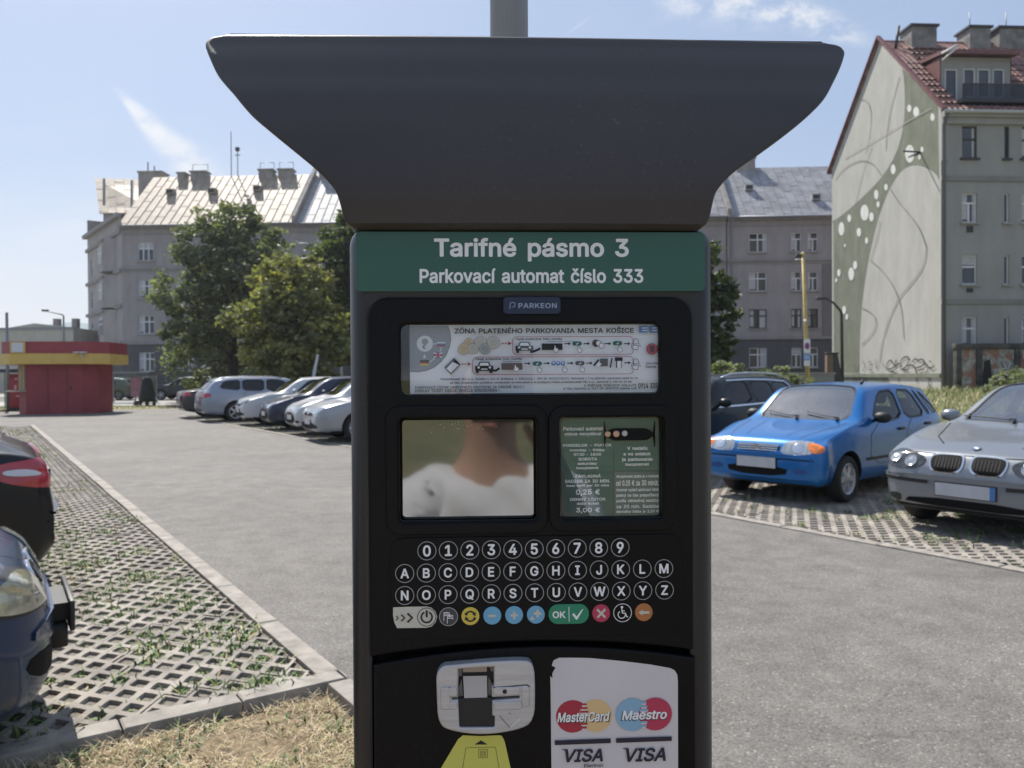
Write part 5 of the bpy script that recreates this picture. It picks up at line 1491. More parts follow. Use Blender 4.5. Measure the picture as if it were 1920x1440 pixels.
kline(mb, x, z, yy - .0002, [(-.8, 3.8), (-.2, -.2), (2.6, -.4), (3.6, -3.6), (4.8, -3.3)], 1.0, M_WHT)
kline(mb, x, z, yy - .0002, [(-.4, 1.9), (2.0, 1.6)], .8, M_WHT)
mb.build('key', KEYPAD)
mb, x, z, yy = key(1207, 1147.7, None, M_ORG, None)
kpoly(mb, x, z, yy - .0002, [(-5, 0), (-1.2, 2.7), (-1.2, 1.2), (4.8, 1.2), (4.8, -1.2), (-1.2, -1.2), (-1.2, -2.7)], M_CREAM)
mb.build('key', KEYPAD)

# --- lower door ----------------------------------------------------------
bx0, _ = mp(707, 1350); bx1, _ = mp(1297, 1350)
_, bs0 = mp(722, 1246); _, bs1 = mp(1000, 1213)
low_out = [(bx0 + .004, .08), (bx1 - .004, .08), (bx1, .09)] + arch(bx0, bx1, bs0, bs1) + [(bx0, .09)]
mb = MB()
mb.mesh(curve_plate([low_out], .003, .0022, 2), M_FASC, Matrix.Translation((0, FY + .003, 0)) @ UP)
mb.build('lower_door', METER, 35)
LY = FY - .0022

# card reader
Rz = lambda a, b: (800 + a * 220 / 1440, 1220 + b * 220 / 1440)
mb = MB()
o1 = chaikin([Rz(*p) for p in [(140, 165), (380, 140), (760, 108), (1150, 88), (1290, 110), (1304, 420), (1296, 800), (1120, 900), (700, 962), (300, 912), (165, 830), (148, 500)]], 2)
hole = [Rz(*p) for p in [(372, 160), (842, 130), (842, 392), (815, 410), (815, 500), (1150, 482), (1150, 548), (820, 575), (820, 725), (850, 740), (850, 880), (820, 902), (410, 905), (385, 880), (372, 565), (296, 568), (296, 505), (370, 503)]]
mb.mesh(curve_plate([mps(o1, LY), mps(hole, LY)], .0045, .0014, 3), M_STEEL, Matrix.Translation((0, LY - .004, 0)) @ UP, False)
a = mrect(*Rz(360, 100), *Rz(1160, 920), LY)
mb.box((a[0], LY - .0005, a[2]), (a[1], LY + .0005, a[3]), M_INK)
q1 = mps([Rz(*p) for p in [(448, 300), (740, 296), (742, 540), (462, 540)]], LY); q0 = mps([Rz(*p) for p in [(440, 146), (738, 122), (738, 250), (446, 258)]], LY)
M_TONG = mat('reader_tongue', (.46, .42, .39), .4, metal=.5)
mb.add([(p[0], LY - .0042 + (.002 if k < 2 else -.003), p[1]) for k, p in enumerate(q1)], [(0, 1, 2, 3)], M_TONG)
mb.add([(p[0], LY - .0030 + (-.002 if k < 2 else .0015), p[1]) for k, p in enumerate(q0)], [(0, 1, 2, 3)], M_TONG)
M_CHAN = mat('reader_channel', (.16, .155, .15), .45, metal=.4)
for pts in ([(376, 165), (440, 160), (430, 290), (376, 300)], [(745, 135), (838, 132), (838, 240), (790, 236)], [(380, 480), (430, 330), (448, 540), (380, 545)], [(760, 300), (812, 415), (812, 535), (748, 540)]):
    flat(mb, mps([Rz(*p) for p in pts], LY), LY - .0035, M_CHAN)
blk = rrect(*mrect(*Rz(380, 548), *Rz(820, 900), LY), .003)
mb.mesh(curve_plate([blk], .0035, .0008), mat('reader_black', (.014, .014, .015), .5, bump=.1, bscale=900), Matrix.Translation((0, LY - .0035, 0)) @ UP)
yS = LY - .0102
for pts, w, m in (([(182, 438), (205, 395), (365, 402)], .0009, M_INK), ([(810, 398), (1000, 385), (1225, 365), (1258, 392)], .0009, M_INK), ([(888, 738), (1015, 885)], .0005, M_INK2), ([(1015, 885), (1142, 775)], .0005, M_WHT), ([(998, 703), (1028, 718)], .0005, M_INK2)):
    line_strip(mb, mps([Rz(*p) for p in pts], LY), w, yS, m)
cx, cz = mp(*Rz(952, 442), LY)
mb.add([(a_, yS, b_) for a_, b_ in disc_pts(cx, cz, .0019, 16)], [tuple(range(16))], M_INK)
# moulded rails each side of the slot
for (a_, b_, c_, d_) in ((190, 400, 285, 655), (1172, 385, 1240, 622), (825, 400, 1130, 478), (830, 575, 1150, 655), (290, 575, 372, 655), (290, 400, 368, 498)):
    q = mrect(*Rz(a_, b_), *Rz(c_, d_), LY)
    mb.mesh(curve_plate([rrect(*q, .002, 3)], .0004, .0009, 2), M_STEEL, Matrix.Translation((0, yS + .0006, 0)) @ UP, True)
mb.add([(a_, yS - .0012, b_) for a_, b_ in disc_pts(cx, cz, .0019, 16)], [tuple(range(16))], M_INK)
mb.build('card_reader', METER, 30)

# yellow arrow sticker
P = Pad(LY, Rz)
oy = chaikin([(415, 1036), (660, 1046), (915, 1034), (955, 1100), (1030, 1440), (1075, 1650), (60, 1650), (175, 1440)], 1, True, .12)
me = curve_plate([mps([Rz(*p) for p in oy], LY)], .0002)
P.mb.mesh(me, M_STY, Matrix.Translation((0, LY - .0003, 0)) @ UP); P.y = LY - .0004
P.poly([(588, 1152), (665, 1098), (748, 1150)], M_INK)
P.line([(440, 1450), (482, 1190), (845, 1182), (890, 1450)], .0004, M_INK)
for (a, b, c, d) in ((638, 1210, 745, 1312), (660, 1232, 722, 1292), (676, 1248, 708, 1276)):
    P.line([(a, b), (c, b), (c, d), (a, d)], .00045, M_INK, True)
P.mb.build('arrow_sticker', METER)

# payment card sticker
S_ = lambda a, b: (1020 + a / 6, 1220 + b / 6)
P = Pad(LY, S_)
os_ = [(108, 108), (170, 78), (330, 78), (520, 82), (900, 118), (1200, 155), (1420, 195), (1470, 222), (1498, 270), (1504, 340), (1508, 1700), (88, 1700), (74, 420), (70, 285), (96, 312), (92, 265), (104, 232), (130, 192), (112, 176), (90, 170), (92, 150)]
me = curve_plate([mps([S_(*p) for p in os_], LY)], .0002)
P.mb.mesh(me, M_STICK, Matrix.Translation((0, LY - .0003, 0)) @ UP); P.y = LY - .0004


def two_discs(x1, x2, y1, y2, r_, m1, m2):
    P.disc(x1, y1, r_, m1, ry=r_ * .98); P.disc(x2, y2, r_, m2, ry=r_ * .98)
    xm = (x1 + x2) / 2; ym = (y1 + y2) / 2
    hw = r_ - (x2 - x1) / 2
    for k, dy in enumerate((-130, -88, -47, 88, 130)):
        w = hw * (1 - abs(dy) / 260)
        P.rect(xm - w, ym + dy - 13, xm + w, ym + dy + 9, m1 if m1 is not M_GOLD else m2)
        P.rect(xm - w * .8, ym + dy + 9, xm + w * .8, ym + dy + 24, M_STICK)


two_discs(322, 580, 738, 730, 188, M_RED, M_GOLD)
P.text('MasterCard', 156, 694, 748, 806, M_INK, bold=.028, shear=.2); P.text('MasterCard', 148, 686, 738, 797, M_WHT, bold=.022, shear=.2)
two_discs(992, 1250, 716, 708, 188, mat('print_pale_blue', (.26, .45, .62), .5), M_ROSE)
P.text('Maestro', 862, 670, 1384, 778, M_INK, bold=.028, shear=.2); P.text('Maestro', 872, 662, 1380, 768, M_WHT, bold=.022, shear=.2)
M_VIS = mat('print_navy', (.018, .015, .035), .5)
P.poly([(120, 1003), (748, 980), (748, 1032), (120, 1055)], M_VIS); P.poly([(808, 978), (1432, 957), (1434, 1007), (808, 1030)], M_VIS)
for (a, b, c, d) in ((235, 1098, 660, 1246), (918, 1085, 1366, 1240)):
    P.text('VISA', a, b, c, d, M_VIS, bold=.05, shear=.24)
    P.poly([(a - 45, b + 4), (a + 30, b + 2), (a + 40, b + 60), (a + 10, b + 22)], M_VIS)
P.text('Electron', 447, 1264, 660, 1302, M_INK2)
P.mb.build('card_sticker', METER)
# plinth
mb = MB(); mb.box((XL + .012, .02, -.07), (XR - .012, .245, .03), M_FASC); mb.build('plinth', METER)

# --- grey pole behind the machine
mb = MB()
M_POLE = mat('pole_grey', (.27, .27, .28), .5, metal=.25, var=.08, vscale=9, aniso=(6, 6, .6))
pp = at(954.5, 60, 1.12)
mb.lathe([(.0, -.05), (.0265, -.05), (.0265, 3.2), (.0285, 3.205), (.0285, 3.25), (0, 3.255)], M_POLE, 40)
mb.lathe([(.075, -.03), (.075, -.018), (.045, -.012), (.0275, .0), (.0275, .03)], M_POLE, 40)
o = mb.build('steel_pole', None, 40)
o.location = (pp.x, 1.12, -.01)
tag(o, 'smooth grey steel pole standing right behind the parking machine', 'pole')

# ================================================================== cars
def paint(name, col, metal=.35, rough=.32):
    return mat(name, col, rough, metal=metal * .55, coat=.55, spec=.4)


M_TYRE = mat('tyre_rubber', (.018, .018, .019), .8, bump=.2, bscale=90)
M_RIM = mat('rim_silver', (.50, .51, .53), .32, metal=.7)
M_BLKP = mat('black_plastic', (.014, .014, .015), .55)
M_CAB = mat('cabin_dark', (.022, .022, .024), .8)
M_SEAT = mat('seat_cloth', (.045, .048, .055), .9, var=.2, vscale=40)
M_CHR = mat('chrome', (.75, .76, .78), .12, metal=1.0)
M_LENS = mat('lamp_clear', (.40, .42, .44), .14, metal=.6, coat=1.0, var=.25, vscale=34, aniso=(.2, 1, .12))
M_LENSY = mat('lamp_yellowed', (.46, .44, .33), .14, metal=.4, coat=1.0, var=.30, vscale=13)
M_LENSD = mat('lamp_dark', (.05, .052, .055), .10, metal=.3, coat=1.0, var=.6, vscale=14)
M_AMB = mat('lamp_amber', (.62, .17, .02), .12, coat=1.0, var=.3, vscale=18)
M_LRED = mat('lamp_red', (.42, .012, .03), .12, coat=1.0, var=.2, vscale=12)
M_LWHT = mat('lamp_white', (.62, .62, .66), .12, coat=1.0)
M_PLATE = mat('blank_plate', (.46, .47, .50), .45, var=.08, vscale=9)
M_PFRM = mat('plate_frame', (.02, .02, .021), .5)
M_MESH = mat('grille_black', (.005, .005, .006), .7, spec=.15)
M_GLASS = glass('car_glass', (.52, .58, .58), 1.55)
M_GLASSW = glass('windscreen_glass', (.40, .44, .46), 3.6)
M_GLASSD = glass('car_glass_dark', (.10, .11, .12), 1.6)


class Hull:
    """body surface from side, plan and roof curves; xf runs from the nose (0) to the tail (L)"""
    def __init__(s, c):
        s.c = c
        L, hw, H = c['L'], c['hw'], c['H']
        s.top = pchip(c['top']); s.belt = pchip(c['belt']); s.bot = pchip(c['bot'])
        s.plan = pchip(c['plan']); s.roof = pchip(c['roof'])
        a = [0, .012, .03, .055, .085, .12, .17]
        b = [L - x for x in reversed(a)]
        xs = a + list(np.arange(.23, L - .2, .075)) + b
        s.xs = xs

    def section(s, x, dw=0.0, dt=0.0, zb=None):
        w = s.plan(x) - dw; zt = s.top(x) - dt
        zs = min(s.belt(x), zt - .004)
        b = s.bot(x) if zb is None else zb
        wr = min(s.roof(x) - dw, w * .985)
        cr = min(.075, (zt - zs) * .45)
        ze = zt - cr
        h = zs - b
        p = [(0, b), (.55 * w, b), (.86 * w, b + .01), (.955 * w, b + min(.07, .15 * h)), (.985 * w, b + .30 * h), (1.0 * w, b + .58 * h), (.99 * w, b + .86 * h), (.965 * w, zs)]
        p += [(.965 * w + (wr - .965 * w) * .5 + .012 * (ze - zs), zs + (ze - zs) * .5), (wr, ze), (wr * .86, ze + cr * .55), (wr * .5, zt - cr * .10), (0, zt)]
        return p

    def ring(s, x, dw=0.0, dt=0.0, zb=None, sub=3):
        p = s.section(x, dw, dt, zb)
        q = [(-p[1][0], p[1][1])] + p + [(-p[-2][0], p[-2][1])]
        o = []
        for i in range(1, len(q) - 2):
            p0, p1, p2, p3 = (np.array(q[j]) for j in (i - 1, i, i + 1, i + 2))
            for k in range(sub):
                t = k / sub
                v = .5 * (2 * p1 + (p2 - p0) * t + (2 * p0 - 5 * p1 + 4 * p2 - p3) * t * t + (3 * p1 - p0 - 3 * p2 + p3) * t**3)
                o.append((max(v[0], 0.0) if 0 < i else v[0], v[1]))
        o.append(p[-1])
        return o

    def mesh(s, xs=None, dw=0.0, dt=0.0, zb=None):
        L = s.c['L']
        V = []; F = []
        xs = xs or s.xs
        n = None
        for x in xs:
            h = s.ring(x, dw, dt, zb)
            full = [(L / 2 - x, y, z) for y, z in h] + [(L / 2 - x, -y, z) for y, z in reversed(h[1:-1])]
            n = len(full)
            V += full
        for i in range(len(xs) - 1):
            for j in range(n):
                F.append((i * n + j, i * n + (j + 1) % n, (i + 1) * n + (j + 1) % n, (i + 1) * n + j))
        F.append(tuple(reversed(range(n)))); F.append(tuple(range((len(xs) - 1) * n, len(xs) * n)))
        return V, F


def obj_from(V, F, name='tmp'):
    me = bpy.data.meshes.new(name); me.from_pydata(V, [], F); me.update()
    bm = bmesh.new(); bm.from_mesh(me); bmesh.ops.recalc_face_normals(bm, faces=bm.faces[:]); bm.to_mesh(me); bm.free()
    o = bpy.data.objects.new(name, me); COL.objects.link(o)
    return o


def prism_obj(poly3a, poly3b):
    """closed prism between two equal outlines"""
    n = len(poly3a)
    V = list(poly3a) + list(poly3b)
    F = [(i, (i + 1) % n, n + (i + 1) % n, n + i) for i in range(n)] + [tuple(reversed(range(n))), tuple(range(n, 2 * n))]
    return obj_from(V, F)


class Car:
    def __init__(s, name, label, loc, ang, c, pm, group=None, glassm=None, cat='car'):
        s.c = c; s.pm = pm; s.L = c['L']; s.hw = c['hw']
        s.root = thing(name, label, cat, loc, R_(ang), group)
        s.h = Hull(c)
        V, F = s.h.mesh()
        s.bvh = BVHTree.FromPolygons([Vector(v) for v in V], F)
        s.gl = glassm or M_GLASS
        s.V, s.F = V, F
        s.cut = []

    # --- projections onto the body: view F(ront), R(ear), S(ide +y left / -y right), T(op)
    def hit(s, view, a, b, side=1):
        L = s.L
        if view == 'F':
            o, d = Vector((L, a, b)), Vector((-1, 0, 0))
        elif view == 'R':
            o, d = Vector((-L, a, b)), Vector((1, 0, 0))
        elif view == 'S':
            o, d = Vector((L / 2 - a, side * 3, b)), Vector((0, -side, 0))
        elif view == 'T':
            o, d = Vector((L / 2 - a, b, 3)), Vector((0, 0, -1))
        elif view == 'FC':      # front three-quarter corner: a measured across a 45 degree plane
            dd = Vector((-1, -side * .9, 0)).normalized()
            ac = Vector((-.9, side * 1.0, 0)).normalized()
            o, d = Vector((L / 2, side * s.hw, b)) + ac * a - dd * 2, dd
        elif view == 'RC':
            dd = Vector((1, -side * .9, 0)).normalized()
            ac = Vector((.9, side * 1.0, 0)).normalized()
            o, d = Vector((-L / 2, side * s.hw, b)) + ac * a - dd * 2, dd
        p, n, i, t = s.bvh.ray_cast(o, d)
        if p is None:
            p, n, i, t = s.bvh.find_nearest(o + d * 2 if view in ('FC', 'RC') else o + d * (L / 2))
        if n.dot(d) > 0:
            n = -n
        return p, n

    def patch(s, mb, view, outline, m, off=.004, side=1, rings=6, round_=1, skirt=.02, smooth=True):
        """panel that hugs the body inside a 2-D outline"""
        o = chaikin(outline, round_) if round_ else list(outline)
        # densify
        q = []
        for i in range(len(o)):
            a, b = o[i], o[(i + 1) % len(o)]
            k = max(1, int(math.hypot(b[0] - a[0], b[1] - a[1]) / .05))
            for j in range(k):
                q.append((a[0] + (b[0] - a[0]) * j / k, a[1] + (b[1] - a[1]) * j / k))
        cx = sum(p[0] for p in q) / len(q); cy = sum(p[1] for p in q) / len(q)
        n = len(q)
        loops = []
        for r_ in range(rings):
            t = 1 - r_ / rings
            l = []
            for p in q:
                P, N = s.hit(view, cx + (p[0] - cx) * t, cy + (p[1] - cy) * t, side)
                l.append(P + N * off)
            loops.append(l)
        P, N = s.hit(view, cx, cy, side)
        if skirt:
            sk = []
            for p in q:
                P2, N2 = s.hit(view, p[0], p[1], side)
                sk.append(P2 - N2 * skirt)
            V = [v for l in [sk] + loops for v in l]
        else:
            V = [v for l in loops for v in l]
        V.append(P + N * off)
        k = len(V) // n
        F = [(i * n + j, i * n + (j + 1) % n, (i + 1) * n + (j + 1) % n, (i + 1) * n + j) for i in range(k - 1) for j in range(n)]
        F += [((k - 1) * n + j, (k - 1) * n + (j + 1) % n, len(V) - 1) for j in range(n)]
        mb.add(V, F, m, smooth)
        return mb

    def strip(s, mb, view, pts, w, m, off=.002, side=1):
        """thin line that follows the body (shut lines, mouldings)"""
        q = []
        for i in range(len(pts) - 1):
            a, b = pts[i], pts[i + 1]
            k = max(1, int(math.hypot(b[0] - a[0], b[1] - a[1]) / .05))
            q += [(a[0] + (b[0] - a[0]) * j / k, a[1] + (b[1] - a[1]) * j / k) for j in range(k)]
        q.append(pts[-1])
        V = []; F = []
        for i, p in enumerate(q):
            a, b = q[max(i - 1, 0)], q[min(i + 1, len(q) - 1)]
            d = Vector((b[0] - a[0], b[1] - a[1])).normalized()
            nrm = Vector((-d.y, d.x)) * w / 2
            for sg in (1, -1):
                P, N = s.hit(view, p[0] + nrm.x * sg, p[1] + nrm.y * sg, side)
                V.append(P + N * off)
        for i in range(len(q) - 1):
            F.append((2 * i, 2 * i + 1, 2 * i + 3, 2 * i + 2))
        mb.add(V, F, m, True)

    def body(s, low_black=0.0):
        """cut cabin, windows and wheel arches out of the hull"""
        c, L = s.c, s.L
        hull = obj_from(s.V, s.F)
        cab0, cab1 = c['xc'] - .12, c['xr'] - .10
        xs = list(np.linspace(cab0, cab1, 26))
        V, F = s.h.mesh(xs, .075, .05, c.get('floor', .38))
        void = obj_from(V, F)
        ops = [void]
        s.panes = []
        for side in (1, -1):
            for wn in c['side']:
                o = chaikin(wn, 1, True, .16)
                A = [(L / 2 - x, side * (s.hw + .3), z) for x, z in o]
                B = [(L / 2 - x, side * s.hw * .42, z) for x, z in o]
                ops.append(prism_obj(A, B)); s.panes.append(('S', wn, side))
        for key, view in (('ws', 'T'), ('rw', 'R')):
            if c.get(key):
                o = chaikin(c[key], 1, True, .14)
                if c.get(key + '_view', view) == 'T':
                    zb = c[key + '_z']
                    A = [(L / 2 - x, y, 2.2) for x, y in o]; B = [(L / 2 - x, y, zb) for x, y in o]
                    s.panes.append(('T', c[key], 1))
                else:
                    A = [(-L / 2 - .3, y, z) for y, z in o]; B = [(-L / 2 + c.get('rw_d', .7), y, z) for y, z in o]
                    s.panes.append(('R', c[key], 1))
                ops.append(prism_obj(A, B))
        ra = c['wr'] + .055
        for xw in (c['x1'], c['x2']):
            for side in (1, -1):
                A = []; B = []
                for k in range(28):
                    t = 2 * math.pi * k / 28
                    A.append((L / 2 - xw + ra * math.cos(t), side * (s.hw + .3), c['wr'] + ra * math.sin(t)))
                    B.append((L / 2 - xw + ra * math.cos(t), side * (s.hw - .27), c['wr'] + ra * math.sin(t)))
                ops.append(prism_obj(A, B))
        me = hull.data
        for tool in ops:
            md = hull.modifiers.new('b', 'BOOLEAN'); md.operation = 'DIFFERENCE'; md.object = tool; md.solver = 'EXACT'
        dg = bpy.context.evaluated_depsgraph_get()
        new = bpy.data.meshes.new_from_object(hull.evaluated_get(dg))
        for o in ops + [hull]:
            m_ = o.data; bpy.data.objects.remove(o); bpy.data.meshes.remove(m_)
        new.name = 'body'
        new.materials.clear()
        for m in (s.pm, M_BLKP, M_CAB):
            new.materials.append(m)
        for p in new.polygons:
            ce = p.center
            q, n, i, d = s.bvh.find_nearest(ce)
            k = 0
            sm = True
            if d > .004:
                xf = L / 2 - ce.x
                wheelz = any(abs(xf - xw) < ra + .02 for xw in (c['x1'], c['x2'])) and ce.z < c['wr'] + ra + .02 and abs(ce.y) > s.hw - .3
                k = 1 if wheelz else 2
                sm = False
            elif p.normal.z < -.75 or ce.z < low_black:
                k = 1
            p.material_index = k; p.use_smooth = sm
        new.set_sharp_from_angle(angle=R_(38))
        o = bpy.data.objects.new('body', new); COL.objects.link(o); o.parent = s.root
        s.bodyo = o
        # panes
        for view, wn, side in s.panes:
            mb = MB()
            s.patch(mb, view, wn, M_GLASSW if view == 'T' else s.gl, -.006, side, 4, 1, 0)
            po = mb.build({'S': 'side_window', 'T': 'windscreen', 'R': 'rear_window'}[view], s.root)
            mb = MB()
            o_ = chaikin(wn, 1, True, .16)
            s.strip(mb, view, list(o_) + [o_[0]], .022, M_BLKP, .0015, side)
            mb.build('window_seal', po)
        return o

    def wheels(s, spokes=6, sty=0, dark=False):
        c = s.c
        r_ = c['wr']; w = .19
        rr = r_ * .66
        for xw in (c['x1'], c['x2']):
            for side in (1, -1):
                y = side * (s.hw - .115)
                M = Matrix.Translation((s.L / 2 - xw, y, r_)) @ Matrix.Rotation(R_(-90 * side), 4, 'X')
                mb = MB()
                prof = [(rr - .01, -w / 2 + .02), (rr + .012, -w / 2), (r_ - .03, -w / 2), (r_ - .008, -w / 2 + .02), (r_, -w / 2 + .05), (r_, w / 2 - .05), (r_ - .008, w / 2 - .02), (r_ - .03, w / 2), (rr + .012, w / 2), (rr - .004, w / 2 - .012)]
                mb.lathe(prof, M_TYRE, 32, M)
                wo = mb.build('wheel', s.root, 40)
                mb = MB()
                mb.lathe([(rr + .002, w / 2 - .008), (rr - .006, w / 2 - .004), (rr - .018, w / 2 - .012), (rr - .03, w / 2 - .06), (rr - .035, 0)], M_RIM, 32, M)
                mb.lathe([(rr - .03, w / 2 - .075), (0, w / 2 - .075)], M_BLKP, 32, M)
                # spokes
                for k in range(spokes):
                    t = 2 * math.pi * k / spokes
                    M2 = M @ Matrix.Rotation(t, 4, 'Z')
                    z1 = w / 2 - .02
                    wi, wo_ = (.045, .028) if sty == 0 else (.04, .062)
                    V = [(.03, -wi / 2 - .006, z1), (.03, wi / 2 + .006, z1), (rr - .012, wo_ / 2 + .008, z1 - .006), (rr - .012, -wo_ / 2 - .008, z1 - .006),
                         (.03, -wi / 2 - .014, z1 - .03), (.03, wi / 2 + .014, z1 - .03), (rr - .012, wo_ / 2 + .016, z1 - .035), (rr - .012, -wo_ / 2 - .016, z1 - .035)]
                    mb.add(V, [(0, 3, 2, 1), (0, 1, 5, 4), (1, 2, 6, 5), (2, 3, 7, 6), (3, 0, 4, 7)], M_RIM, False, M2)
                mb.lathe([(.075, w / 2 - .045), (.066, w / 2 - .018), (.05, w / 2 - .012), (0, w / 2 - .010)], M_RIM, 20, M)
                mb.build('rim', wo, 40)

    def mirrors(s, x, z, m):
        for side in (1, -1):
            P, N = s.hit('S', x, z, side)
            mb = MB()
            bm = bmesh.new()
            bmesh.ops.create_uvsphere(bm, u_segments=14, v_segments=10, radius=1)
            for v in bm.verts:
                q = v.co
                sx = .075 if q.x > 0 else .03
                v.co = Vector((q.x * sx, q.y * .105, (abs(q.z) ** .8) * (1 if q.z > 0 else -1) * .068))
            C_ = P + Vector((.03, side * .115, .035))
            mb.bm(bm, m, Matrix.Translation(C_), True)
            mb.tube([P + Vector((.0, -side * .02, -.01)), P + Vector((.025, side * .05, .005))], .022, M_BLKP, 8)
            mb.build('wing_mirror', s.root, 60)

    def seats(s, x, gap=.36, rear=None, m=None):
        m = m or M_SEAT
        for yy in (-gap, gap):
            mb = MB()
            X = s.L / 2 - x
            mb.box((X - .02, yy - .23, .36), (X + .45, yy + .23, .56), m, None, .05)
            M = Matrix.Translation((X - .02, yy, .52)) @ Matrix.Rotation(R_(-14), 4, 'Y')
            mb.box((-.07, -.22, 0), (.06, .22, .56), m, M, .05)
            mb.box((-.06, -.13, .60), (.03, .13, .80), m, M, .04)
            mb.tube([(-.015, -.06, .5), (-.015, -.06, .64)], .008, M_CHR, 6, M=M); mb.tube([(-.015, .06, .5), (-.015, .06, .64)], .008, M_CHR, 6, M=M)
            mb.build('seat', s.root)
        if rear:
            X = s.L / 2 - rear
            mb = MB()
            w = s.hw - .18
            mb.box((X, -w, .36), (X + .42, w, .56), m, None, .05)
            M = Matrix.Translation((X, 0, .52)) @ Matrix.Rotation(R_(-16), 4, 'Y')
            mb.box((-.08, -w, 0), (.05, w, .48), m, M, .05)
            for yy in (-gap, gap):
                mb.box((-.05, yy - .12, .48), (.03, yy + .12, .66), m, M, .04)
            mb.build('seat', s.root)

    def dash(s, x, z, left=True):
        mb = MB()
        X = s.L / 2 - x
        w = s.hw - .16
        mb.box((X - .38, -w, z - .30), (X + .05, w, z - .03), M_CAB, None, .06)
        yy = .36 if left else -.36
        mb.build('dashboard', s.root)
        mb = MB()
        M = Matrix.Translation((X - .50, yy, z - .02)) @ Matrix.Rotation(R_(-64), 4, 'Y')
        pts = [(.185 * math.cos(2 * math.pi * k / 24), .185 * math.sin(2 * math.pi * k / 24), 0) for k in range(25)]
        mb.tube(pts, .016, M_BLKP, 8, False, M)
        mb.box((-.17, -.02, -.02), (.17, .02, .0), M_BLKP, M); mb.box((-.02, -.17, -.02), (.02, .0, .0), M_BLKP, M)
        mb.tube([(0, 0, 0), (0, 0, -.25)], .03, M_BLKP, 8, True, M)
        mb.build('steering_wheel', s.root)

    def doors(s, lines, handles, z0=.36):
        """door skins as slightly raised panels with handle sub-parts"""
        for side in (1, -1):
            for o_, hx in zip(lines, handles):
                mb = MB()
                s.patch(mb, 'S', o_, s.pm, .0035, side, 7, 1, .006)
                s.strip(mb, 'S', list(chaikin(o_, 1)) + [chaikin(o_, 1)[0]], .014, M_BLKP, .0008, side)
                d = mb.build('door', s.root, 50)
                mb = MB()
                P, N = s.hit('S', hx[0], hx[1], side)
                mb.box((P.x - .085, P.y + side * .004, P.z - .022), (P.x + .085, P.y + side * .03, P.z + .016), hx[2] if len(hx) > 2 else M_BLKP, None, .010)
                mb.build('handle', d)

    def plate(s, view, y, z, w=.52, h=.115, tilt=0, off=.012, frame=True, blue=False):
        P, N = s.hit(view, y, z)
        sg = 1 if view == 'F' else -1
        mb = MB()
        x = P.x + sg * off
        mb.box((x - .010, y - w / 2 - .008, z - h / 2 - .008), (x + .010, y + w / 2 + .008, z + h / 2 + .008), M_PFRM, None, .004)
        xx = x + sg * .0112
        mb.box((min(xx, x), y - w / 2, z - h / 2), (max(xx, x), y + w / 2, z + h / 2), M_PLATE)
        if blue:
            x3 = x + sg * .0122
            mb.box((min(x3, x), y - w / 2, z - h / 2), (max(x3, x), y - w / 2 + .045, z + h / 2), M_BLUE) if view == 'R' else mb.box((min(x3, x), y + w / 2 - .045, z - h / 2), (max(x3, x), y + w / 2, z + h / 2), M_BLUE)
        mb.box((min(P.x - sg * .03, x), y - w / 3, z - h / 3), (max(P.x - sg * .03, x), y + w / 3, z + h / 3), M_PFRM)
        mb.build('number_plate', s.root)

    def part(s, name, items, mirrored=True, parent=None, both=True):
        """items: (view, outline, material, offset); one object per side"""
        for side in ((1, -1) if mirrored else (1,)):
            mb = MB()
            for it in items:
                view, o_, m = it[:3]
                off = it[3] if len(it) > 3 else .004
                rd = it[4] if len(it) > 4 else 1
                if view in ('F', 'R'):
                    o2 = [(side * a, b) for a, b in o_]
                elif view == 'T':
                    o2 = [(a, side * b) for a, b in o_]
                else:
                    o2 = o_
                s.patch(mb, view, o2, m, off, side, 6, rd)
            mb.build(name, parent or s.root, 60)

    def wipers(s, x0, z, ys=(.55, -.05), ln=.5):
        for y in ys:
            mb = MB()
            a = [s.hit('T', x0 - .02 + .04 * 0, y) for _ in (0,)][0]
            pts = []
            for k in range(7):
                t = k / 6
                P, N = s.hit('T', x0 + .02 + .10 * t, y - ln * t)
                pts.append(P + N * (.018 if 0 < k else .02))
            mb.tube(pts, [.012, .008, .007, .007, .007, .006, .005], M_BLKP, 6)
            P, N = s.hit('T', x0 - .02, y)
            mb.tube([P + N * .02 - Vector((0, 0, .03)), P + N * .035], .018, M_BLKP, 8)
            mb.build('wiper', s.root)


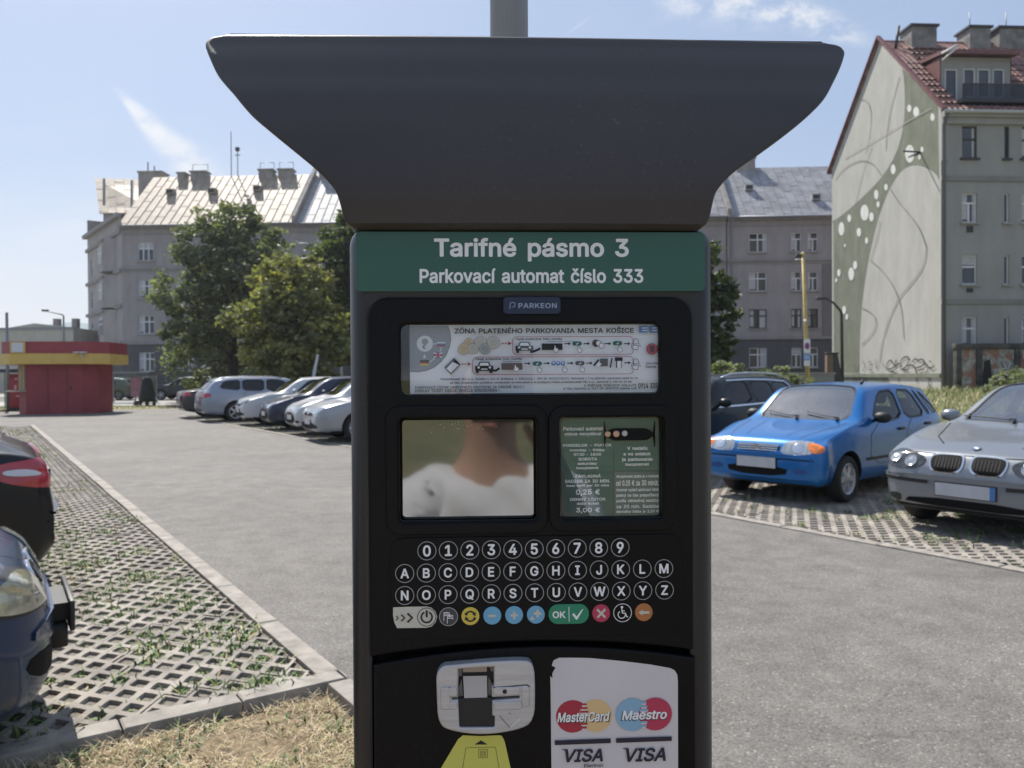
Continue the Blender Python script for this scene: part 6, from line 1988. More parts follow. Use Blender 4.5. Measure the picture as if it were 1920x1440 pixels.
def spec(L, hw, H, nose, hood, cowl, cz, wst, rre, tailx, tailz, belt=(.9, .95), x1=.72, x2=None, wr=.29, tailtop=None, bot=.2, roofw=.70, rearz=None, wb=2.5, planf=.72, ghw=.86):
    """curves of a passenger car: cowl = windscreen foot, wst = windscreen top, rre = end of roof, tailx/tailz = foot of rear window"""
    top = [(0, nose), (.03, nose + .055), (.09, nose + (hood - nose) * .75), (.2, hood), (cowl, cz), (wst, H - .035), ((wst + rre) / 2, H), (rre, H - .05), (tailx, tailz)]
    if tailx < L - .3:
        top += [(L - .15, tailz - .03), (L - .05, tailz - .1), (L, tailz - .28)]
    else:
        top += [(L - .05, tailz - .12), (L, tailz - .34)]
    top = sorted(set(top))
    q = []
    for p in top:
        if not q or p[0] - q[-1][0] > .012:
            q.append(p)
    top = q
    bl = [(0, nose - .04), (.09, nose + (hood - nose) * .45), (.2, hood - .06), (cowl, cz - .045), (cowl + .4, belt[0]), (min(tailx, L - .4) - .05, belt[1]), (L - .06, min(belt[1], tailz - .1)), (L, tailz - .40)]
    return dict(L=L, hw=hw, H=H, top=top, belt=bl,
                bot=[(0, bot + .10), (.1, bot + .02), (.5, bot), (L - .6, bot + .01), (L - .1, bot + .08), (L, bot + .18)],
                plan=[(0, planf * hw), (.04, (planf + .10) * hw), (.12, (planf + .17) * hw), (.3, .955 * hw), (.7, .99 * hw), (1.4, hw), (L - 1.2, hw), (L - .4, .965 * hw), (L - .12, .90 * hw), (L, .80 * hw)],
                roof=[(0, .62 * hw), (.2, .80 * hw), (cowl - .1, ghw * hw), (cowl + .05, ghw * hw), (wst, roofw * hw), ((wst + rre) / 2, (roofw + .02) * hw), (rre, roofw * hw), (min(tailx, L - .02), (roofw + .08) * hw), (L, .70 * hw)],
                xc=cowl, xw=wst, xr=min(tailx, L - .12), x1=x1, x2=x2 or x1 + wb, wr=wr)


# ---------------------------------------------------------------- the blue hatchback
def blue_car():
    c = spec(3.80, .795, 1.385, .60, .775, .98, .93, 1.58, 3.22, 3.66, .92, belt=(.885, .925), x1=.70, wb=2.36, wr=.275, bot=.20, roofw=.755, planf=.86, ghw=.92)
    c['ws'] = [(1.03, .60), (1.56, .475), (1.60, .20), (1.60, -.20), (1.56, -.475), (1.03, -.60), (.995, -.25), (.995, .25)]; c['ws_z'] = .80
    zt = 1.275
    c['side'] = [[(1.36, .925), (1.80, zt - .01), (2.20, zt + .012), (2.23, .925)],
                 [(2.31, .925), (2.29, zt + .012), (2.74, zt), (2.96, .94)],
                 [(3.04, .945), (2.83, zt - .005), (2.90, zt - .008), (3.16, .955)],
                 [(3.25, .96), (3.00, zt - .02), (3.12, zt - .04), (3.46, .985), (3.40, .965)]]
    c['rw'] = [(.50, 1.0), (.44, 1.25), (-.44, 1.25), (-.50, 1.0)]
    cx, cy = 2.86, 9.36
    h = (math.cos(R_(222)), math.sin(R_(222)))
    car = Car('hatchback', 'bright blue five-door hatchback with amber corner lamps and blank front plate',
        (cx - 1.9 * h[0], cy - 1.9 * h[1], -.004), 222, c, paint('blue_paint', (.003, .125, .38), .6, .30), 'cars parked nose out on the right')
    car.body()
    car.wheels(6, 1)
    car.mirrors(1.42, .93, M_BLKP)
    car.seats(2.20, .35, 3.1); car.dash(1.25, .92)
    car.doors([[(1.22, .40), (1.26, .885), (2.24, .905), (2.25, .40)], [(2.30, .40), (2.29, .905), (3.02, .925), (3.12, .75), (2.86, .52), (2.62, .40)]], [(2.10, .80), (2.96, .83)])
    # side moulding
    for sd in (1, -1):
        mb = MB(); car.strip(mb, 'S', [(1.12, .475), (2.70, .475)], .035, M_BLKP, .006, sd); mb.build('side_moulding', car.root)
    # bonnet edges
    mb = MB()
    for sd in (1, -1):
        car.strip(mb, 'T', [(.16, .45 * sd), (.40, .52 * sd), (.93, .64 * sd)], .012, mat('panel_gap', (.004, .01, .03), .6), .0015)
        car.strip(mb, 'T', [(.22, .26 * sd), (.55, .33 * sd), (.92, .40 * sd)], .010, paint('blue_paint_line', (.002, .08, .27)), .003)
    mb.build('bonnet_seam', car.root)
    car.part('headlight', [('F', [(.30, .58), (.315, .70), (.42, .738), (.69, .725), (.71, .605), (.5, .575)], M_LENS, .006)])
    for sd in (1, -1):
        mb = MB(); P, N = car.hit('F', .50 * sd, .655)
        M = Matrix.Translation(P + N * .008) @ N.to_track_quat('Z', 'Y').to_matrix().to_4x4()
        mb.lathe([(.062, 0), (.056, .003), (.03, -.001), (.018, .003), (0, .005)], M_CHR, 20, M); mb.build('lamp_reflector', car.root, 60)
    car.part('indicator', [('FC', [(-.09, .605), (-.10, .718), (.0, .71), (.07, .67), (.02, .61)], M_AMB, .008)])
    mb = MB()
    car.patch(mb, 'F', [(-.27, .60), (-.28, .685), (.28, .685), (.27, .60)], M_MESH, .004, 1, 5, 1)
    for z in (.612, .636, .660, .678):
        car.strip(mb, 'F', [(-.262, z), (.262, z)], .008, M_CHR, .010)
    for k in range(-9, 10):
        car.strip(mb, 'F', [(k * .027, .612), (k * .027, .676)], .004, M_CHR, .008)
    g = mb.build('grille', car.root)
    mb = MB()
    P, N = car.hit('F', 0, .645)
    flat_pts = [(-.045, 0), (-.02, .045), (.045, 0), (.02, -.045)]
    mb.add([(P.x + .018, a, .645 + b) for a, b in flat_pts] + [(P.x + .004, a, .645 + b) for a, b in flat_pts], [(0, 1, 2, 3), (0, 4, 5, 1), (1, 5, 6, 2), (2, 6, 7, 3), (3, 7, 4, 0)], M_CHR)
    mb.build('emblem', g)
    # bumper lip, lower intake
    mb = MB()
    car.patch(mb, 'F', [(-.68, .535), (-.66, .585), (.66, .585), (.68, .535)], car.pm, .022, 1, 3, 1)
    car.strip(mb, 'F', [(-.70, .525), (.70, .525)], .012, M_MESH, .004)
    mb.build('bumper', car.root, 50)
    car.part('lower_intake', [('F', [(-.40, .44), (-.36, .325), (.36, .325), (.40, .44)], M_MESH, .003)], False)
    car.part('fog_recess', [('F', [(.47, .44), (.45, .37), (.62, .37), (.63, .42)], mat('blue_recess', (.008, .06, .22), .5), .002)])
    car.plate('F', 0, .475, .50, .12)
    car.wipers(1.0, .95, (.50, -.02), .46)
    car.part('tail_light', [('RC', [(-.16, .62), (-.17, .86), (-.02, .86), (-.02, .62)], M_LRED, .006)])
    mb = MB(); mb.tube([(car.L / 2 - 1.66, .48, 1.37), (car.L / 2 - 1.72, .48, 1.41)], .018, M_BLKP, 8); mb.build('aerial_base', car.root)
    return car


blue_car()


# ---------------------------------------------------------------- the silver hatchback on the right edge
def silver_car():
    c = spec(4.24, .875, 1.43, .62, .80, 1.22, 1.00, 1.98, 3.50, 4.08, 1.00, belt=(.93, .985), x1=.74, wb=2.66, wr=.315, bot=.19, roofw=.68, planf=.74)
    c['ws'] = [(1.28, .66), (1.94, .50), (1.99, .2), (1.99, -.2), (1.94, -.50), (1.28, -.66), (1.235, -.25), (1.235, .25)]; c['ws_z'] = .88
    zt = 1.32
    c['side'] = [[(1.66, .975), (2.16, zt), (2.60, zt + .015), (2.64, .985)], [(2.72, .985), (2.69, zt + .015), (3.25, zt - .02), (3.52, 1.02)]]
    c['rw'] = [(.52, 1.06), (.46, 1.30), (-.46, 1.30), (-.52, 1.06)]
    h = (math.cos(R_(215)), math.sin(R_(215)))
    cx, cy = 4.07, 7.18
    car = Car('compact_car', 'silver grey compact car with twin rounded black grilles, cut by right edge of view',
              (cx - 2.12 * h[0], cy - 2.12 * h[1], -.004), 215, c, paint('silver_paint', (.215, .232, .255), .9, .30), 'cars parked nose out on the right')
    car.body(.27)
    car.wheels(7); car.mirrors(1.62, 1.0, car.pm)
    car.seats(2.5, .38, 3.4); car.dash(1.55, 1.0)
    car.doors([[(1.46, .42), (1.50, .93), (2.64, .96), (2.66, .42)], [(2.71, .42), (2.70, .96), (3.44, .98), (3.3, .7), (3.05, .42)]], [(2.5, .86, car.pm), (3.36, .88, car.pm)])
    mb = MB()
    for sd in (1, -1):
        car.strip(mb, 'T', [(.30, .34 * sd), (.55, .52 * sd), (1.16, .70 * sd)], .012, M_MESH, .0015)
    car.strip(mb, 'F', [(-.72, .752), (-.3, .745), (.3, .745), (.72, .752)], .008, M_MESH, .0015)
    mb.build('bonnet_seam', car.root)
    for sd in (1, -1):
        mb = MB()
        o_ = [(.03 * sd, .585), (.025 * sd, .745), (.10 * sd, .757), (.31 * sd, .75), (.345 * sd, .705), (.32 * sd, .60), (.24 * sd, .575)]
        car.patch(mb, 'F', o_, M_CHR, .008, 1, 4, 2)
        cxm = sum(p[0] for p in o_) / len(o_); czm = sum(p[1] for p in o_) / len(o_)
        car.patch(mb, 'F', [(cxm + (a - cxm) * .90, czm + (b - czm) * .84) for a, b in o_], M_MESH, .010, 1, 4, 2)
        for k in range(8):
            yy = sd * (.065 + .03 * k)
            car.strip(mb, 'F', [(yy, .625), (yy, .715)], .006, M_BLKP, .0125)
        mb.build('grille', car.root, 60)
    for sd in (1, -1):
        mb = MB()
        car.patch(mb, 'FC', [(-.34, .60), (-.36, .70), (-.20, .755), (-.02, .775), (.02, .70), (-.05, .615), (-.2, .585)], M_LENSD, .006, sd, 6, 2)
        for a, b, r_ in ((-.25, .665, .062), (-.11, .685, .060)):
            P, N = car.hit('FC', a, b, sd)
            M = Matrix.Translation(P + N * .010) @ N.to_track_quat('Z', 'Y').to_matrix().to_4x4()
            mb.lathe([(r_, 0), (r_ * .9, .006), (r_ * .75, .002), (r_ * .4, .006), (0, .009)], M_LENS, 18, M)
        mb.build('headlight', car.root, 60)
    mb = MB()
    P, N = car.hit('T', .205, 0)
    M = Matrix.Translation(P + N * .004) @ N.to_track_quat('Z', 'Y').to_matrix().to_4x4()
    mb.lathe([(.041, 0), (.041, .005), (.036, .007), (0, .007)], mat('emblem_ring', (.03, .03, .035), .3), 24, M)
    for k, m in enumerate((M_BLUE, M_LW, M_BLUE, M_LW)):
        pts = [(0, 0, .0085)] + [(.028 * math.cos(R_(90 * k + 90 * j / 6)), .028 * math.sin(R_(90 * k + 90 * j / 6)), .0085) for j in range(7)]
        mb.add(pts, [tuple(range(8))], m, False, M)
    mb.lathe([(.0365, .0072), (.0365, .0085), (.041, .0085), (.041, .006)], M_CHR, 24, M)
    mb.build('emblem', car.root)
    mb = MB()
    car.patch(mb, 'F', [(-.80, .505), (-.79, .555), (.79, .555), (.80, .505)], car.pm, .020, 1, 3, 1)
    for sd in (1, -1):
        car.strip(mb, 'F', [(.34 * sd, .485), (.78 * sd, .50)], .035, M_BLKP, .012)
    mb.build('bumper', car.root, 50)
    car.part('lower_intake', [('F', [(-.50, .345), (-.58, .275), (.58, .275), (.50, .345)], M_MESH, .006), ('F', [(-.66, .255), (-.6, .232), (.6, .232), (.66, .255)], M_BLKP, .012)], False)
    car.part('fog_recess', [('F', [(.60, .36), (.58, .28), (.72, .29), (.74, .35)], M_BLKP, .004)])
    car.plate('F', 0, .435, .52, .115, blue=True)
    car.wipers(1.22, 1.0, (.55, -.1), .55)
    return car


silver_car()


# ---------------------------------------------------------------- black people carrier behind the blue car
def van_car():
    c = spec(4.35, .865, 1.50, .66, .86, 1.05, 1.02, 1.75, 3.85, 4.25, 1.02, belt=(.99, 1.06), x1=.8, wb=2.65, wr=.32, bot=.2, roofw=.76)
    c['ws'] = [(1.12, .66), (1.70, .56), (1.75, .2), (1.75, -.2), (1.70, -.56), (1.12, -.66), (1.08, -.25), (1.08, .25)]; c['ws_z'] = .93
    zt = 1.385
    c['side'] = [[(1.5, 1.04), (1.95, zt), (2.40, zt + .01), (2.43, 1.06)], [(2.50, 1.06), (2.47, zt + .01), (3.10, zt), (3.14, 1.085)], [(3.2, 1.09), (3.16, zt), (3.62, zt - .03), (3.92, 1.15)]]
    c['rw'] = [(.56, 1.1), (.50, 1.36), (-.50, 1.36), (-.56, 1.1)]
    car = Car('estate_car', 'black estate car with chrome window trim and pale roof rails behind the blue hatchback', (2.98, 12.75, -.004), 223, c, mat('black_paint', (.006, .006, .007), .3, coat=.2, spec=.3), 'cars parked nose out on the right', M_GLASSD)
    car.body(); car.wheels(5); car.mirrors(1.5, 1.05, car.pm)
    car.doors([[(1.3, .45), (1.35, 1.0), (2.44, 1.02), (2.46, .45)], [(2.5, .45), (2.49, 1.02), (3.2, 1.04), (3.2, .75), (2.95, .45)]], [(2.3, .92, M_CHR), (3.1, .95, M_CHR)])
    mb = MB()
    for sd in (1, -1):
        car.strip(mb, 'S', [(1.42, 1.015), (2.45, 1.035), (3.2, 1.06), (3.93, 1.125)], .022, M_CHR, .006, sd)
        car.strip(mb, 'S', [(1.9, 1.40), (2.45, 1.413), (3.1, 1.405), (3.62, 1.375), (3.97, 1.15)], .018, M_CHR, .006, sd)
    mb.build('window_trim', car.root)
    for sd in (1, -1):
        mb = MB()
        pts = []
        for k in range(15):
            t = k / 14
            P, N = car.hit('T', 1.85 + 1.95 * t, sd * .60)
            pts.append(P + Vector((0, 0, .045 * min(1, 8 * t, 8 * (1 - t)) + .004)))
        mb.tube(pts, .018, mat('rail_alu', (.45, .47, .50), .35, metal=.6), 8)
        mb.build('roof_rail', car.root)
    car.part('headlight', [('FC', [(-.3, .66), (-.3, .78), (.02, .86), (.0, .72)], M_LENS, .006)])
    car.plate('F', 0, .45)
    car.part('tail_light', [('RC', [(-.12, .75), (-.12, 1.05), (.0, 1.1), (.0, .75)], M_LRED, .006)])
    return car


van_car()


# ---------------------------------------------------------------- the row beyond, left of the machine
def modern(name, label, loc, ang, pm, kind, group, front=True, gl=None, rim=5):
    if kind == 'hatch':
        c = spec(4.2, .89, 1.48, .62, .82, 1.02, 1.00, 1.85, 3.55, 4.08, 1.02, belt=(.95, 1.0), x1=.85, wb=2.58, wr=.315, roofw=.69)
        xs = (1.55, 2.04, 2.52, 3.28, 3.56)
    elif kind == 'round':
        c = spec(4.1, .87, 1.50, .60, .80, .95, 1.00, 1.80, 3.45, 4.0, 1.0, belt=(.95, 1.0), x1=.82, wb=2.55, wr=.31, roofw=.68)
        xs = (1.5, 2.0, 2.45, 3.15, 3.42)
    elif kind == 'estate':
        c = spec(4.80, .93, 1.49, .62, .84, 1.2, 1.0, 2.0, 4.25, 4.70, 1.02, belt=(.96, 1.0), x1=.93, wb=2.84, wr=.33, roofw=.70)
        xs = (1.7, 2.2, 2.75, 3.55, 4.28)
    else:
        c = spec(4.6, .91, 1.46, .62, .82, 1.15, .98, 1.95, 3.25, 4.1, 1.03, belt=(.95, 1.0), x1=.92, wb=2.7, wr=.32, roofw=.68)
        xs = (1.65, 2.14, 2.62, 3.3, 3.55)
    cw, wt, H = c['xc'], c['xw'], c['H']
    hw = c['hw']
    c['ws'] = [(cw + .06, .76 * hw), (wt - .05, .58 * hw), (wt, .2), (wt, -.2), (wt - .05, -.58 * hw), (cw + .06, -.76 * hw), (cw + .02, -.25), (cw + .02, .25)]; c['ws_z'] = .86
    zt = H - .105
    b0, b1 = c['belt'][4][1] + .04, c['belt'][5][1] + .04
    c['side'] = [[(xs[0], b0), (xs[1], zt), (xs[2] - .03, zt + .012), (xs[2], b0 + .015)], [(xs[2] + .08, b0 + .015), (xs[2] + .05, zt + .012), (xs[3] - .22 if kind != 'estate' else xs[3] - .03, zt), (xs[3], b1)]]
    if kind == 'estate':
        c['side'].append([(xs[3] + .07, b1), (xs[3] + .04, zt), (xs[4] - .18, zt - .04), (xs[4], b1 + .08)])
    if kind == 'sedan':
        c['rw'] = [(3.34, .5), (3.42, .54), (3.98, .60), (4.0, .2), (4.0, -.2), (3.98, -.60), (3.42, -.54), (3.34, -.5)]; c['rw_view'] = 'T'; c['rw_z'] = .98
    else:
        c['rw'] = [(.6 * hw, 1.07), (.53 * hw, H - .13), (-.53 * hw, H - .13), (-.6 * hw, 1.07)]
    car = Car(name, label, loc, ang, c, pm, group, gl)
    car.body(.26); car.wheels(rim); car.mirrors(xs[0] + .0, b0 + .02, pm)
    car.seats(xs[2] - .12, .38, xs[3] - .1)
    car.doors([[(xs[0] - .2, .42), (xs[0] - .12, b0 - .05), (xs[2] + .03, b0 - .03), (xs[2] + .04, .42)], [(xs[2] + .08, .42), (xs[2] + .07, b0 - .03), (xs[3] + .02, b1 - .04), (xs[3] - .1, .7), (xs[3] - .35, .42)]], [(xs[2] - .1, b0 - .12, pm), (xs[3] - .12, b1 - .12, pm)])
    if kind == 'round':
        car.part('headlight', [('FC', [(-.42, .60), (-.36, .72), (-.12, .83), (.06, .86), (-.02, .74), (-.2, .63)], M_LENS, .006)])
        car.part('grille', [('F', [(-.45, .58), (-.58, .31), (.58, .31), (.45, .58)], M_MESH, .012)], False)
    else:
        car.part('headlight', [('FC', [(-.40, .63), (-.38, .72), (-.1, .79), (.06, .80), (.02, .72), (-.15, .65)], M_LENSD if kind == 'hatch' else M_LENS, .006)])
        car.part('grille', [('F', [(-.42, .60), (-.42, .665), (.42, .665), (.42, .60)], M_MESH, .004), ('F', [(-.66, .45), (-.70, .30), (.70, .30), (.66, .45)], M_MESH, .012)], False)
    mb = MB()
    P, N = car.hit('F', 0, .655)
    M = Matrix.Translation(P + N * .006) @ N.to_track_quat('Z', 'Y').to_matrix().to_4x4()
    mb.lathe([(.05, 0), (.05, .006), (.038, .008), (0, .006)], M_CHR, 18, M); mb.build('emblem', car.root)
    car.part('fog_light', [('F', [(.62, .40), (.62, .33), (.74, .34), (.73, .40)], M_BLKP, .004)])
    car.part('tail_light', [('RC', [(-.30, .78), (-.28, .92), (-.05, .96), (.14, .93), (.12, .82)], M_LRED, .006), ('RC', [(-.26, .83), (-.26, .87), (-.08, .89), (-.08, .84)], M_LWHT, .009)])
    mb = MB()
    car.strip(mb, 'R', [(-.8 * hw, .62), (.8 * hw, .62)], .012, M_MESH, .003)
    car.patch(mb, 'R', [(-.7 * hw, .36), (-.7 * hw, .44), (.7 * hw, .44), (.7 * hw, .36)], M_BLKP, .006, 1, 3, 1)
    mb.build('rear_bumper', car.root)
    if kind == 'estate':
        for sd in (1, -1):
            mb = MB()
            pts = []
            for k in range(13):
                t = k / 12
                P, N = car.hit('T', 2.15 + 2.0 * t, sd * .58)
                pts.append(P + Vector((0, 0, .035 * min(1, 8 * t, 8 * (1 - t)) + .004)))
            mb.tube(pts, .016, M_RIM, 8); mb.build('roof_rail', car.root)
    car.plate('F', 0, .46); car.plate('R', 0, .75 if kind != 'round' else .5)
    return car


GROW = 'cars parked across the lane, left of the machine'
modern('saloon_car', 'dark grey saloon parked farthest along the row, tail to the lane', (-10.15, 30.3, 0), 32, paint('anthracite_paint', (.035, .037, .042), .4), 'sedan', GROW, gl=M_GLASSD)
modern('estate_car', 'silver blue estate car with roof rails parked tail to the lane', (-8.45, 28.0, 0), 31, paint('pale_blue_silver', (.27, .30, .36), .8), 'estate', GROW, gl=M_GLASSD)
modern('hatchback', 'white hatchback with black lower grille between silver estate and navy car', (-6.55, 25.55, 0), 207, paint('white_paint', (.50, .51, .52), .0, .3), 'hatch', GROW, gl=M_GLASSD)
modern('hatchback', 'navy blue hatchback parked between two white cars', (-5.15, 23.4, 0), 207, paint('navy_paint', (.018, .026, .055), .4), 'round', GROW, gl=M_GLASSD, rim=6)
modern('hatchback', 'pearl white round-nosed hatchback with large black front grille', (-3.85, 21.35, 0), 207, paint('pearl_paint', (.46, .47, .49), .3), 'round', GROW, gl=M_GLASSD, rim=7)
modern('estate_car', 'silver car nose with upright grille, half hidden by the parking machine', (-2.55, 19.45, 0), 207, paint('light_silver_paint', (.34, .35, .37), .6), 'estate', GROW, gl=M_GLASSD)


# ---------------------------------------------------------------- left row, next to the camera
def near_car():
    c = spec(4.15, .84, 1.40, .56, .775, 1.05, .95, 1.75, 3.1, 3.9, .98, belt=(.90, .95), x1=.80, wb=2.5, wr=.295, bot=.17, roofw=.68, planf=.60)
    c['plan'] = [(0, .42 * .84), (.03, .56 * .84), (.09, .69 * .84), (.2, .82 * .84), (.4, .93 * .84), (.7, .985 * .84), (1.3, .84), (3.0, .84), (3.75, .81), (4.05, .76), (4.15, .66)]
    c['ws'] = [(1.10, .62), (1.70, .48), (1.75, .2), (1.75, -.2), (1.70, -.48), (1.10, -.62), (1.07, -.25), (1.07, .25)]; c['ws_z'] = .83
    c['side'] = [[(1.5, .94), (1.95, 1.285), (2.4, 1.295), (2.42, .95)], [(2.5, .95), (2.47, 1.295), (2.9, 1.27), (3.15, .97)]]
    c['rw'] = [(.48, 1.02), (.42, 1.24), (-.42, 1.24), (-.48, 1.02)]
    h = (math.cos(R_(33)), math.sin(R_(33)))
    fx, fy = -2.12, 3.62
    car = Car('family_car', 'dark metallic blue car with yellowed oval headlamp, nose at the near paving edge', (fx - 2.075 * h[0], fy - 2.075 * h[1], -.004), 33, c, paint('steel_blue_paint', (.016, .038, .09), .6, .30), 'cars parked on the left')
    car.body(); car.wheels(6, 1); car.mirrors(1.5, .95, car.pm)
    car.doors([[(1.3, .42), (1.35, .90), (2.42, .92), (2.44, .42)], [(2.48, .42), (2.47, .92), (3.1, .93), (3.1, .72), (2.85, .42)]], [(2.3, .82), (3.0, .84)])
    car.seats(2.3, .36, 3.1); car.dash(1.4, .95)
    car.part('headlight', [('FC', [(-.335, .60), (-.35, .68), (-.25, .745), (-.08, .76), (.06, .73), (.10, .66), (.02, .605), (-.17, .58)], mat('lamp_surround', (.02, .02, .022), .4), .006, 2), ('FC', [(-.315, .61), (-.33, .675), (-.24, .73), (-.08, .745), (.045, .718), (.08, .66), (.01, .617), (-.17, .593)], M_LENSY, .014, 2)])
    for sd in (1, -1):
        mb = MB()
        o_ = [(.04 * sd, .60), (.035 * sd, .70), (.12 * sd, .72), (.25 * sd, .70), (.27 * sd, .64), (.2 * sd, .60)]
        car.patch(mb, 'F', o_, M_CHR, .010, 1, 4, 1)
        cm = [sum(p[k] for p in o_) / len(o_) for k in (0, 1)]
        car.patch(mb, 'F', [(cm[0] + (a - cm[0]) * .86, cm[1] + (b - cm[1]) * .78) for a, b in o_], M_MESH, .013, 1, 4, 1)
        for k in range(5):
            car.strip(mb, 'F', [(sd * (.07 + .038 * k), .62), (sd * (.085 + .038 * k), .69)], .009, M_RIM, .018)
        mb.build('grille', car.root, 60)
    mb = MB()
    car.patch(mb, 'F', [(-.56, .43), (-.54, .55), (.54, .55), (.56, .43)], car.pm, .012, 1, 5, 2)
    for sd in (1, -1):
        car.strip(mb, 'T', [(.10, .20 * sd), (.40, .42 * sd), (1.0, .60 * sd)], .010, M_MESH, .0015)
    mb.build('bumper', car.root, 50)
    car.part('lower_intake', [('F', [(-.3, .36), (-.32, .28), (.32, .28), (.3, .36)], M_MESH, .004)], False)
    car.part('fog_recess', [('FC', [(-.40, .31), (-.38, .40), (-.16, .42), (-.12, .36), (-.25, .30)], M_MESH, .004)])
    car.plate('F', 0, .475, .52, .115, off=.085)
    # bracket behind the plate
    mb = MB()
    P, N = car.hit('F', 0, .44)
    mb.box((P.x - .02, -.22, .33), (P.x + .072, .22, .43), M_BLKP, None, .01); mb.build('plate_bracket', car.root)
    return car


near_car()


def tail_car():
    c = spec(4.45, .90, 1.47, .62, .82, 1.1, 1.0, 1.9, 3.45, 4.22, 1.06, belt=(.96, 1.03), x1=.9, wb=2.65, wr=.32, bot=.2, roofw=.68)
    c['ws'] = [(1.16, .68), (1.85, .52), (1.9, .2), (1.9, -.2), (1.85, -.52), (1.16, -.68), (1.12, -.25), (1.12, .25)]; c['ws_z'] = .88
    c['side'] = [[(1.6, 1.0), (2.1, 1.36), (2.55, 1.37), (2.58, 1.02)], [(2.66, 1.02), (2.63, 1.37), (3.15, 1.35), (3.55, 1.06)]]
    c['rw'] = [(3.56, .52), (3.64, .56), (4.12, .64), (4.16, .2), (4.16, -.2), (4.12, -.64), (3.64, -.56), (3.56, -.52)]; c['rw_view'] = 'T'; c['rw_z'] = 1.0
    h = (math.cos(R_(213)), math.sin(R_(213)))
    rx, ry = -3.40, 5.84
    car = Car('liftback_car', 'glossy black liftback with big red tail lamp behind the dark blue car nose', (rx + 2.225 * h[0], ry + 2.225 * h[1], -.004), 213, c, mat('deep_black_paint', (.006, .006, .007), .28, coat=.3, spec=.3), 'cars parked on the left', M_GLASSD)
    car.body(); car.wheels(5); car.mirrors(1.6, 1.0, car.pm)
    car.doors([[(1.4, .44), (1.45, .95), (2.6, .98), (2.62, .44)], [(2.66, .44), (2.65, .98), (3.45, 1.0), (3.35, .75), (3.1, .44)]], [(2.45, .88, car.pm), (3.3, .92, car.pm)])
    car.part('tail_light', [('RC', [(-.42, .80), (-.44, .93), (-.15, .985), (.12, .975), (.22, .94), (.16, .84), (-.1, .78)], M_LRED, .012, 2), ('RC', [(-.06, .875), (.02, .925), (.16, .925), (.14, .885)], M_LWHT, .022, 2)])
    mb = MB()
    car.patch(mb, 'R', [(-.72, .58), (-.74, .66), (.74, .66), (.72, .58)], car.pm, .03, 1, 4, 2)
    car.strip(mb, 'R', [(-.75, .57), (.75, .57)], .010, M_MESH, .004)
    car.patch(mb, 'R', [(-.6, .30), (-.62, .36), (.62, .36), (.6, .30)], M_CHR, .008, 1, 3, 1)
    mb.build('rear_bumper', car.root, 50)
    car.part('reflector', [('R', [(.48, .42), (.48, .46), (.66, .46), (.66, .42)], M_LRED, .008)])
    car.plate('R', 0, .80)
    return car


tail_car()
modern('hatchback', 'mid blue car nose with front plate, third car along the left row', (-4.72 - 2.05 * math.cos(R_(33)), 8.05 - 2.05 * math.sin(R_(33)), 0), 33, paint('teal_blue_paint', (.03, .075, .12), .5), 'round', 'cars parked on the left')
modern('saloon_car', 'dark grey car with red tail lamp, farthest of the left row', (-6.35 - 2.3 * math.cos(R_(33)), 10.35 - 2.3 * math.sin(R_(33)), 0), 213, paint('slate_paint', (.07, .073, .08), .4), 'hatch', 'cars parked on the left')
# on the street
modern('estate_car', 'dark estate car with pale roof on the street behind the trees', (-21.5, 53.2, 0), 181, paint('street_black_paint', (.02, .022, .026), .3), 'estate', 'cars on the street', gl=M_GLASSD)
modern('hatchback', 'grey hatchback on the street just right of the red kiosk', (-27.2, 53.4, 0), 181, paint('street_grey_paint', (.16, .17, .18), .4), 'hatch', 'cars on the street', gl=M_GLASSD)
modern('saloon_car', 'black car behind the yellow lamp post by the painted wall', (15.35, 40.5, .1), 262, paint('far_black_paint', (.012, .011, .011), .2), 'sedan', 'cars on the street', gl=M_GLASSD)

# ================================================================== buildings
def plaster(name, col, var=.07, vscale=1.2, bump=.15, rough=.9):
    return mat(name, col, rough, var=var * 1.5, vscale=vscale, bump=bump, bscale=35, aniso=(1, 1, .4))


M_WPANE = mat('house_glass', (.035, .04, .045), .06, spec=.8, var=.3, vscale=.7)
M_CURT = mat('curtain', (.45, .45, .47), .8, var=.15, vscale=6)
M_FWHT = mat('frame_white', (.66, .66, .68), .5)
M_FBRN = mat('frame_brown', (.035, .028, .026), .5)
M_GUT = mat('gutter_zinc', (.24, .25, .27), .5, metal=.4)


def wall_holes(mb, x0, x1, z0, z1, holes, m, y=0.0, depth=.16, rev=None):
    """wall in the plane y (facing -y) with rectangular openings and reveals"""
    X = sorted(set([x0, x1] + [h[0] for h in holes] + [h[1] for h in holes]))
    Z = sorted(set([z0, z1] + [h[2] for h in holes] + [h[3] for h in holes]))
    X = [x for x in X if x0 <= x <= x1]; Z = [z for z in Z if z0 <= z <= z1]
    idx = {}
    V = []; F = []

    def v(i, j):
        if (i, j) not in idx:
            idx[i, j] = len(V); V.append((X[i], y, Z[j]))
        return idx[i, j]
    for i in range(len(X) - 1):
        for j in range(len(Z) - 1):
            cx, cz = (X[i] + X[i + 1]) / 2, (Z[j] + Z[j + 1]) / 2
            if any(h[0] < cx < h[1] and h[2] < cz < h[3] for h in holes):
                continue
            F.append((v(i, j), v(i + 1, j), v(i + 1, j + 1), v(i, j + 1)))
    mb.add(V, F, m)
    for h in holes:
        a, b, c, d = h[:4]
        c2, d2 = max(c, z0), min(d, z1)
        if c2 >= d2:
            continue
        Q = [(a, y, c2), (b, y, c2), (b, y, d2), (a, y, d2), (a, y + depth, c2), (b, y + depth, c2), (b, y + depth, d2), (a, y + depth, d2)]
        mb.add(Q, [(0, 4, 5, 1), (1, 5, 6, 2), (2, 6, 7, 3), (3, 7, 4, 0)], rev or m)


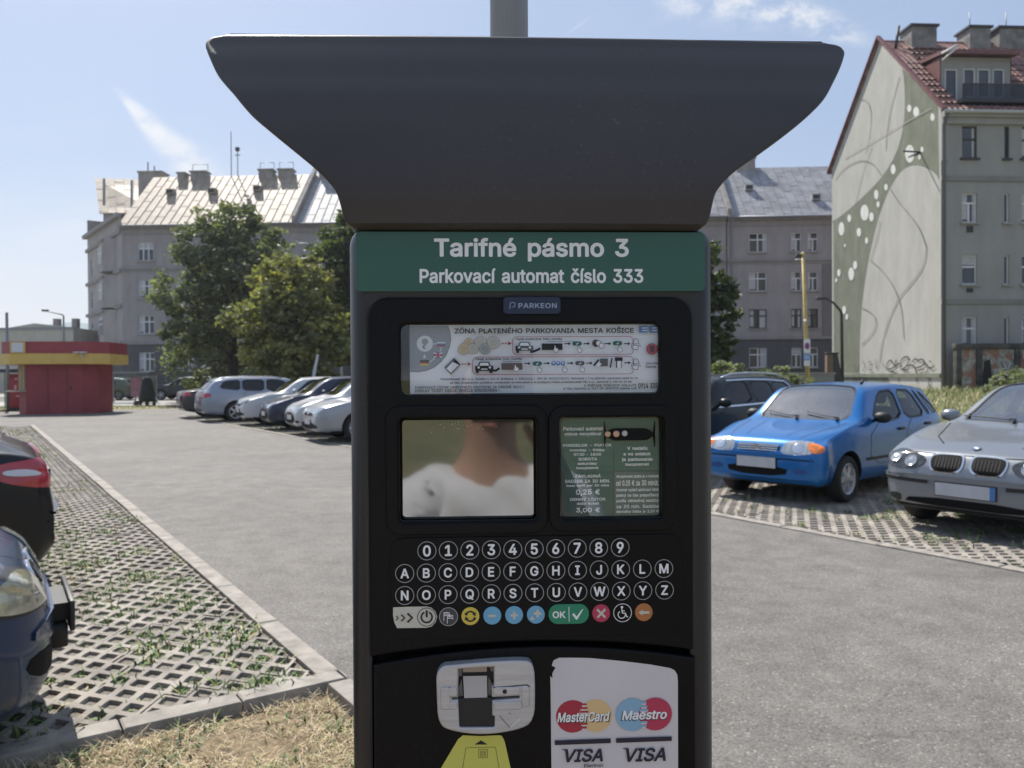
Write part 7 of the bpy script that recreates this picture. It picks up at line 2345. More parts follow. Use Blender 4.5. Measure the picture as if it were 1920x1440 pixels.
def window(parent, x0, x1, z0, z1, y=0.0, style='cross', fm=None, sill=None, curtain=True, depth=.13, rng=random):
    fm = fm or M_FWHT
    w, h = x1 - x0, z1 - z0
    yy = y + depth
    mb = MB()
    mb.box((x0, yy + .03, z0), (x1, yy + .05, z1), M_WPANE)
    if curtain:
        k = rng.random()
        if k < .55:
            mb.box((x0 + .03, yy + .024, z0 + h * .12), (x0 + w * rng.uniform(.25, .45), yy + .029, z1 - .03), M_CURT)
        if .3 < k < .8:
            mb.box((x1 - w * rng.uniform(.2, .4), yy + .024, z0 + .03), (x1 - .03, yy + .029, z1 - .03), M_CURT)
        if k > .75:
            mb.box((x0 + .03, yy + .024, z1 - h * rng.uniform(.2, .5)), (x1 - .03, yy + .029, z1 - .03), M_CURT)
    win = mb.build('window', parent)
    mb = MB()
    t = .07
    bars = [(x0, x0 + t, z0, z1), (x1 - t, x1, z0, z1), (x0 + t, x1 - t, z0, z0 + t), (x0 + t, x1 - t, z1 - t, z1)]
    if style in ('cross', 'three', 'two'):
        zt = z0 + h * .66
        bars.append((x0 + t, x1 - t, zt - .05, zt + .05))
        n = {'cross': 2, 'three': 3, 'two': 2}[style]
        for k in range(1, n):
            xm = x0 + w * k / n
            bars.append((xm - .05, xm + .05, z0 + t, zt - .05))
            if style != 'two':
                bars.append((xm - .05, xm + .05, zt + .05, z1 - t))
    elif style == 'split':
        xm = x0 + w / 2
        bars.append((xm - .04, xm + .04, z0 + t, z1 - t))
    elif style == 'sash':
        zt = z0 + h * .60
        bars.append((x0 + t, x1 - t, zt - .05, zt + .05))
    for (a, b, c, d) in bars:
        mb.box((a, yy - .03, c), (b, yy + .022, d), fm)
    mb.build('frame', win)
    if sill:
        mb = MB(); mb.box((x0 - .12, y - .13, z0 - .11), (x1 + .12, y + depth, z0 - .005), sill); mb.build('sill', win)
    return win


def seam_roof_mat(name, c1, c2, rough=.6):
    return mat(name, c1, rough, metal=.04, col2=c2, vscale=.8, lo=.38, hi=.62, detail=8, aniso=(1, 1, 1.6), bump=.25, bscale=3)


M_ROOFW = seam_roof_mat('tin_roof_warm', (.245, .195, .145), (.37, .30, .23))
M_ROOFG = seam_roof_mat('tin_roof_grey', (.22, .222, .235), (.34, .342, .36))
M_FAC = plaster('facade_mauve', (.31, .283, .283))
M_FAC_L = plaster('facade_mauve_light', (.36, .33, .328))
M_TRIM = plaster('facade_trim', (.27, .25, .248))
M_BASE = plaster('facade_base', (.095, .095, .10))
M_CHIM = plaster('chimney_render', (.27, .25, .235), .15)
M_DKV = mat('vent_dark', (.03, .03, .035), .6)


def slope(P0, P1, P2, P3, m, mb, th=.12):
    """roof plane with thickness: P0-P1 eave, P3-P2 ridge"""
    P = [Vector(p) for p in (P0, P1, P2, P3)]
    n = (P[1] - P[0]).cross(P[3] - P[0]).normalized()
    if n.z < 0:
        n = -n
    V = [tuple(p) for p in P] + [tuple(p - n * th) for p in P]
    mb.add(V, [(0, 1, 2, 3), (7, 6, 5, 4), (0, 4, 5, 1), (1, 5, 6, 2), (2, 6, 7, 3), (3, 7, 4, 0)], m)
    return P, n


def seams(mb, P, n, m, pitch=.75, cross=1.9, h=.05):
    """standing seams up the slope and short cross welts between them"""
    e = P[1] - P[0]; L = e.length
    k = int(L / pitch)
    for i in range(1, k):
        t = i / k
        a = P[0].lerp(P[1], t); b = P[3].lerp(P[2], t)
        d = e.normalized() * .02
        V = [a - d, a + d, b + d, b - d]
        V = [tuple(v) for v in V] + [tuple(v + n * h) for v in V]
        mb.add(V, [(4, 5, 6, 7), (0, 1, 5, 4), (1, 2, 6, 5), (2, 3, 7, 6), (3, 0, 4, 7)], m)
    for i in range(k):
        t0, t1 = i / k, (i + 1) / k
        s = (.13 + .37 * (i % 3)) * cross / 6
        while s < .95:
            a = P[0].lerp(P[1], t0).lerp(P[3].lerp(P[2], t0), s); b = P[0].lerp(P[1], t1).lerp(P[3].lerp(P[2], t1), s)
            up = (P[3] - P[0]).normalized() * .025
            V = [tuple(v + n * q) for q in (0, .018) for v in (a - up, b - up, b + up, a + up)]
            mb.add(V, [(4, 5, 6, 7), (0, 1, 5, 4), (2, 3, 7, 6)], m)
            s += cross / 6


def row_house(name, label, s0, s1, roof_m, wcols, zrows, eave, ridge, fm=None, depth=12, cols2=None, base_z=4.6, vents=(), chims=(), hipL=False, pilaster=None):
    """one house of the long terrace; local x along the street front"""
    a = R_(-3.1)
    o = Vector((-35.0 + math.cos(a) * s0, 72.0 + math.sin(a) * s0, 0))
    T = thing(name, label, 'house', o, a, 'terraced houses across the street')
    Lx = s1 - s0
    holes = []; wins = []
    for (cx, w, st) in wcols:
        for ri, (zc, h) in enumerate(zrows):
            x0, x1 = cx - s0 - w / 2, cx - s0 + w / 2
            hz = (x0, x1, zc - h / 2, zc + h / 2)
            holes.append(hz); wins.append((hz, st, ri))
    mb = MB()
    wall_holes(mb, 0, Lx, base_z, eave, [h for h in holes if h[2] > base_z], M_FAC)
    mb.add([(0, 0, base_z), (0, depth, base_z), (0, depth, eave), (0, 0, eave)], [(3, 2, 1, 0)], M_FAC)
    mb.add([(Lx, 0, 0), (Lx, depth, 0), (Lx, depth, eave), (Lx, 0, eave)], [(0, 1, 2, 3)], M_FAC)
    mb.add([(0, depth, 0), (Lx, depth, 0), (Lx, depth, eave), (0, depth, eave)], [(3, 2, 1, 0)], M_FAC)
    for xx in (0, Lx):
        mb.add([(xx, 0, eave), (xx, depth / 2, ridge - .14), (xx, depth, eave)], [(0, 1, 2)], M_FAC)
    # lighter upper storey field
    mb.build('wall', T)
    mb = MB()
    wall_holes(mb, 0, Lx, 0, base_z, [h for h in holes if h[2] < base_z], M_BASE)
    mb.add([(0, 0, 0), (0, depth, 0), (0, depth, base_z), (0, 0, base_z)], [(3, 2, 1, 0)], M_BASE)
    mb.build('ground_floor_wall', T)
    mb = MB()
    for (z, h, d) in ((11.25, .22, .16), (11.02, .14, .09), (base_z - .05, .24, .14), (eave - .75, .10, .06)):
        mb.box((0, -d, z - h / 2), (Lx, -.002, z + h / 2), M_TRIM)
    mb.box((-.0, -.35, eave - .30), (Lx, -.003, eave - .06), M_TRIM)
    mb.build('cornice', T)
    for hz, st, ri in wins:
        window(T, *hz, 0, st, M_FBRN if ri == 2 and st != 'three' else M_FWHT, M_TRIM)
    if pilaster:
        mb = MB(); mb.box((pilaster[0] - s0, -.10, base_z + .1), (pilaster[1] - s0, -.004, 10.8), plaster('facade_panel', (.19, .17, .173))); mb.build('wall_panel', T)
    mb = MB()
    e0 = (-.05, -.55, eave - .02); e1 = (Lx + .05, -.55, eave - .02)
    P, n = slope(e0, e1, (Lx + .05, depth / 2, ridge), (-.05, depth / 2, ridge), roof_m, mb)
    seams(mb, P, n, roof_m)
    slope((Lx + .05, depth + .5, eave - .02), (-.05, depth + .5, eave - .02), (-.05, depth / 2, ridge), (Lx + .05, depth / 2, ridge), roof_m, mb)
    rf = mb.build('roof', T)
    mb = MB()
    mb.tube([(0, -.62, eave - .08), (Lx, -.62, eave - .08)], .085, M_GUT, 10)
    mb.build('gutter', T)
    for k, (sx, f) in enumerate(vents):
        p = Vector((sx - s0, -.55 + (depth / 2 + .55) * f, eave + (ridge - eave) * f))
        mb = MB(); mb.box((p.x - .35, p.y - .35, p.z - .1), (p.x + .35, p.y + .3, p.z + .42), roof_m); mb.box((p.x - .28, p.y - .36, p.z + .02), (p.x + .28, p.y - .34, p.z + .34), M_DKV)
        mb.build('roof_vent', rf)
    for (sx, w, h, rail) in chims:
        x = sx - s0
        mb = MB(); mb.box((x - w / 2, depth / 2 - .5, ridge - .9), (x + w / 2, depth / 2 + .5, ridge + h), M_CHIM); mb.box((x - w / 2 - .1, depth / 2 - .6, ridge + h), (x + w / 2 + .1, depth / 2 + .6, ridge + h + .14), M_CHIM)
        if rail:
            for xx in (x - w / 2, x + w / 2):
                mb.tube([(xx, depth / 2, ridge + h), (xx, depth / 2, ridge + h + .85)], .03, M_GUT, 5)
            mb.tube([(x - w / 2, depth / 2, ridge + h + .85), (x + w / 2, depth / 2, ridge + h + .85)], .03, M_GUT, 5)
        mb.build('chimney', rf)
    return T, rf


ZR = [(12.75, 1.65), (9.4, 1.65), (6.2, 1.65), (2.85, 1.7)]
T1, RF1 = row_house('corner_house', 'long grey mauve house with warm sunlit tin roof and bay window corner', 0, 16.1, M_ROOFW, [(2.2, 1.45, 'three'), (5.75, 1.6, 'three'), (9.4, 1.45, 'three'), (13.0, 1.45, 'three')], ZR, 15.05, 20.9,
                    vents=((2.9, .62), (6.9, .62), (11.1, .66)), chims=((2.9, .7, .2, False), (4.6, 1.5, .3, True), (11.2, 1.35, .35, True), (13.1, 1.35, .35, True)))
T2, RF2 = row_house('terraced_house', 'middle terraced house with grey tin roof, mostly hidden behind the parking machine', 16.1, 53.6, M_ROOFG, [(18.2, 1.4, 'cross'), (21.8, 1.4, 'cross'), (25.4, 1.4, 'cross'), (29, 1.4, 'cross'), (32.6, 1.4, 'cross'), (36.2, 1.4, 'cross'), (39.9, 1.4, 'cross'), (43.6, 1.4, 'cross'), (47.4, 1.4, 'cross'), (51, 1.4, 'cross')], ZR, 15.0, 20.9,
                    vents=((19.6, .62), (50.8, .7)), chims=((17.2, 1.6, .8, True), (49.5, 1.6, .8, True)))
T3, RF3 = row_house('terraced_house', 'grey mauve terraced house with pale grey tin roof beside the painted gable', 53.7, 70, M_ROOFG, [(56.3, 1.5, 'cross'), (59.55, .85, 'two'), (60.95, .85, 'two'), (65, 1.4, 'cross')], ZR, 14.95, 20.7,
                    vents=((56.2, .52), (61.6, .30)), chims=((56.6, 1.7, .75, True), (66, 1.7, .8, False)), pilaster=(61.75, 63.1))
# rain pipe between the houses and firewalls on the roofs
for T, rf, x in ((T1, RF1, 16.1), (T3, RF3, .05)):
    mb = MB()
    xx = x - .2 if T is T1 else .1
    a = Vector((xx, -.7, 15.0)); b = Vector((xx, 6.0, 20.95))
    mb.add([(xx - .16, -.6, 15.05), (xx + .16, -.6, 15.05), (xx + .16, 6.0, 21.0), (xx - .16, 6.0, 21.0), (xx - .16, -.6, 15.6), (xx + .16, -.6, 15.6), (xx + .16, 6.0, 21.55), (xx - .16, 6.0, 21.55)],
           [(4, 5, 6, 7), (0, 1, 5, 4), (1, 2, 6, 5), (2, 3, 7, 6), (3, 0, 4, 7)], M_CHIM)
    mb.build('fire_wall', rf)
mb = MB()
mb.tube([(.35, -.62, 14.9), (.35, -.2, 14.4), (.35, -.12, 14.0), (.35, -.12, 0.2)], .07, M_GUT, 8)
mb.build('rain_pipe', T3)
# doorway block at the right end of the third house
mb = MB(); mb.box((9.3, -.06, 0), (12.2, -.003, 4.45), plaster('porch_render', (.22, .215, .22))); mb.box((9.9, -.10, 2.6), (12.0, -.062, 3.5), M_DKV); mb.box((10.0, -.10, .1), (11.0, -.062, 2.3), M_DKV); mb.build('doorway', T3)
# aerials on the ridge
for (px, Y, h, nm) in ((434, 77.6, 5.0, 'mast'), (446, 77.6, 3.2, 'mast')):
    p = at(px, 345, Y)
    mb = MB(); q = T1.matrix_basis.inverted() @ Vector((p.x, p.y, 20.2))
    mb.tube([q, q + Vector((0, 0, h))], .045, M_GUT, 6)
    if h < 4:
        mb.box((q.x - .25, q.y - .03, q.z + h - .55), (q.x + .25, q.y + .03, q.z + h - .45), M_GUT)
        mb.box((q.x - .18, q.y - .12, q.z + h - .1), (q.x + .18, q.y + .12, q.z + h + .25), M_DKV)
    mb.build(nm, T1)


# gabled corner wing of the first house
def corner_wing():
    inv = (Matrix.Translation(T1.location) @ Matrix.Rotation(T1.rotation_euler.z, 4, 'Z')).inverted()
    P0 = Vector((-35.0 - .0, 72.0, 0)); P1 = Vector((-44.2, 83.6, 0))
    ax = (P1 - P0); Lw = ax.length; ang = math.atan2(ax.y, ax.x)
    # wing local frame: x from the far corner P1 to the street corner P0, facing -y
    M = Matrix.Translation(P1) @ Matrix.Rotation(math.atan2(-ax.y, -ax.x), 4, 'Z')
    M = inv @ M
    W = MB()
    H = 17.9
    cols = [(2.2, 1.2), (5.6, 1.2)]
    holes = [(c - w / 2, c + w / 2, z - h / 2, z + h / 2) for c, w in cols for z, h in ZR]
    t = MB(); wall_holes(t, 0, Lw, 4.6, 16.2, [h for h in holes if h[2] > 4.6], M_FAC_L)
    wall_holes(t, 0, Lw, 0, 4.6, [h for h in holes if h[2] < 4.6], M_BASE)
    t.add([(0, 0, 0), (0, 11, 0), (0, 11, H), (0, 0, H)], [(3, 2, 1, 0)], M_FAC)
    t.v = [tuple(M @ Vector(v)) for v in t.v]
    t.build('wing_wall', T1)
    e = thing('tmp', '', '')
    fr = M
    for h in holes:
        mb = MB()
        a, b, c, d = h
        mb.box((a, .16, c), (b, .18, d), M_WPANE, fr)
        wv = mb.build('window', T1)
        mb = MB()
        for q in ((a, a + .08, c, d), (b - .08, b, c, d), (a, b, c, c + .08), (a, b, d - .08, d), ((a + b) / 2 - .05, (a + b) / 2 + .05, c, d), (a, b, c + (d - c) * .62, c + (d - c) * .7)):
            mb.box((q[0], .10, q[2]), (q[1], .155, q[3]), M_FWHT, fr)
        mb.build('frame', wv)
    bpy.data.objects.remove(e)
    # bay windows near the street corner
    for zc, hh in ((12.75, 3.0), (9.4, 3.0), (6.2, 3.0)):
        b = MB()
        x0, x1 = Lw - 5.3, Lw - 2.0
        b.add([(x0, 0, zc - hh / 2), (x0 + .8, -1.0, zc - hh / 2), (x1 - .8, -1.0, zc - hh / 2), (x1, 0, zc - hh / 2), (x0, 0, zc + hh / 2), (x0 + .8, -1.0, zc + hh / 2), (x1 - .8, -1.0, zc + hh / 2), (x1, 0, zc + hh / 2)],
              [(0, 1, 5, 4), (1, 2, 6, 5), (2, 3, 7, 6), (4, 5, 6, 7), (3, 2, 1, 0)], M_FAC_L, False, fr)
        b.box((x0 + .6, -1.12, zc + hh / 2 - .3), (x1 - .6, -1.003, zc + hh / 2 - .05), M_TRIM, fr)
        bo = b.build('bay', T1)
        b = MB()
        for k in range(3):
            xa = x0 + .95 + k * .5
            b.box((xa, -1.05, zc - .75), (xa + .36, -1.004, zc + .8), M_WPANE, fr)
            b.box((xa - .05, -1.06, zc + .15), (xa + .41, -1.052, zc + .25), M_FWHT, fr)
        for k in range(4):
            xa = x0 + .90 + k * .5
            b.box((xa - .04, -1.07, zc - .8), (xa + .05, -1.052, zc + .85), M_FWHT, fr)
        b.build('window', bo)
    c = MB()
    for z in (11.1, 4.6, 7.9, 14.6):
        c.box((-.1, -.22, z - .16), (Lw, -.003, z + .16), M_TRIM, fr)
    c.box((-.35, -.45, 15.9), (Lw, -.004, 16.25), M_TRIM, fr)
    c.build('cornice', T1)
    # gabled roof of the wing
    r_ = MB()
    fx = lambda x, y, z: fr @ Vector((x, y, z))
    q = lambda px, py, Y: inv @ at(px, py, Y)
    A, B, C, D = q(186, 399, 82.5), q(300, 399, 81.5), q(305, 338, 87.5), q(178, 334, 87.5)
    P, n = slope(A, B, C, D, M_ROOFW, r_); seams(r_, P, n, M_ROOFW, .9)
    A2 = Vector((A.x + .3, 2 * D.y - A.y, A.z)); B2 = Vector((B.x, 2 * C.y - B.y, B.z))
    slope(B2, A2, D, C, M_ROOFW, r_)
    ro = r_.build('wing_roof', T1)
    g = MB()
    lo = lambda v, z: (v.x, v.y, z)
    a0, a1, dd = A + Vector((.25, .3, -.1)), A2 + Vector((.1, -.3, -.1)), D + Vector((.2, 0, -.2))
    g.add([lo(a0, 14), lo(a1, 14), tuple(a1), tuple(dd), tuple(a0)], [(0, 4, 3, 2, 1)], M_FAC)
    b0 = B + Vector((0, .3, -.1))
    g.add([lo(a0, 14), lo(b0, 14), tuple(b0), tuple(a0)], [(0, 1, 2, 3)], M_FAC)
    g.build('gable', T1)
    g = MB()
    wl, wr_ = fx(0, -.3, 16.25), fx(Lw - .2, -.3, 16.25)
    g.add([tuple(wl), tuple(wr_), (b0.x, b0.y, 17.0), (a0.x, a0.y, 17.0)], [(0, 1, 2, 3)], M_ROOFG)
    g.add([tuple(wl - Vector((0, 0, .14))), tuple(wr_ - Vector((0, 0, .14))), tuple(wr_), tuple(wl)], [(0, 1, 2, 3)], M_GUT)
    g.build('wing_lower_roof', T1)
    k = MB()
    cpos = q(288, 345, 85.5)
    k.box((cpos.x - 1.25, cpos.y - .8, 19.5), (cpos.x + 1.25, cpos.y + .8, 23.1), M_CHIM)
    k.box((cpos.x - 1.35, cpos.y - .9, 23.1), (cpos.x + 1.35, cpos.y + .9, 23.25), M_CHIM)
    for dx, hh in ((-.6, 1.2), (.1, .8)):
        k.tube([(cpos.x + dx, cpos.y, 23.2), (cpos.x + dx, cpos.y, 23.2 + hh)], .07, M_GUT, 6)
    k.build('chimney', ro)
    for (px, py0, py1) in ((195, 335, 385), (247, 338, 408)):
        k = MB()
        q0 = inv @ at(px, py1, 79); q1 = inv @ at(px, py0, 79)
        k.tube([q0, q1], .12, M_GUT, 6); k.build('flue', ro)


corner_wing()


# ---------------------------------------------------------------- painted gable house on the right
QA = R_(3.5)
Q0 = Vector((23.6, 44.0, 0))
HS = thing('gable_house', 'tall pale grey house with painted gable wall and red tiled roof', 'house', Q0, QA)
HINV = (Matrix.Translation(Q0) @ Matrix.Rotation(QA, 4, 'Z')).inverted()
EV, RG, DP, LX = 16.0, 22.4, 13.0, 16.0
M_HFR = plaster('front_render', (.30, .292, .282), .06, .8)
M_HGB = plaster('gable_render', (.43, .42, .38), .05, 1.2)
M_OLIVE = plaster('mural_olive', (.17, .182, .135), .12, 1.5)
M_MLINE = plaster('mural_line', (.28, .275, .24), .1, 2)
M_MWHT = plaster('mural_white', (.66, .66, .62), .06, 4)
M_TILE = None


def tile_mat():
    m = bpy.data.materials.new('red_roof_tiles'); m.use_nodes = True
    t = m.node_tree; b = t.nodes['Principled BSDF']
    tc = nd(t, 'ShaderNodeTexCoord')
    n = nd(t, 'ShaderNodeTexNoise'); n.inputs['Scale'].default_value = 3.1; n.inputs['Detail'].default_value = 6
    t.links.new(tc.outputs['Object'], n.inputs['Vector'])
    r_ = nd(t, 'ShaderNodeValToRGB')
    r_.color_ramp.elements[0].position = .35; r_.color_ramp.elements[0].color = (.12, .047, .04, 1)
    r_.color_ramp.elements[1].position = .7; r_.color_ramp.elements[1].color = (.30, .155, .125, 1)
    t.links.new(n.outputs['Fac'], r_.inputs[0]); t.links.new(r_.outputs[0], b.inputs['Base Color'])
    b.inputs['Roughness'].default_value = .6
    return m


M_TILE = tile_mat()
M_RFL = mat('roof_red_sheet', (.16, .058, .055), .5, var=.12, vscale=2)


def gable_house():
    # front wall
    cols = [(1.62, .86, 'sash'), (3.75, .30, 'sash'), (5.05, .86, 'sash'), (7.6, .86, 'sash'), (10.2, .86, 'sash')]
    rows = [(14.15, 1.75), (10.55, 1.62), (7.15, 1.62), (3.75, 1.62)]
    holes = []
    for cx, w, st in cols:
        for ri, (z, h) in enumerate(rows):
            holes.append((cx - w / 2, cx + w / 2, z - h / 2, z + h / 2, st, ri))
    mb = MB(); wall_holes(mb, 0, LX, 0, EV, holes, M_HFR)
    mb.add([(LX, 0, 0), (LX, DP, 0), (LX, DP, EV), (LX, 0, EV)], [(0, 1, 2, 3)], M_HFR)
    mb.add([(0, DP, 0), (LX, DP, 0), (LX, DP, EV), (0, DP, EV)], [(3, 2, 1, 0)], M_HFR)
    mb.build('front_wall', HS)
    for a, b, c, d, st, ri in holes:
        window(HS, a, b, c, d, 0, 'plain' if b - a < .5 else ('two' if ri == 1 else st), M_FBRN if ri == 0 else M_FWHT, M_HFR if ri else M_FBRN, b - a > .5)
    mb = MB()
    mb.box((.0, -.08, 12.0), (LX, -.003, 12.28), plaster('front_band', (.22, .215, .205))); mb.box((0, -.07, 5.25), (LX, -.003, 5.5), plaster('front_band', (.22, .215, .205)))
    mb.box((-.0, -.16, 15.1), (LX, -.003, 15.45), M_HFR); mb.box((0, -.32, 15.45), (LX, -.003, 15.75), M_HFR); mb.box((0, -.09, 13.1), (.35, -.003, 15.1), M_HFR)
    mb.build('cornice', HS)
    for z in (9.2, 5.9):
        mb = MB(); mb.box((1.45, -.05, z), (1.80, -.004, z + .34 if z > 9 else z + .22), M_DKV); mb.build('wall_vent', HS)
    # gable wall with its painting (x = 0 plane)
    mb = MB()
    g = [(0, 0, 0), (0, DP, 0), (0, DP, EV), (0, DP / 2, RG - .1), (0, 0, EV)]
    mb.add(g, [(4, 3, 2, 1, 0)], M_HGB)
    mb.add([(-.09, -.0, 1.22), (-.09, DP, 1.22), (-.09, DP, 1.44), (-.09, 0, 1.44), (-.003, 0, 1.22), (-.003, DP, 1.22), (-.003, DP, 1.44), (-.003, 0, 1.44)], [(0, 3, 2, 1), (3, 7, 6, 2), (0, 1, 5, 4), (0, 4, 7, 3)], M_OLIVE)
    gw = mb.build('gable_wall', HS)

    def wp(px, py):
        """photo measurement -> (depth along wall, height) on the gable plane"""
        d = HINV.to_3x3() @ ray(px, py); o = HINV @ Vector((0, 0, CAM_H))
        p = o + d * (-o.x / d.x)
        return (p.y, p.z)
    lay = [0]
    mbm = MB()

    def emit(V2, F, m):
        lay[0] += 1
        x = -.004 - .0012 * lay[0]
        mbm.add([(x, a, b) for a, b in V2], F, m)

    def poly(pts, m, px=True):
        q = [wp(*p) for p in pts] if px else pts
        q = [(min(max(a, .02), DP - .02), b) for a, b in q]
        me = curve_plate([q], 0)
        emit([(v.co.x, v.co.y) for v in me.vertices], [tuple(p.vertices) for p in me.polygons], m)
        bpy.data.meshes.remove(me)

    def line(pts, w, m):
        q = [wp(*p) for p in chaikin(pts, 2, False)]
        t = MB(); line_strip(t, q, w, 0, m)
        emit([(v[0], v[2]) for v in t.v], t.f, m)
    z6 = lambda x, y: (1310 + x * .31937, y * .31944)
    z7 = lambda x, y: (1310 + x * .31771, 400 + y * .31771)
    up = [z6(1195, 400), z6(1207, 470), z6(1212, 600), z6(1205, 720), z6(1180, 850), z6(1130, 960), z6(1060, 1060), z6(960, 1160), z6(860, 1250), z6(785, 1300)]
    lowr = [z6(1412, 1060), z6(1395, 1020), z6(1340, 985), z6(1270, 965), z6(1200, 990), z6(1140, 1070), z6(1085, 1190), z6(1040, 1330), z7(1005, 260), z7(975, 440), z7(960, 600), z7(950, 740), z7(950, 945)]
    olive = chaikin(up, 1, False) + [z7(795, 60), z7(798, 940)] + list(reversed(chaikin(lowr, 1, False))) + [z6(1406, 600)]
    poly(olive, M_OLIVE)
    poly([z7(800, 965), z7(1110, 965), z7(1112, 1010), z7(800, 1010)], M_OLIVE)
    for (x, y, rx, ry, zf) in ((1237, 636, 12, 22, z6), (1278, 657, 17, 31, z6), (1373, 688, 12, 22, z6), (1240, 902, 27, 52, z6), (1312, 878, 9, 17, z6), (1297, 922, 8, 15, z6), (1143, 994, 14, 29, z6), (1101, 1098, 10, 19, z6),
                               (1044, 1142, 13, 28, z6), (1055, 1199, 9, 18, z6), (976, 1248, 24, 47, z6), (1016, 1273, 13, 27, z6), (886, 1281, 11, 23, z6), (840, 1343, 17, 40, z6), (943, 1363, 13, 26, z6), (988, 1412, 9, 19, z6),
                               (865, 190, 6, 10, z7), (926, 306, 12, 25, z7), (903, 358, 17, 38, z7), (830, 351, 10, 22, z7), (814, 395, 6, 13, z7), (861, 571, 11, 25, z7), (877, 610, 8, 18, z7)):
        k = [zf(x + rx * math.cos(t * 2 * math.pi / 20), y + ry * math.sin(t * 2 * math.pi / 20)) for t in range(20)]
        poly(k, M_MWHT)
    line([z6(1180, 450), z6(1150, 560), z6(1120, 680), z6(1105, 800), z6(1100, 880)], .07, M_MLINE)
    line([z6(935, 582), z6(985, 585), z6(1015, 640), z6(1012, 740), z6(995, 860), z6(980, 900)], .06, M_MLINE)
    line([z6(800, 1060), z6(860, 980), z6(960, 935), z6(1030, 960), z6(1075, 1030)], .06, M_MLINE)
    line([z6(1020, 860), z6(980, 960), z6(945, 1100), z6(920, 1200)], .05, M_MLINE)
    line([z6(1125, 1105), z6(1170, 1180), z6(1240, 1260), z6(1300, 1340), z6(1332, 1430), z7(1347, 200), z7(1335, 300), z7(1280, 390), z7(1180, 500), z7(1120, 640), z7(1085, 760), z7(1070, 870)], .08, M_MLINE)
    line([z6(1068, 1300), z6(1050, 1400), z7(1030, 230), z7(1018, 275)], .06, M_MLINE)
    line([z7(1015, 275), z7(1080, 330), z7(1140, 410), z7(1185, 500), z7(1205, 610), z7(1212, 740)], .07, M_MLINE)
    line([z7(965, 555), z7(1030, 590), z7(1055, 640), z7(1030, 710), z7(965, 775)], .07, M_MLINE)
    line([z6(860, 930), z6(1000, 850), z6(1180, 740), z6(1370, 635)], .05, plaster('crack_fill', (.36, .345, .30)))
    # graffiti tag in black outline
    z8 = lambda x, y: (1650 + x * .140625, 620 + y * .140625)
    M_TAG = mat('spray_black', (.03, .03, .03), .7)
    for pts in ([(100, 510), (95, 440), (150, 380), (185, 440), (215, 480), (215, 400), (235, 400)], [(100, 520), (170, 505), (250, 440), (275, 440)], [(285, 520), (280, 400), (340, 345), (400, 350), (385, 420), (360, 480), (300, 520)],
                [(300, 520), (390, 525)], [(370, 470), (440, 450), (490, 510), (500, 690)], [(440, 420), (480, 365), (520, 400), (560, 375), (605, 400), (590, 440)], [(490, 495), (560, 480), (600, 440), (645, 450), (650, 520), (610, 600)],
                [(520, 530), (590, 510)], [(135, 540), (220, 560), (265, 600), (262, 690)], [(95, 600), (120, 690)], [(620, 620), (690, 640), (650, 690), (690, 780), (710, 840)], [(670, 400), (690, 420)], [(690, 500), (740, 470)], [(670, 480), (700, 520)]):
        line([z8(*p) for p in pts], .075, M_TAG)
    M_TAG2 = mat('spray_grey', (.20, .19, .175), .7)
    for pts in ([(915, 880), (930, 930), (945, 880)], [(970, 870), (990, 900), (970, 930)], [(1000, 880), (1030, 870), (1000, 920), (1030, 925)], [(1045, 860), (1050, 930), (1062, 860)], [(1090, 885), (1100, 905)]):
        line([z7(*p) for p in pts], .06, M_TAG2)
    for pts in ([(915, 990), (925, 965), (940, 990)], [(950, 990), (960, 965), (985, 975), (1000, 990)]):
        line([z7(*p) for p in pts], .06, M_TAG)
    mbm.build('mural', gw)
    # wall bracket (casts the thin slanting shadow)
    mb = MB(); y_, z_ = wp(*z6(1300, 893)); mb.tube([(0, y_, z_), (-1.0, y_, z_ + .05)], .05, M_DKV, 6); mb.tube([(0, y_ + 1.2, z_ + .05), (-.02, y_ - .1, z_)], .04, M_DKV, 6)
    mb.build('wall_bracket', HS)
    # roof: pan tiles as rows of real rolls
    def tiled(e0, e1, r0, r1, m, name, par, pitch=.30, course=.36):
        e0, e1, r0, r1 = map(Vector, (e0, e1, r0, r1))
        ex = (e1 - e0); L = ex.length; ex.normalize()
        up = (r0 - e0); H = up.length; up.normalize()
        n = ex.cross(up).normalized()
        nc = int(L / pitch); nr = int(H / course)
        V = []; F = []
        prof = [(0, .0), (.22, .05), (.5, .065), (.75, .035), (.9, .0)]
        for r_ in range(nr):
            for (s, dz) in ((r_, .085), (r_ + 1.0, .0)):
                for c in range(nc):
                    for (fx, hz) in prof:
                        jit = .006 * math.sin(c * 12.9 + r_ * 78.2)
                        p = e0 + ex * ((c + fx) * L / nc) + up * (s * H / nr) + n * (hz + dz + jit)
                        V.append(tuple(p))
            b = r_ * 2 * nc * 5
            for k in range(nc * 5 - 1):
                F.append((b + k, b + k + 1, b + nc * 5 + k + 1, b + nc * 5 + k))
            # front lip of the course
            b2 = len(V)
            for c in range(nc):
                for (fx, hz) in prof:
                    p = e0 + ex * ((c + fx) * L / nc) + up * (r_ * H / nr) + n * (-.02)
                    V.append(tuple(p))
            for k in range(nc * 5 - 1):
                F.append((b2 + k, b2 + k + 1, b + k + 1, b + k))
        mb = MB(); mb.add(V, F, m)
        q = [e0 - n * .03, e1 - n * .03, r1 - n * .03, r0 - n * .03]
        mb.add([tuple(v) for v in q], [(0, 1, 2, 3)], m)
        return mb.build(name, par)
    e0, e1 = (-.12, -.35, EV - .25), (LX, -.35, EV - .25)
    r0, r1 = (-.12, DP / 2, RG), (LX, DP / 2, RG)
    sl = (RG - EV + .25) / (DP / 2 + .35)
    zr = lambda y: EV - .25 + (y + .35) * sl
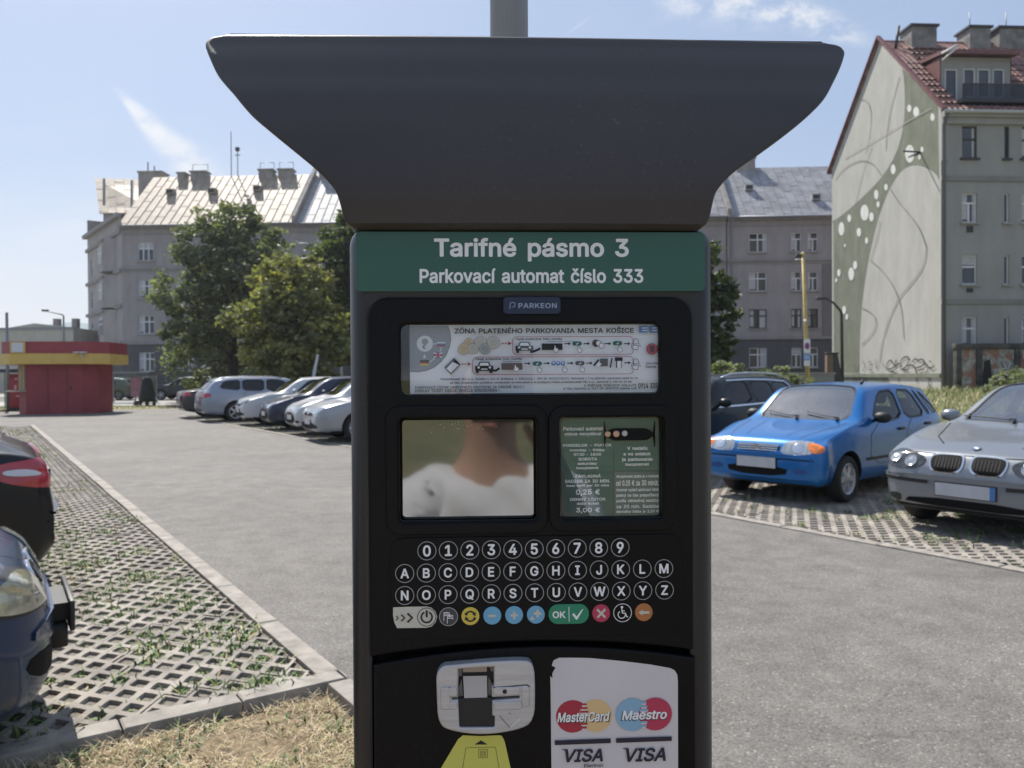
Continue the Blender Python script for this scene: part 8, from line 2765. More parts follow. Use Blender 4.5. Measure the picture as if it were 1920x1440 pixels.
    dx0, dx1, dy0, dy1 = 1.15, 5.3, .04, -.35 + (19.55 + .3 - EV + .25) / sl
    rf = tiled(e0, (dx0, -.35, EV - .25), r0, (dx0, DP / 2, RG), M_TILE, 'roof', HS)
    tiled((dx1, -.35, EV - .25), e1, (dx1, DP / 2, RG), r1, M_TILE, 'roof', HS)
    tiled((dx0, dy1, zr(dy1)), (dx1, dy1, zr(dy1)), (dx0, DP / 2, RG), (dx1, DP / 2, RG), M_TILE, 'roof', HS)
    tiled((dx0, -.35, EV - .25), (dx1, -.35, EV - .25), (dx0, dy0, zr(dy0)), (dx1, dy0, zr(dy0)), M_TILE, 'roof', HS)
    mb = MB(); slope((LX, DP + .35, EV - .25), (-.12, DP + .35, EV - .25), r0, r1, M_TILE, mb, .1); mb.build('rear_roof', HS)
    mb = MB()
    for (a, b) in (((-.2, -.45, EV - .28), (-.2, DP / 2, RG + .12)), ((-.2, DP + .4, EV - .28), (-.2, DP / 2, RG + .12))):
        a, b = Vector(a), Vector(b)
        d = Vector((0, 0, .16)); w = Vector((.24, 0, 0))
        V = [a, b, b + d, a + d, a + w, b + w, b + w + d, a + w + d]
        mb.add([tuple(v) for v in V], [(0, 1, 2, 3), (3, 2, 6, 7), (7, 6, 5, 4), (0, 3, 7, 4), (1, 5, 6, 2)], M_RFL)
    mb.build('verge_flashing', HS)
    mb = MB(); mb.tube([(-.1, -.42, EV - .30), (LX, -.42, EV - .30)], .10, mat('gutter_pale', (.42, .43, .42), .5), 10); mb.build('gutter', HS)
    # dormer with balcony
    zf = lambda y: EV - .25 + (y + .35) * sl
    x0, x1, yF = 1.15, 5.3, 1.9
    zb, zt = EV + .72, 19.55
    D = MB()
    holes = [(x0 + .25, x0 + 1.0, zb + .05, zb + 2.15), (x0 + 1.35, x0 + 2.05, zb + .55, zb + 2.2), (x0 + 2.2, x0 + 2.95, zb + .55, zb + 2.2), (x0 + 3.1, x0 + 3.8, zb + .55, zb + 2.2)]
    wall_holes(D, x0, x1, zb - .4, zt, holes, M_HFR, yF, .12)
    dm = D.build('dormer', HS)
    for h in holes:
        mb = MB(); mb.box((h[0], yF + .10, h[2]), (h[1], yF + .12, h[3]), M_WPANE)
        for q in ((h[0], h[0] + .07, h[2], h[3]), (h[1] - .07, h[1], h[2], h[3]), (h[0] + .07, h[1] - .07, h[3] - .07, h[3]), (h[0] + .07, h[1] - .07, h[2], h[2] + .07)):
            mb.box((q[0], yF + .03, q[2]), (q[1], yF + .095, q[3]), M_FWHT)
        mb.build('window', dm)
    for x in (x0, x1):
        mb = MB()
        yk = -.35 + (zt - EV + .25) / sl
        s_ = -.05 if x == x0 else .05
        mb.add([(x + s_, yF, zf(yF) - .1), (x + s_, yF, zt), (x + s_, yk + .1, zt)], [(0, 1, 2)], M_RFL)
        mb.add([(x + s_, .05, zb - .5), (x + s_, yF, zb - .5), (x + s_, yF, zf(yF) + .05), (x + s_, .05, zf(.05) + .05)], [(0, 1, 2, 3)], M_RFL)
        mb.build('dormer_cheek', dm)
    mb = MB()
    yk = -.35 + (zt + .25 - EV + .25) / sl
    V = [(x0 - .15, yF - .55, zt), (x1 + .2, yF - .55, zt), (x1 + .2, yk + .35, zt + .35), (x0 - .15, yk + .35, zt + .35)]
    V2 = [(a, b, c + .22) for a, b, c in V]
    mb.add(V + V2, [(3, 2, 1, 0), (4, 5, 6, 7), (0, 1, 5, 4), (1, 2, 6, 5), (2, 3, 7, 6), (3, 0, 4, 7)], M_RFL)
    mb.build('dormer_roof', dm)
    mb = MB()
    M_DK = mat('balcony_dark', (.02, .021, .025), .4)
    mb.box((x0 + .1, .05, zb - .35), (x1 + 2, yF, zb - .12), M_DK)
    mb.box((x0 + .2, .05, zb - .12), (x1 + 1.8, .12, zb + .62), glass('smoked_glass', (.38, .39, .41), 1.5))
    mb.tube([(x0 + .15, .08, zb + .66), (x1 + 1.9, .08, zb + .66)], .03, M_DK, 6)
    for k in range(7):
        xx = x0 + .2 + k * .98
        mb.box((xx - .03, .13, zb - .12), (xx + .03, .18, zb + .66), M_DK)
    mb.build('balcony', dm)
    # gutter bracket sticking out at the dormer corner
    mb = MB(); mb.tube([(x0 - .3, yF - .55, zt - .05), (x0 + .3, yF - 1.1, zt + .25)], .06, M_FWHT, 6); mb.tube([(x0 - .2, yF - .5, zt - .4), (x0 + .25, yF - 1.05, zt + .1)], .06, M_FWHT, 6); mb.build('gutter_bracket', dm)
    for (cx, w, h) in ((2.35, 1.6, .50), (6.15, 1.35, .62), (8.55, 2.3, .62)):
        mb = MB()
        yc = DP / 2 + (.1 if cx > 3 else -.2)
        M_CH2 = mat('sooty_render', (.13, .125, .12), .9, col2=(.26, .25, .24), vscale=1.7, bump=.3, bscale=12)
        mb.box((cx - w / 2, yc - .75, RG - 1.6), (cx + w / 2, yc + .6, RG + h), M_CH2)
        mb.box((cx - w / 2 - .12, yc - .87, RG + h), (cx + w / 2 + .12, yc + .72, RG + h + .13), M_DKV)
        if cx > 3:
            mb.tube([(cx - .2, yc, RG + h + .1), (cx - .2, yc, RG + h + 1.3)], .03, M_GUT, 5)
        mb.build('chimney', rf)
    for (cx, y_) in ((4.3, 4.9), (5.2, 4.85)):
        mb = MB()
        z_ = zf(y_)
        M = Matrix.Translation((cx, y_, z_ + .06)) @ Matrix.Rotation(math.atan(sl), 4, 'X')
        mb.box((-.38, -.5, 0), (.38, .5, .10), M_GUT, M); mb.box((-.3, -.42, .10), (.3, .42, .115), M_WPANE, M)
        mb.build('roof_window', rf)
    mb = MB(); mb.tube([(-.55 + 1.1, 5.6, zf(5.6)), (-.2 + .95, 5.6, RG + .5)], .09, M_DKV, 7); mb.build('flue', rf)
    # rain pipe on the corner
    mb = MB(); mb.tube([(.16, -.40, EV - .35), (.14, -.14, EV - .9), (.12, -.12, EV - 1.3), (.12, -.12, .3)], .065, mat('pipe_dark', (.10, .10, .10), .5), 8); mb.build('rain_pipe', HS)


gable_house()


# ---------------------------------------------------------------- crumbling boundary wall with spray paint
def graffiti_wall():
    T = thing('boundary_wall', 'crumbling brick and plaster boundary wall sprayed with white graffiti letters', 'wall', (24.05, 43.15, .3), R_(3.5))
    m = bpy.data.materials.new('worn_brick_plaster'); m.use_nodes = True
    t = m.node_tree; b = t.nodes['Principled BSDF']
    tc = nd(t, 'ShaderNodeTexCoord'); mp_ = nd(t, 'ShaderNodeMapping'); mp_.inputs['Rotation'].default_value = (R_(90), 0, 0)
    t.links.new(tc.outputs['Object'], mp_.inputs[0])
    br = nd(t, 'ShaderNodeTexBrick'); br.inputs['Scale'].default_value = 3.4
    br.inputs['Color1'].default_value = (.33, .13, .07, 1); br.inputs['Color2'].default_value = (.22, .09, .06, 1); br.inputs['Mortar'].default_value = (.30, .27, .23, 1)
    t.links.new(mp_.outputs[0], br.inputs['Vector'])
    n = nd(t, 'ShaderNodeTexNoise'); n.inputs['Scale'].default_value = 1.5; n.inputs['Detail'].default_value = 7
    t.links.new(tc.outputs['Object'], n.inputs['Vector'])
    f = smooth(t, n.outputs['Fac'], .47, .53)
    n2 = nd(t, 'ShaderNodeTexNoise'); n2.inputs['Scale'].default_value = 4; n2.inputs['Detail'].default_value = 8; t.links.new(tc.outputs['Object'], n2.inputs['Vector'])
    r_ = nd(t, 'ShaderNodeValToRGB'); r_.color_ramp.elements[0].color = (.16, .15, .13, 1); r_.color_ramp.elements[1].color = (.42, .39, .34, 1); r_.color_ramp.elements[0].position = .35; r_.color_ramp.elements[1].position = .65
    t.links.new(n2.outputs['Fac'], r_.inputs[0])
    mx = nd(t, 'ShaderNodeMixRGB'); t.links.new(f, mx.inputs[0]); t.links.new(br.outputs[0], mx.inputs[1]); t.links.new(r_.outputs[0], mx.inputs[2])
    t.links.new(mx.outputs[0], b.inputs['Base Color']); b.inputs['Roughness'].default_value = .95
    M_PIL = mat('sooty_concrete', (.035, .033, .03), .95, col2=(.10, .095, .085), vscale=2.2, bump=.4, bscale=14)
    xs = [0, 1.15, 3.3, 5.5, 7.7, 9.9, 12]
    for a, c in zip(xs[:-1], xs[1:]):
        mb = MB(); mb.box((a + .14, -.02, .25), (c - .14, .16, 2.45), m); mb.build('panel', T)
    for x in xs:
        mb = MB(); mb.box((x - .15, -.14, 0), (x + .15, .2, 2.62), M_PIL, None, .02); mb.build('pillar', T)
    mb = MB(); mb.box((-.2, -.16, 2.45), (12.2, .22, 2.75), M_PIL, None, .03); mb.build('coping', T)
    mb = MB(); mb.box((-.1, -.10, -.3), (12, .2, .26), M_PIL, None, .02); mb.build('footing', T)
    M_SPW = mat('spray_white', (.55, .55, .57), .7, var=.25, vscale=5); M_SPB = mat('spray_black', (.03, .03, .03), .7)
    mb = MB()
    yy = -.026
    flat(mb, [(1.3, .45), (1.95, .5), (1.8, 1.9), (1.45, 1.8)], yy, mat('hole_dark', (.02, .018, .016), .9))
    for k, (pts, w) in enumerate((([(3.75, 2.1), (4.05, 1.2), (4.25, .85), (4.45, 1.5), (4.5, 2.2)], .24), ([(4.75, 1.1), (4.75, 1.9), (5.0, 2.2), (5.22, 1.8), (5.22, .9), (4.95, .55), (4.75, 1.1)], .20), ([(6.0, 2.1), (6.1, .8)], .22), ([(6.4, 2.2), (6.45, .9), (6.9, .8)], .2), ([(2.55, 1.7), (2.75, 1.25), (2.9, 1.65)], .1))):
        line_strip(mb, pts, w + .09, yy - .004 - .003 * k, M_SPB); line_strip(mb, pts, w, yy - .0055 - .003 * k, M_SPW)
    mb.build('graffiti', T)


graffiti_wall()

# small pale house far left
PH = thing('flat_house', 'low pale house with flat roof and two chimneys far left behind the kiosk', 'house', at(-60, 690, 78) * Vector((1, 1, 0)), R_(-6))
mb = MB(); M_PH = plaster('pale_render', (.45, .43, .37))
hs = [(5.2 + 3.1 * k, 6.3 + 3.1 * k, z, z + 1.5) for k in range(-1, 4) for z in (1.0, 3.3)]
wall_holes(mb, 0, 11.0, 0, 6.3, hs[:10], M_PH)
mb.add([(11, 0, 0), (11, 9, 0), (11, 9, 6.0), (11, 0, 6.3)], [(0, 1, 2, 3)], M_PH)
mb.add([(0, 0, 6.3), (11, 0, 6.3), (11, 9, 6.0), (0, 9, 6.0)], [(0, 1, 2, 3)], M_GUT)
mb.add([(4.0, -.02, 6.3), (7.0, -.02, 6.75), (11, -.02, 6.3)], [(0, 1, 2)], M_PH)
mb.build('wall', PH)
for h in hs[:10]:
    if h[1] < 11:
        window(PH, *h, 0, 'split', M_FWHT, None)
for x in (7.0, 9.0):
    mb = MB(); mb.box((x - .25, 3, 6), (x + .25, 3.6, 7.4), M_CHIM); mb.build('chimney', PH)
mb = MB(); mb.box((-.1, -.12, 6.15), (11.1, -.003, 6.35), M_GUT); mb.build('gutter', PH)

# ================================================================== trees, kiosk, lamps, signs and small things
def foliage(name, parent, clumps, n_leaf, size, mats, wts, seed, flatten=.8):
    """crown of small leaf faces gathered in clumps: clumps = (centre, radii) ellipsoids"""
    r = np.random.default_rng(seed)
    vol = np.array([c[1][0] * c[1][1] * c[1][2] for c in clumps]) ** .75
    vol = vol / vol.sum()
    P = []; K = []
    for (c, rad), q in zip(clumps, vol):
        k = int(n_leaf * q)
        # sprays: little bunches on the clump's shell
        nb = max(6, k // 26)
        d = r.normal(size=(nb, 3)); d /= np.linalg.norm(d, axis=1)[:, None]
        rr = r.uniform(.62, 1.05, nb) ** .6
        bc = np.array(c) + d * rr[:, None] * np.array(rad)
        ids = r.integers(0, nb, k)
        bs = r.uniform(.10, .24, nb) * min(rad) * 1.15
        p = bc[ids] + r.normal(size=(k, 3)) * bs[ids][:, None] * np.array([1, 1, .7])
        P.append(p)
        tone = r.uniform(0, 1, nb)
        K.append(tone[ids])
    P = np.concatenate(P); K = np.concatenate(K)
    k = len(P)
    az = r.uniform(0, 2 * np.pi, k); tl = r.normal(0, .55, k)
    u = np.stack([np.cos(az) * np.cos(tl), np.sin(az) * np.cos(tl), np.sin(tl)], 1)
    v = np.cross(u, r.normal(size=(k, 3))); v /= np.linalg.norm(v, axis=1)[:, None] + 1e-9
    s = (r.uniform(size[0], size[1], k))[:, None]
    fold = np.cross(u, v) * s * .18
    V = np.stack([P - u * s, P - v * s * .5 + fold, P + u * s, P + v * s * .5 + fold], 1).reshape(-1, 3)
    F = np.arange(k * 4).reshape(-1, 4)
    cw = np.cumsum(wts)
    mi = np.searchsorted(cw, np.clip(K * .8 + r.uniform(0, .2, k), 0, .999))
    return raw(name, V, F, None, parent, mats=mats, midx=mi)


def leaf(name, col, var=.25):
    m = mat(name, col, .6, var=var, vscale=1.2)
    t = m.node_tree; b = t.nodes['Principled BSDF']
    if 'tl' not in t.nodes:
        o = t.nodes['Material Output']
        tr = nd(t, 'ShaderNodeBsdfTranslucent'); tr.name = 'tl'; tr.inputs[0].default_value = (*[min(1, c * 1.7) for c in (col[0] * 1.1, col[1] * 1.2, col[2] * .5)], 1)
        mx = nd(t, 'ShaderNodeMixShader'); mx.inputs[0].default_value = .32
        t.links.new(b.outputs[0], mx.inputs[1]); t.links.new(tr.outputs[0], mx.inputs[2]); t.links.new(mx.outputs[0], o.inputs[0])
    return m


M_BARK = mat('bark', (.055, .045, .038), .95, var=.3, vscale=9, bump=.6, bscale=25, aniso=(1, 1, .3))


def tree(name, label, x, y, H, R, trunk_h, seed, mats, wts, n_leaf=15000, size=(.10, .22), shape=1.0, group='trees in front of the terrace', lean=0, r0=.28, squash=1.0):
    r = np.random.default_rng(seed)
    T = thing(name, label, 'tree', (x, y, 0), 0, group)
    mb = MB()
    top = Vector((lean, 0, H * .8))
    pts = [Vector((0, 0, -.1)), Vector((.05, .0, trunk_h * .5)), Vector((lean * .3, .05, trunk_h)), Vector((lean * .7, 0, H * .55)), top]
    mb.tube(pts, [r0 * 1.25, r0, r0 * .85, r0 * .5, r0 * .12], M_BARK, 10)
    cl = []
    nb = 17
    for i in range(nb):
        f = (i + .5) / nb
        z = trunk_h * .82 + (H - trunk_h * .82) * f
        prof = math.sin(math.pi * min(1, (f * .88 + .12)) ** shape) ** .7
        rad = R * prof
        for j in range(2 if 1 < i < nb - 2 else 1):
            a = i * 2.4 + j * math.pi + r.uniform(-.5, .5)
            d = rad * r.uniform(.45, .78)
            c = (lean * f + math.cos(a) * d, math.sin(a) * d * squash, min(z + r.uniform(-.3, .3), H - .55))
            q = R * r.uniform(.20, .46)
            cl.append((c, (q, q * .95, q * r.uniform(.6, .85))))
            b = Vector((lean * .4 * f, 0, trunk_h + (z - trunk_h) * .45))
            mb.tube([b, b.lerp(Vector(c), .5) + Vector((0, 0, .25)), Vector(c)], [r0 * .34, r0 * .2, .03], M_BARK, 6)
    mb.build('trunk', T)
    foliage('crown', T, cl, n_leaf, size, mats, wts, seed)
    return T


LF = [leaf('leaf_deep', (.085, .10, .068)), leaf('leaf_mid', (.13, .148, .092)), leaf('leaf_light', (.19, .21, .13))]
LY_ = [leaf('leaf_olive', (.11, .118, .062)), leaf('leaf_yellow', (.19, .195, .085)), leaf('leaf_gold', (.29, .27, .11))]
LG = [leaf('leaf_green_dark', (.045, .065, .032)), leaf('leaf_green', (.085, .11, .048)), leaf('leaf_green_bright', (.15, .175, .075))]
p = at(438, 690, 47)
tree('broadleaf_tree', 'tall dark green tree in front of the long house', p.x, 47, 11.2, 4.4, 2.0, 21, LF, [.45, .38, .17], 21000, shape=.8)
p = at(556, 690, 40)
tree('broadleaf_tree', 'lower olive yellow bushy tree right of the tall dark tree', p.x, 40, 6.9, 3.4, 1.5, 5, LY_, [.40, .36, .24], 19000, shape=.62)
p = at(668, 690, 44)
tree('broadleaf_tree', 'fresh green tree half hidden by the left side of the parking machine', p.x, 44, 10.4, 2.9, 2.0, 8, LG, [.36, .40, .24], 16000, shape=.8)
p = at(1300, 690, 33)
tree('broadleaf_tree', 'dark leafy tree peeping out at the right side of the parking machine', p.x, 33, 7.0, 2.05, 1.2, 13, LG, [.62, .28, .10], 14000, (.09, .19), shape=.75)


def shrub(label, px, Y, w, h, seed, n=1500, z=0.0):
    p = at(px, 700, Y)
    T = thing('shrub', label, 'shrub', (p.x, Y, z), 0, 'weedy shrubs behind the parked cars')
    r = np.random.default_rng(seed)
    mb = MB(); cl = []
    for k in range(5):
        a = r.uniform(0, 6.28); q = (math.cos(a) * w * .3 * r.uniform(.2, 1), math.sin(a) * w * .25, h * r.uniform(.45, .85))
        mb.tube([(0, 0, 0), (q[0] * .5, q[1] * .5, q[2] * .6), q], [.03, .02, .008], M_BARK, 5)
        cl.append((q, (w * .26, w * .24, h * .30)))
    mb.build('stem', T)
    foliage('foliage', T, cl, n, (.05, .13), [leaf('leaf_grey', (.13, .145, .105)), leaf('leaf_grey_light', (.20, .215, .16)), LG[1]], [.45, .40, .15], seed)


for i, (px, Y, w, h, lb) in enumerate(((1338, 27, 1.7, 1.72, 'grey green shrub showing above the black estate car at the machine edge'), (1392, 28, 1.8, 1.66, 'grey green shrub above the pale roof of the black estate car'), (1440, 29, 1.5, 1.55, 'small tufted shrub between black estate car and yellow lamp post'),
                                       (1486, 27, 1.6, 1.60, 'rounded pale green shrub just left of the yellow lamp post'), (1900, 33, 2.6, 1.5, 'low weedy shrub under the graffiti wall at the right edge'))):
    shrub(lb, px, Y, w, h, 40 + i, 1900)

# low garden wall seen behind the shrubs
W0 = at(1335, 705, 34)
gwall = MB(); gwall.box((0, 0, 0), (5.2, .25, 1.45), plaster('garden_wall_render', (.24, .235, .23))); gwall.box((-.05, -.04, 1.45), (5.25, .29, 1.53), M_CHIM)
o = gwall.build('garden_wall'); o.location = (W0.x, 34, 0); tag(o, 'low grey rendered garden wall behind the shrubs', 'wall')


# ---------------------------------------------------------------- kiosk
def kiosk():
    p = gnd(132, 776)
    T = thing('kiosk', 'dark red kiosk with yellow band, boarded hatch and flat overhanging top', 'kiosk', (at(126, 700, 34.2).x, 34.2, 0), R_(8))
    M_KR = mat('kiosk_red', (.27, .042, .052), .6, var=.12, vscale=1.5); M_KR2 = mat('kiosk_red_top', (.29, .045, .056), .55, var=.08, vscale=1.5)
    M_KY = mat('kiosk_yellow', (.62, .42, .11), .55, var=.06, vscale=2); M_BRD = mat('hatch_boards', (.36, .27, .16), .7, var=.25, vscale=3, aniso=(8, 8, 1))

    def octo(w, d, c):
        return [(-w + c, -d), (w - c, -d), (w, -d + c), (w, d - c), (w - c, d), (-w + c, d), (-w, d - c), (-w, -d + c)]

    def prism(pts, z0, z1, m, mb):
        n = len(pts)
        mb.add([(a, b, z0) for a, b in pts] + [(a, b, z1) for a, b in pts], [(i, (i + 1) % n, n + (i + 1) % n, n + i) for i in range(n)] + [tuple(range(n, 2 * n)), tuple(reversed(range(n)))], m)
    mb = MB(); prism(octo(1.55, 1.3, .46), 0, 2.15, M_KR, mb); mb.build('body', T)
    mb = MB(); prism(octo(2.12, 1.75, .62), 2.05, 2.48, M_KY, mb); mb.build('yellow_band', T)
    mb = MB(); prism(octo(2.08, 1.71, .60), 2.48, 2.97, M_KR2, mb); mb.build('top_band', T)
    mb = MB()
    for (a, b) in (((-1, 0), (-.25, 0)), ((0, 0), (.48, 0))):
        mb.box((b[0] - .012, -1.312, .06), (b[0] + .012, -1.302, 2.04), mat('joint_dark', (.16, .032, .042), .6))
    mb.build('wall_joint', T)
    # hatch on the bevelled left face
    M = Matrix.Translation((-1.32, -1.07, 0)) @ Matrix.Rotation(R_(-45), 4, 'Z')
    mb = MB(); mb.box((-.31, -.03, .98), (.31, -.005, 2.02), M_BRD, M)
    for xx in (-.31, -.01, .28):
        mb.box((xx, -.045, .98), (xx + .03, -.031, 2.02), mat('hatch_rail', (.30, .21, .10), .7), M)
    mb.build('hatch', T)
    mb = MB(); mb.box((-.62, -.42, .93), (.42, -.01, .97), mat('shelf_pale', (.45, .40, .33), .6), M); mb.build('shelf', T)
    mb = MB(); mb.box((.60, -1.325, .98), (.66, -1.305, 1.12), M_DKV); mb.build('handle', T)
    mb = MB()
    mb.box((-1.47, -1.77, 2.50), (-.90, -1.72, 2.95), M_KY); mb.box((-1.40, -1.785, 2.54), (-.97, -1.771, 2.91), mat('sign_white', (.62, .63, .66), .5)); mb.build('sign', T)
    mb = MB(); mb.tube([(1.25, -1.81, 2.3), (1.25, -1.81, 2.52)], .03, M_FWHT, 6); mb.box((1.0, -2.0, 2.5), (1.45, -1.76, 2.54), M_FWHT); mb.build('lamp', T)
    return T


kiosk()
# bag of rubbish at the kiosk corner
p = gnd(60, 772)
b = bmesh.new(); bmesh.ops.create_icosphere(b, subdivisions=3, radius=1)
for v in b.verts:
    q = v.co; k = 1 + .10 * math.sin(q.x * 5 + q.z * 7) + .07 * math.sin(q.y * 9 + q.x * 4)
    v.co = Vector((q.x * .34 * k, q.y * .32 * k, max(-.28, q.z * .36 * k + (.12 if q.z > .8 else 0))))
mb = MB(); mb.bm(b, mat('bag_black', (.015, .015, .017), .35), None, True); o = mb.build('rubbish_bag'); o.location = (p.x, p.y - .1, .28); tag(o, 'black full rubbish bag leaning at the kiosk foot below the hatch', 'bag')

# red drinks cabinet and stall roof at the left edge
p = gnd(20, 770)
T = thing('drinks_cabinet', 'red drinks cabinet with pale markings left of the kiosk', 'fridge', (p.x, p.y + 1.2, 0), R_(6))
M_RC = mat('cabinet_red', (.36, .025, .05), .4, var=.1, vscale=3)
mb = MB(); mb.box((-.62, -.35, .1), (.62, .35, 1.68), M_RC, None, .03); mb.build('body', T)
mb = MB()
for (a, c, w, h) in ((-.35, 1.42, .3, .06), (.3, 1.42, .2, .06), (-.35, .95, .08, .2), (.05, .92, .10, .24), (-.3, .62, .35, .05), (.25, .6, .3, .05)):
    mb.box((a, -.362, c), (a + w, -.351, c + h), mat('cabinet_mark', (.62, .55, .55), .5))
mb.build('marking', T)
mb = MB(); mb.box((-.6, -.34, 0), (.6, .34, .1), M_DKV); mb.build('foot', T)
T = thing('stall_awning', 'flat stall awning with pale edge standing at the far left', 'awning', (p.x - .2, p.y + 1.6, 0), R_(6))
mb = MB(); mb.box((-1.7, -1.3, 1.92), (1.05, 1.3, 2.0), mat('awning_white', (.6, .62, .66), .6)); mb.box((-1.7, -1.32, 1.74), (1.05, -1.301, 1.9), mat('awning_navy', (.03, .045, .08), .6)); mb.build('roof', T)
for xx in (-1.6, .95):
    mb = MB(); mb.tube([(xx, 1.2, 0), (xx, 1.2, 1.93)], .03, M_GUT, 6); mb.build('post', T)

# street lamps and poles
p = gnd(121, 742)
T = thing('street_lamp', 'grey street lamp with long bent arm above the kiosk', 'street lamp', (p.x, p.y, 0), R_(4))
Y = p.y; h1 = at(121, 590, Y).z; h2 = at(83, 583, Y).z; dx = -38 / 1500 * Y
mb = MB(); mb.tube([(0, 0, 0), (0, 0, h1 - .1), (-.1, 0, h1), (dx * .6, 0, h1 + (h2 - h1) * .7), (dx * .9, 0, h2)], [.10, .07, .06, .045, .04], M_GUT, 8); mb.build('pole', T)
mb = MB(); mb.box((dx * 1.02, -.14, h2 - .06), (dx * .72, .14, h2 + .12), mat('lamp_head', (.12, .12, .125), .5), None, .05); mb.build('lamp_head', T)
p = gnd(15, 770)
mb = MB(); mb.lathe([(0, 0), (.075, 0), (.06, at(15, 586, p.y).z), (0, at(15, 585, p.y).z)], M_GUT, 12); o = mb.build('lamp_post'); o.location = (p.x, p.y, 0); tag(o, 'bare slim grey post at the far left beside the kiosk', 'post')

# yellow lamp post with parking signs
Yp = 28.0
p0 = at(1517, 720, Yp); zt = at(1506, 478, Yp).z
M_YP = mat('post_yellow', (.46, .35, .13), .6, var=.18, vscale=4)
T = thing('sign_post', 'leaning mustard yellow lamp post with no stopping sign behind the blue car', 'lamp post', (p0.x, Yp, 0))
lx = (at(1506, 478, Yp).x - p0.x) * 1.0
mb = MB(); mb.tube([(0, 0, 0), (lx * .5, 0, zt * .5), (lx, 0, zt)], [.085, .07, .06], M_YP, 12); mb.lathe([(.06, 0), (.065, .05), (.03, .13), (0, .13)], M_YP, 12, Matrix.Translation((lx, 0, zt - .02))); mb.build('post', T)
mb = MB(); mb.tube([(lx, 0, zt - .05), (lx - .12, -.1, zt + .03)], .035, M_YP, 6); mb.box((lx - .30, -.2, zt - .16), (lx - .10, .0, zt + .02), M_DKV, None, .04); mb.box((lx - .29, -.21, zt - .18), (lx - .13, -.02, zt - .15), M_FWHT); mb.build('lamp_head', T)
mb = MB()
sx = at(1511, 655, Yp).x - p0.x - .02; z1 = at(1511, 636, Yp).z; z2 = at(1511, 662, Yp).z; z3 = at(1511, 681, Yp).z
mb.box((sx - .10, -.145, z2), (sx + .12, -.13, z1), M_FWHT)
mb.add([(sx + .01 + a, -.147, (z1 + z2) / 2 + b) for a, b in disc_pts(0, 0, .085, 20, .12)], [tuple(range(20))], mat('sign_red', (.45, .03, .06), .5))
mb.add([(sx + .01 + a, -.149, (z1 + z2) / 2 + b) for a, b in disc_pts(0, 0, .065, 20, .095)], [tuple(range(20))], mat('sign_blue', (.04, .06, .30), .5))
line_strip(mb, [(sx - .04, (z1 + z2) / 2 + .07), (sx + .06, (z1 + z2) / 2 - .07)], .025, -.151, mat('sign_red', (.45, .03, .06), .5))
mb.build('no_stopping_sign', T)
mb = MB(); mb.box((sx - .10, -.145, z3 + .10), (sx + .12, -.13, z2 - .03), mat('sign_sky', (.16, .30, .60), .5))
for k in range(3):
    line_strip(mb, [(sx - .05 + k * .055, z3 + .16), (sx - .05 + k * .055, z2 - .10)], .02, -.147, M_FWHT)
mb.build('parking_sign', T)
mb = MB(); mb.box((sx - .09, -.145, z3 - .10), (sx + .11, -.13, z3 + .09), M_FWHT); mb.build('supplementary_plate', T)
mb = MB(); zc = at(1513, 604, Yp).z; mb.tube([(lx * .5 - .05, -.12, zc), (lx * .5 - .12, -.18, zc + .06)], .04, M_FWHT, 6); mb.lathe([(.083, -.03), (.09, 0), (.083, .03)], M_GUT, 12, Matrix.Translation((lx * .47, 0, zc))); mb.build('clamp', T)

# dark lamp post in front of the painted gable
Yl = 41.0
a_ = at(1580, 716, Yl)
T = thing('street_lamp', 'thin dark lamp post with short arm against the painted gable', 'street lamp', (a_.x, Yl, .2))
zz = at(1580, 583, Yl).z; z0_ = at(1563, 568, Yl).z; dx = at(1563, 568, Yl).x - a_.x
M_LP = mat('lamp_dark_paint', (.035, .037, .042), .5)
mb = MB(); mb.tube([(0, 0, -.2), (-.05, 0, zz - .35), (-.10, 0, zz - .2), (dx, 0, z0_ - .2), (dx - .35, 0, z0_ - .0)], [.09, .075, .07, .06, .05], M_LP, 8); mb.build('pole', T)
mb = MB(); mb.box((dx - .9, -.12, z0_ - .05), (dx - .3, .12, z0_ + .1), M_LP, None, .04); mb.build('lamp_head', T)

# timber post with a leaning dark sheet
a_ = at(1556, 718, 36)
T = thing('timber_post', 'weathered timber post with sloping dark board near the painted wall', 'post', (a_.x, 36, .2))
M_TIM = mat('old_timber', (.16, .105, .075), .9, var=.3, vscale=6, aniso=(6, 6, 1))
ht = at(1556, 664, 36).z - .2
mb = MB(); mb.box((-.17, -.14, -.2), (.10, .14, ht), M_TIM, None, .02); mb.build('post', T)
mb = MB(); mb.add([(.10, -.1, -.1), (.75, -.1, -.1), (.30, -.1, ht + .02), (.10, -.1, ht + .02), (.10, .02, -.1), (.75, .02, -.1), (.30, .02, ht + .02), (.10, .02, ht + .02)], [(0, 1, 2, 3), (7, 6, 5, 4), (1, 5, 6, 2), (2, 6, 7, 3), (0, 4, 5, 1)], mat('tarred_board', (.05, .047, .045), .8)); mb.build('board', T)
mb = MB(); mb.box((-.2, -.17, ht), (.35, .17, ht + .07), M_DKV, None, .02); mb.build('cap', T)

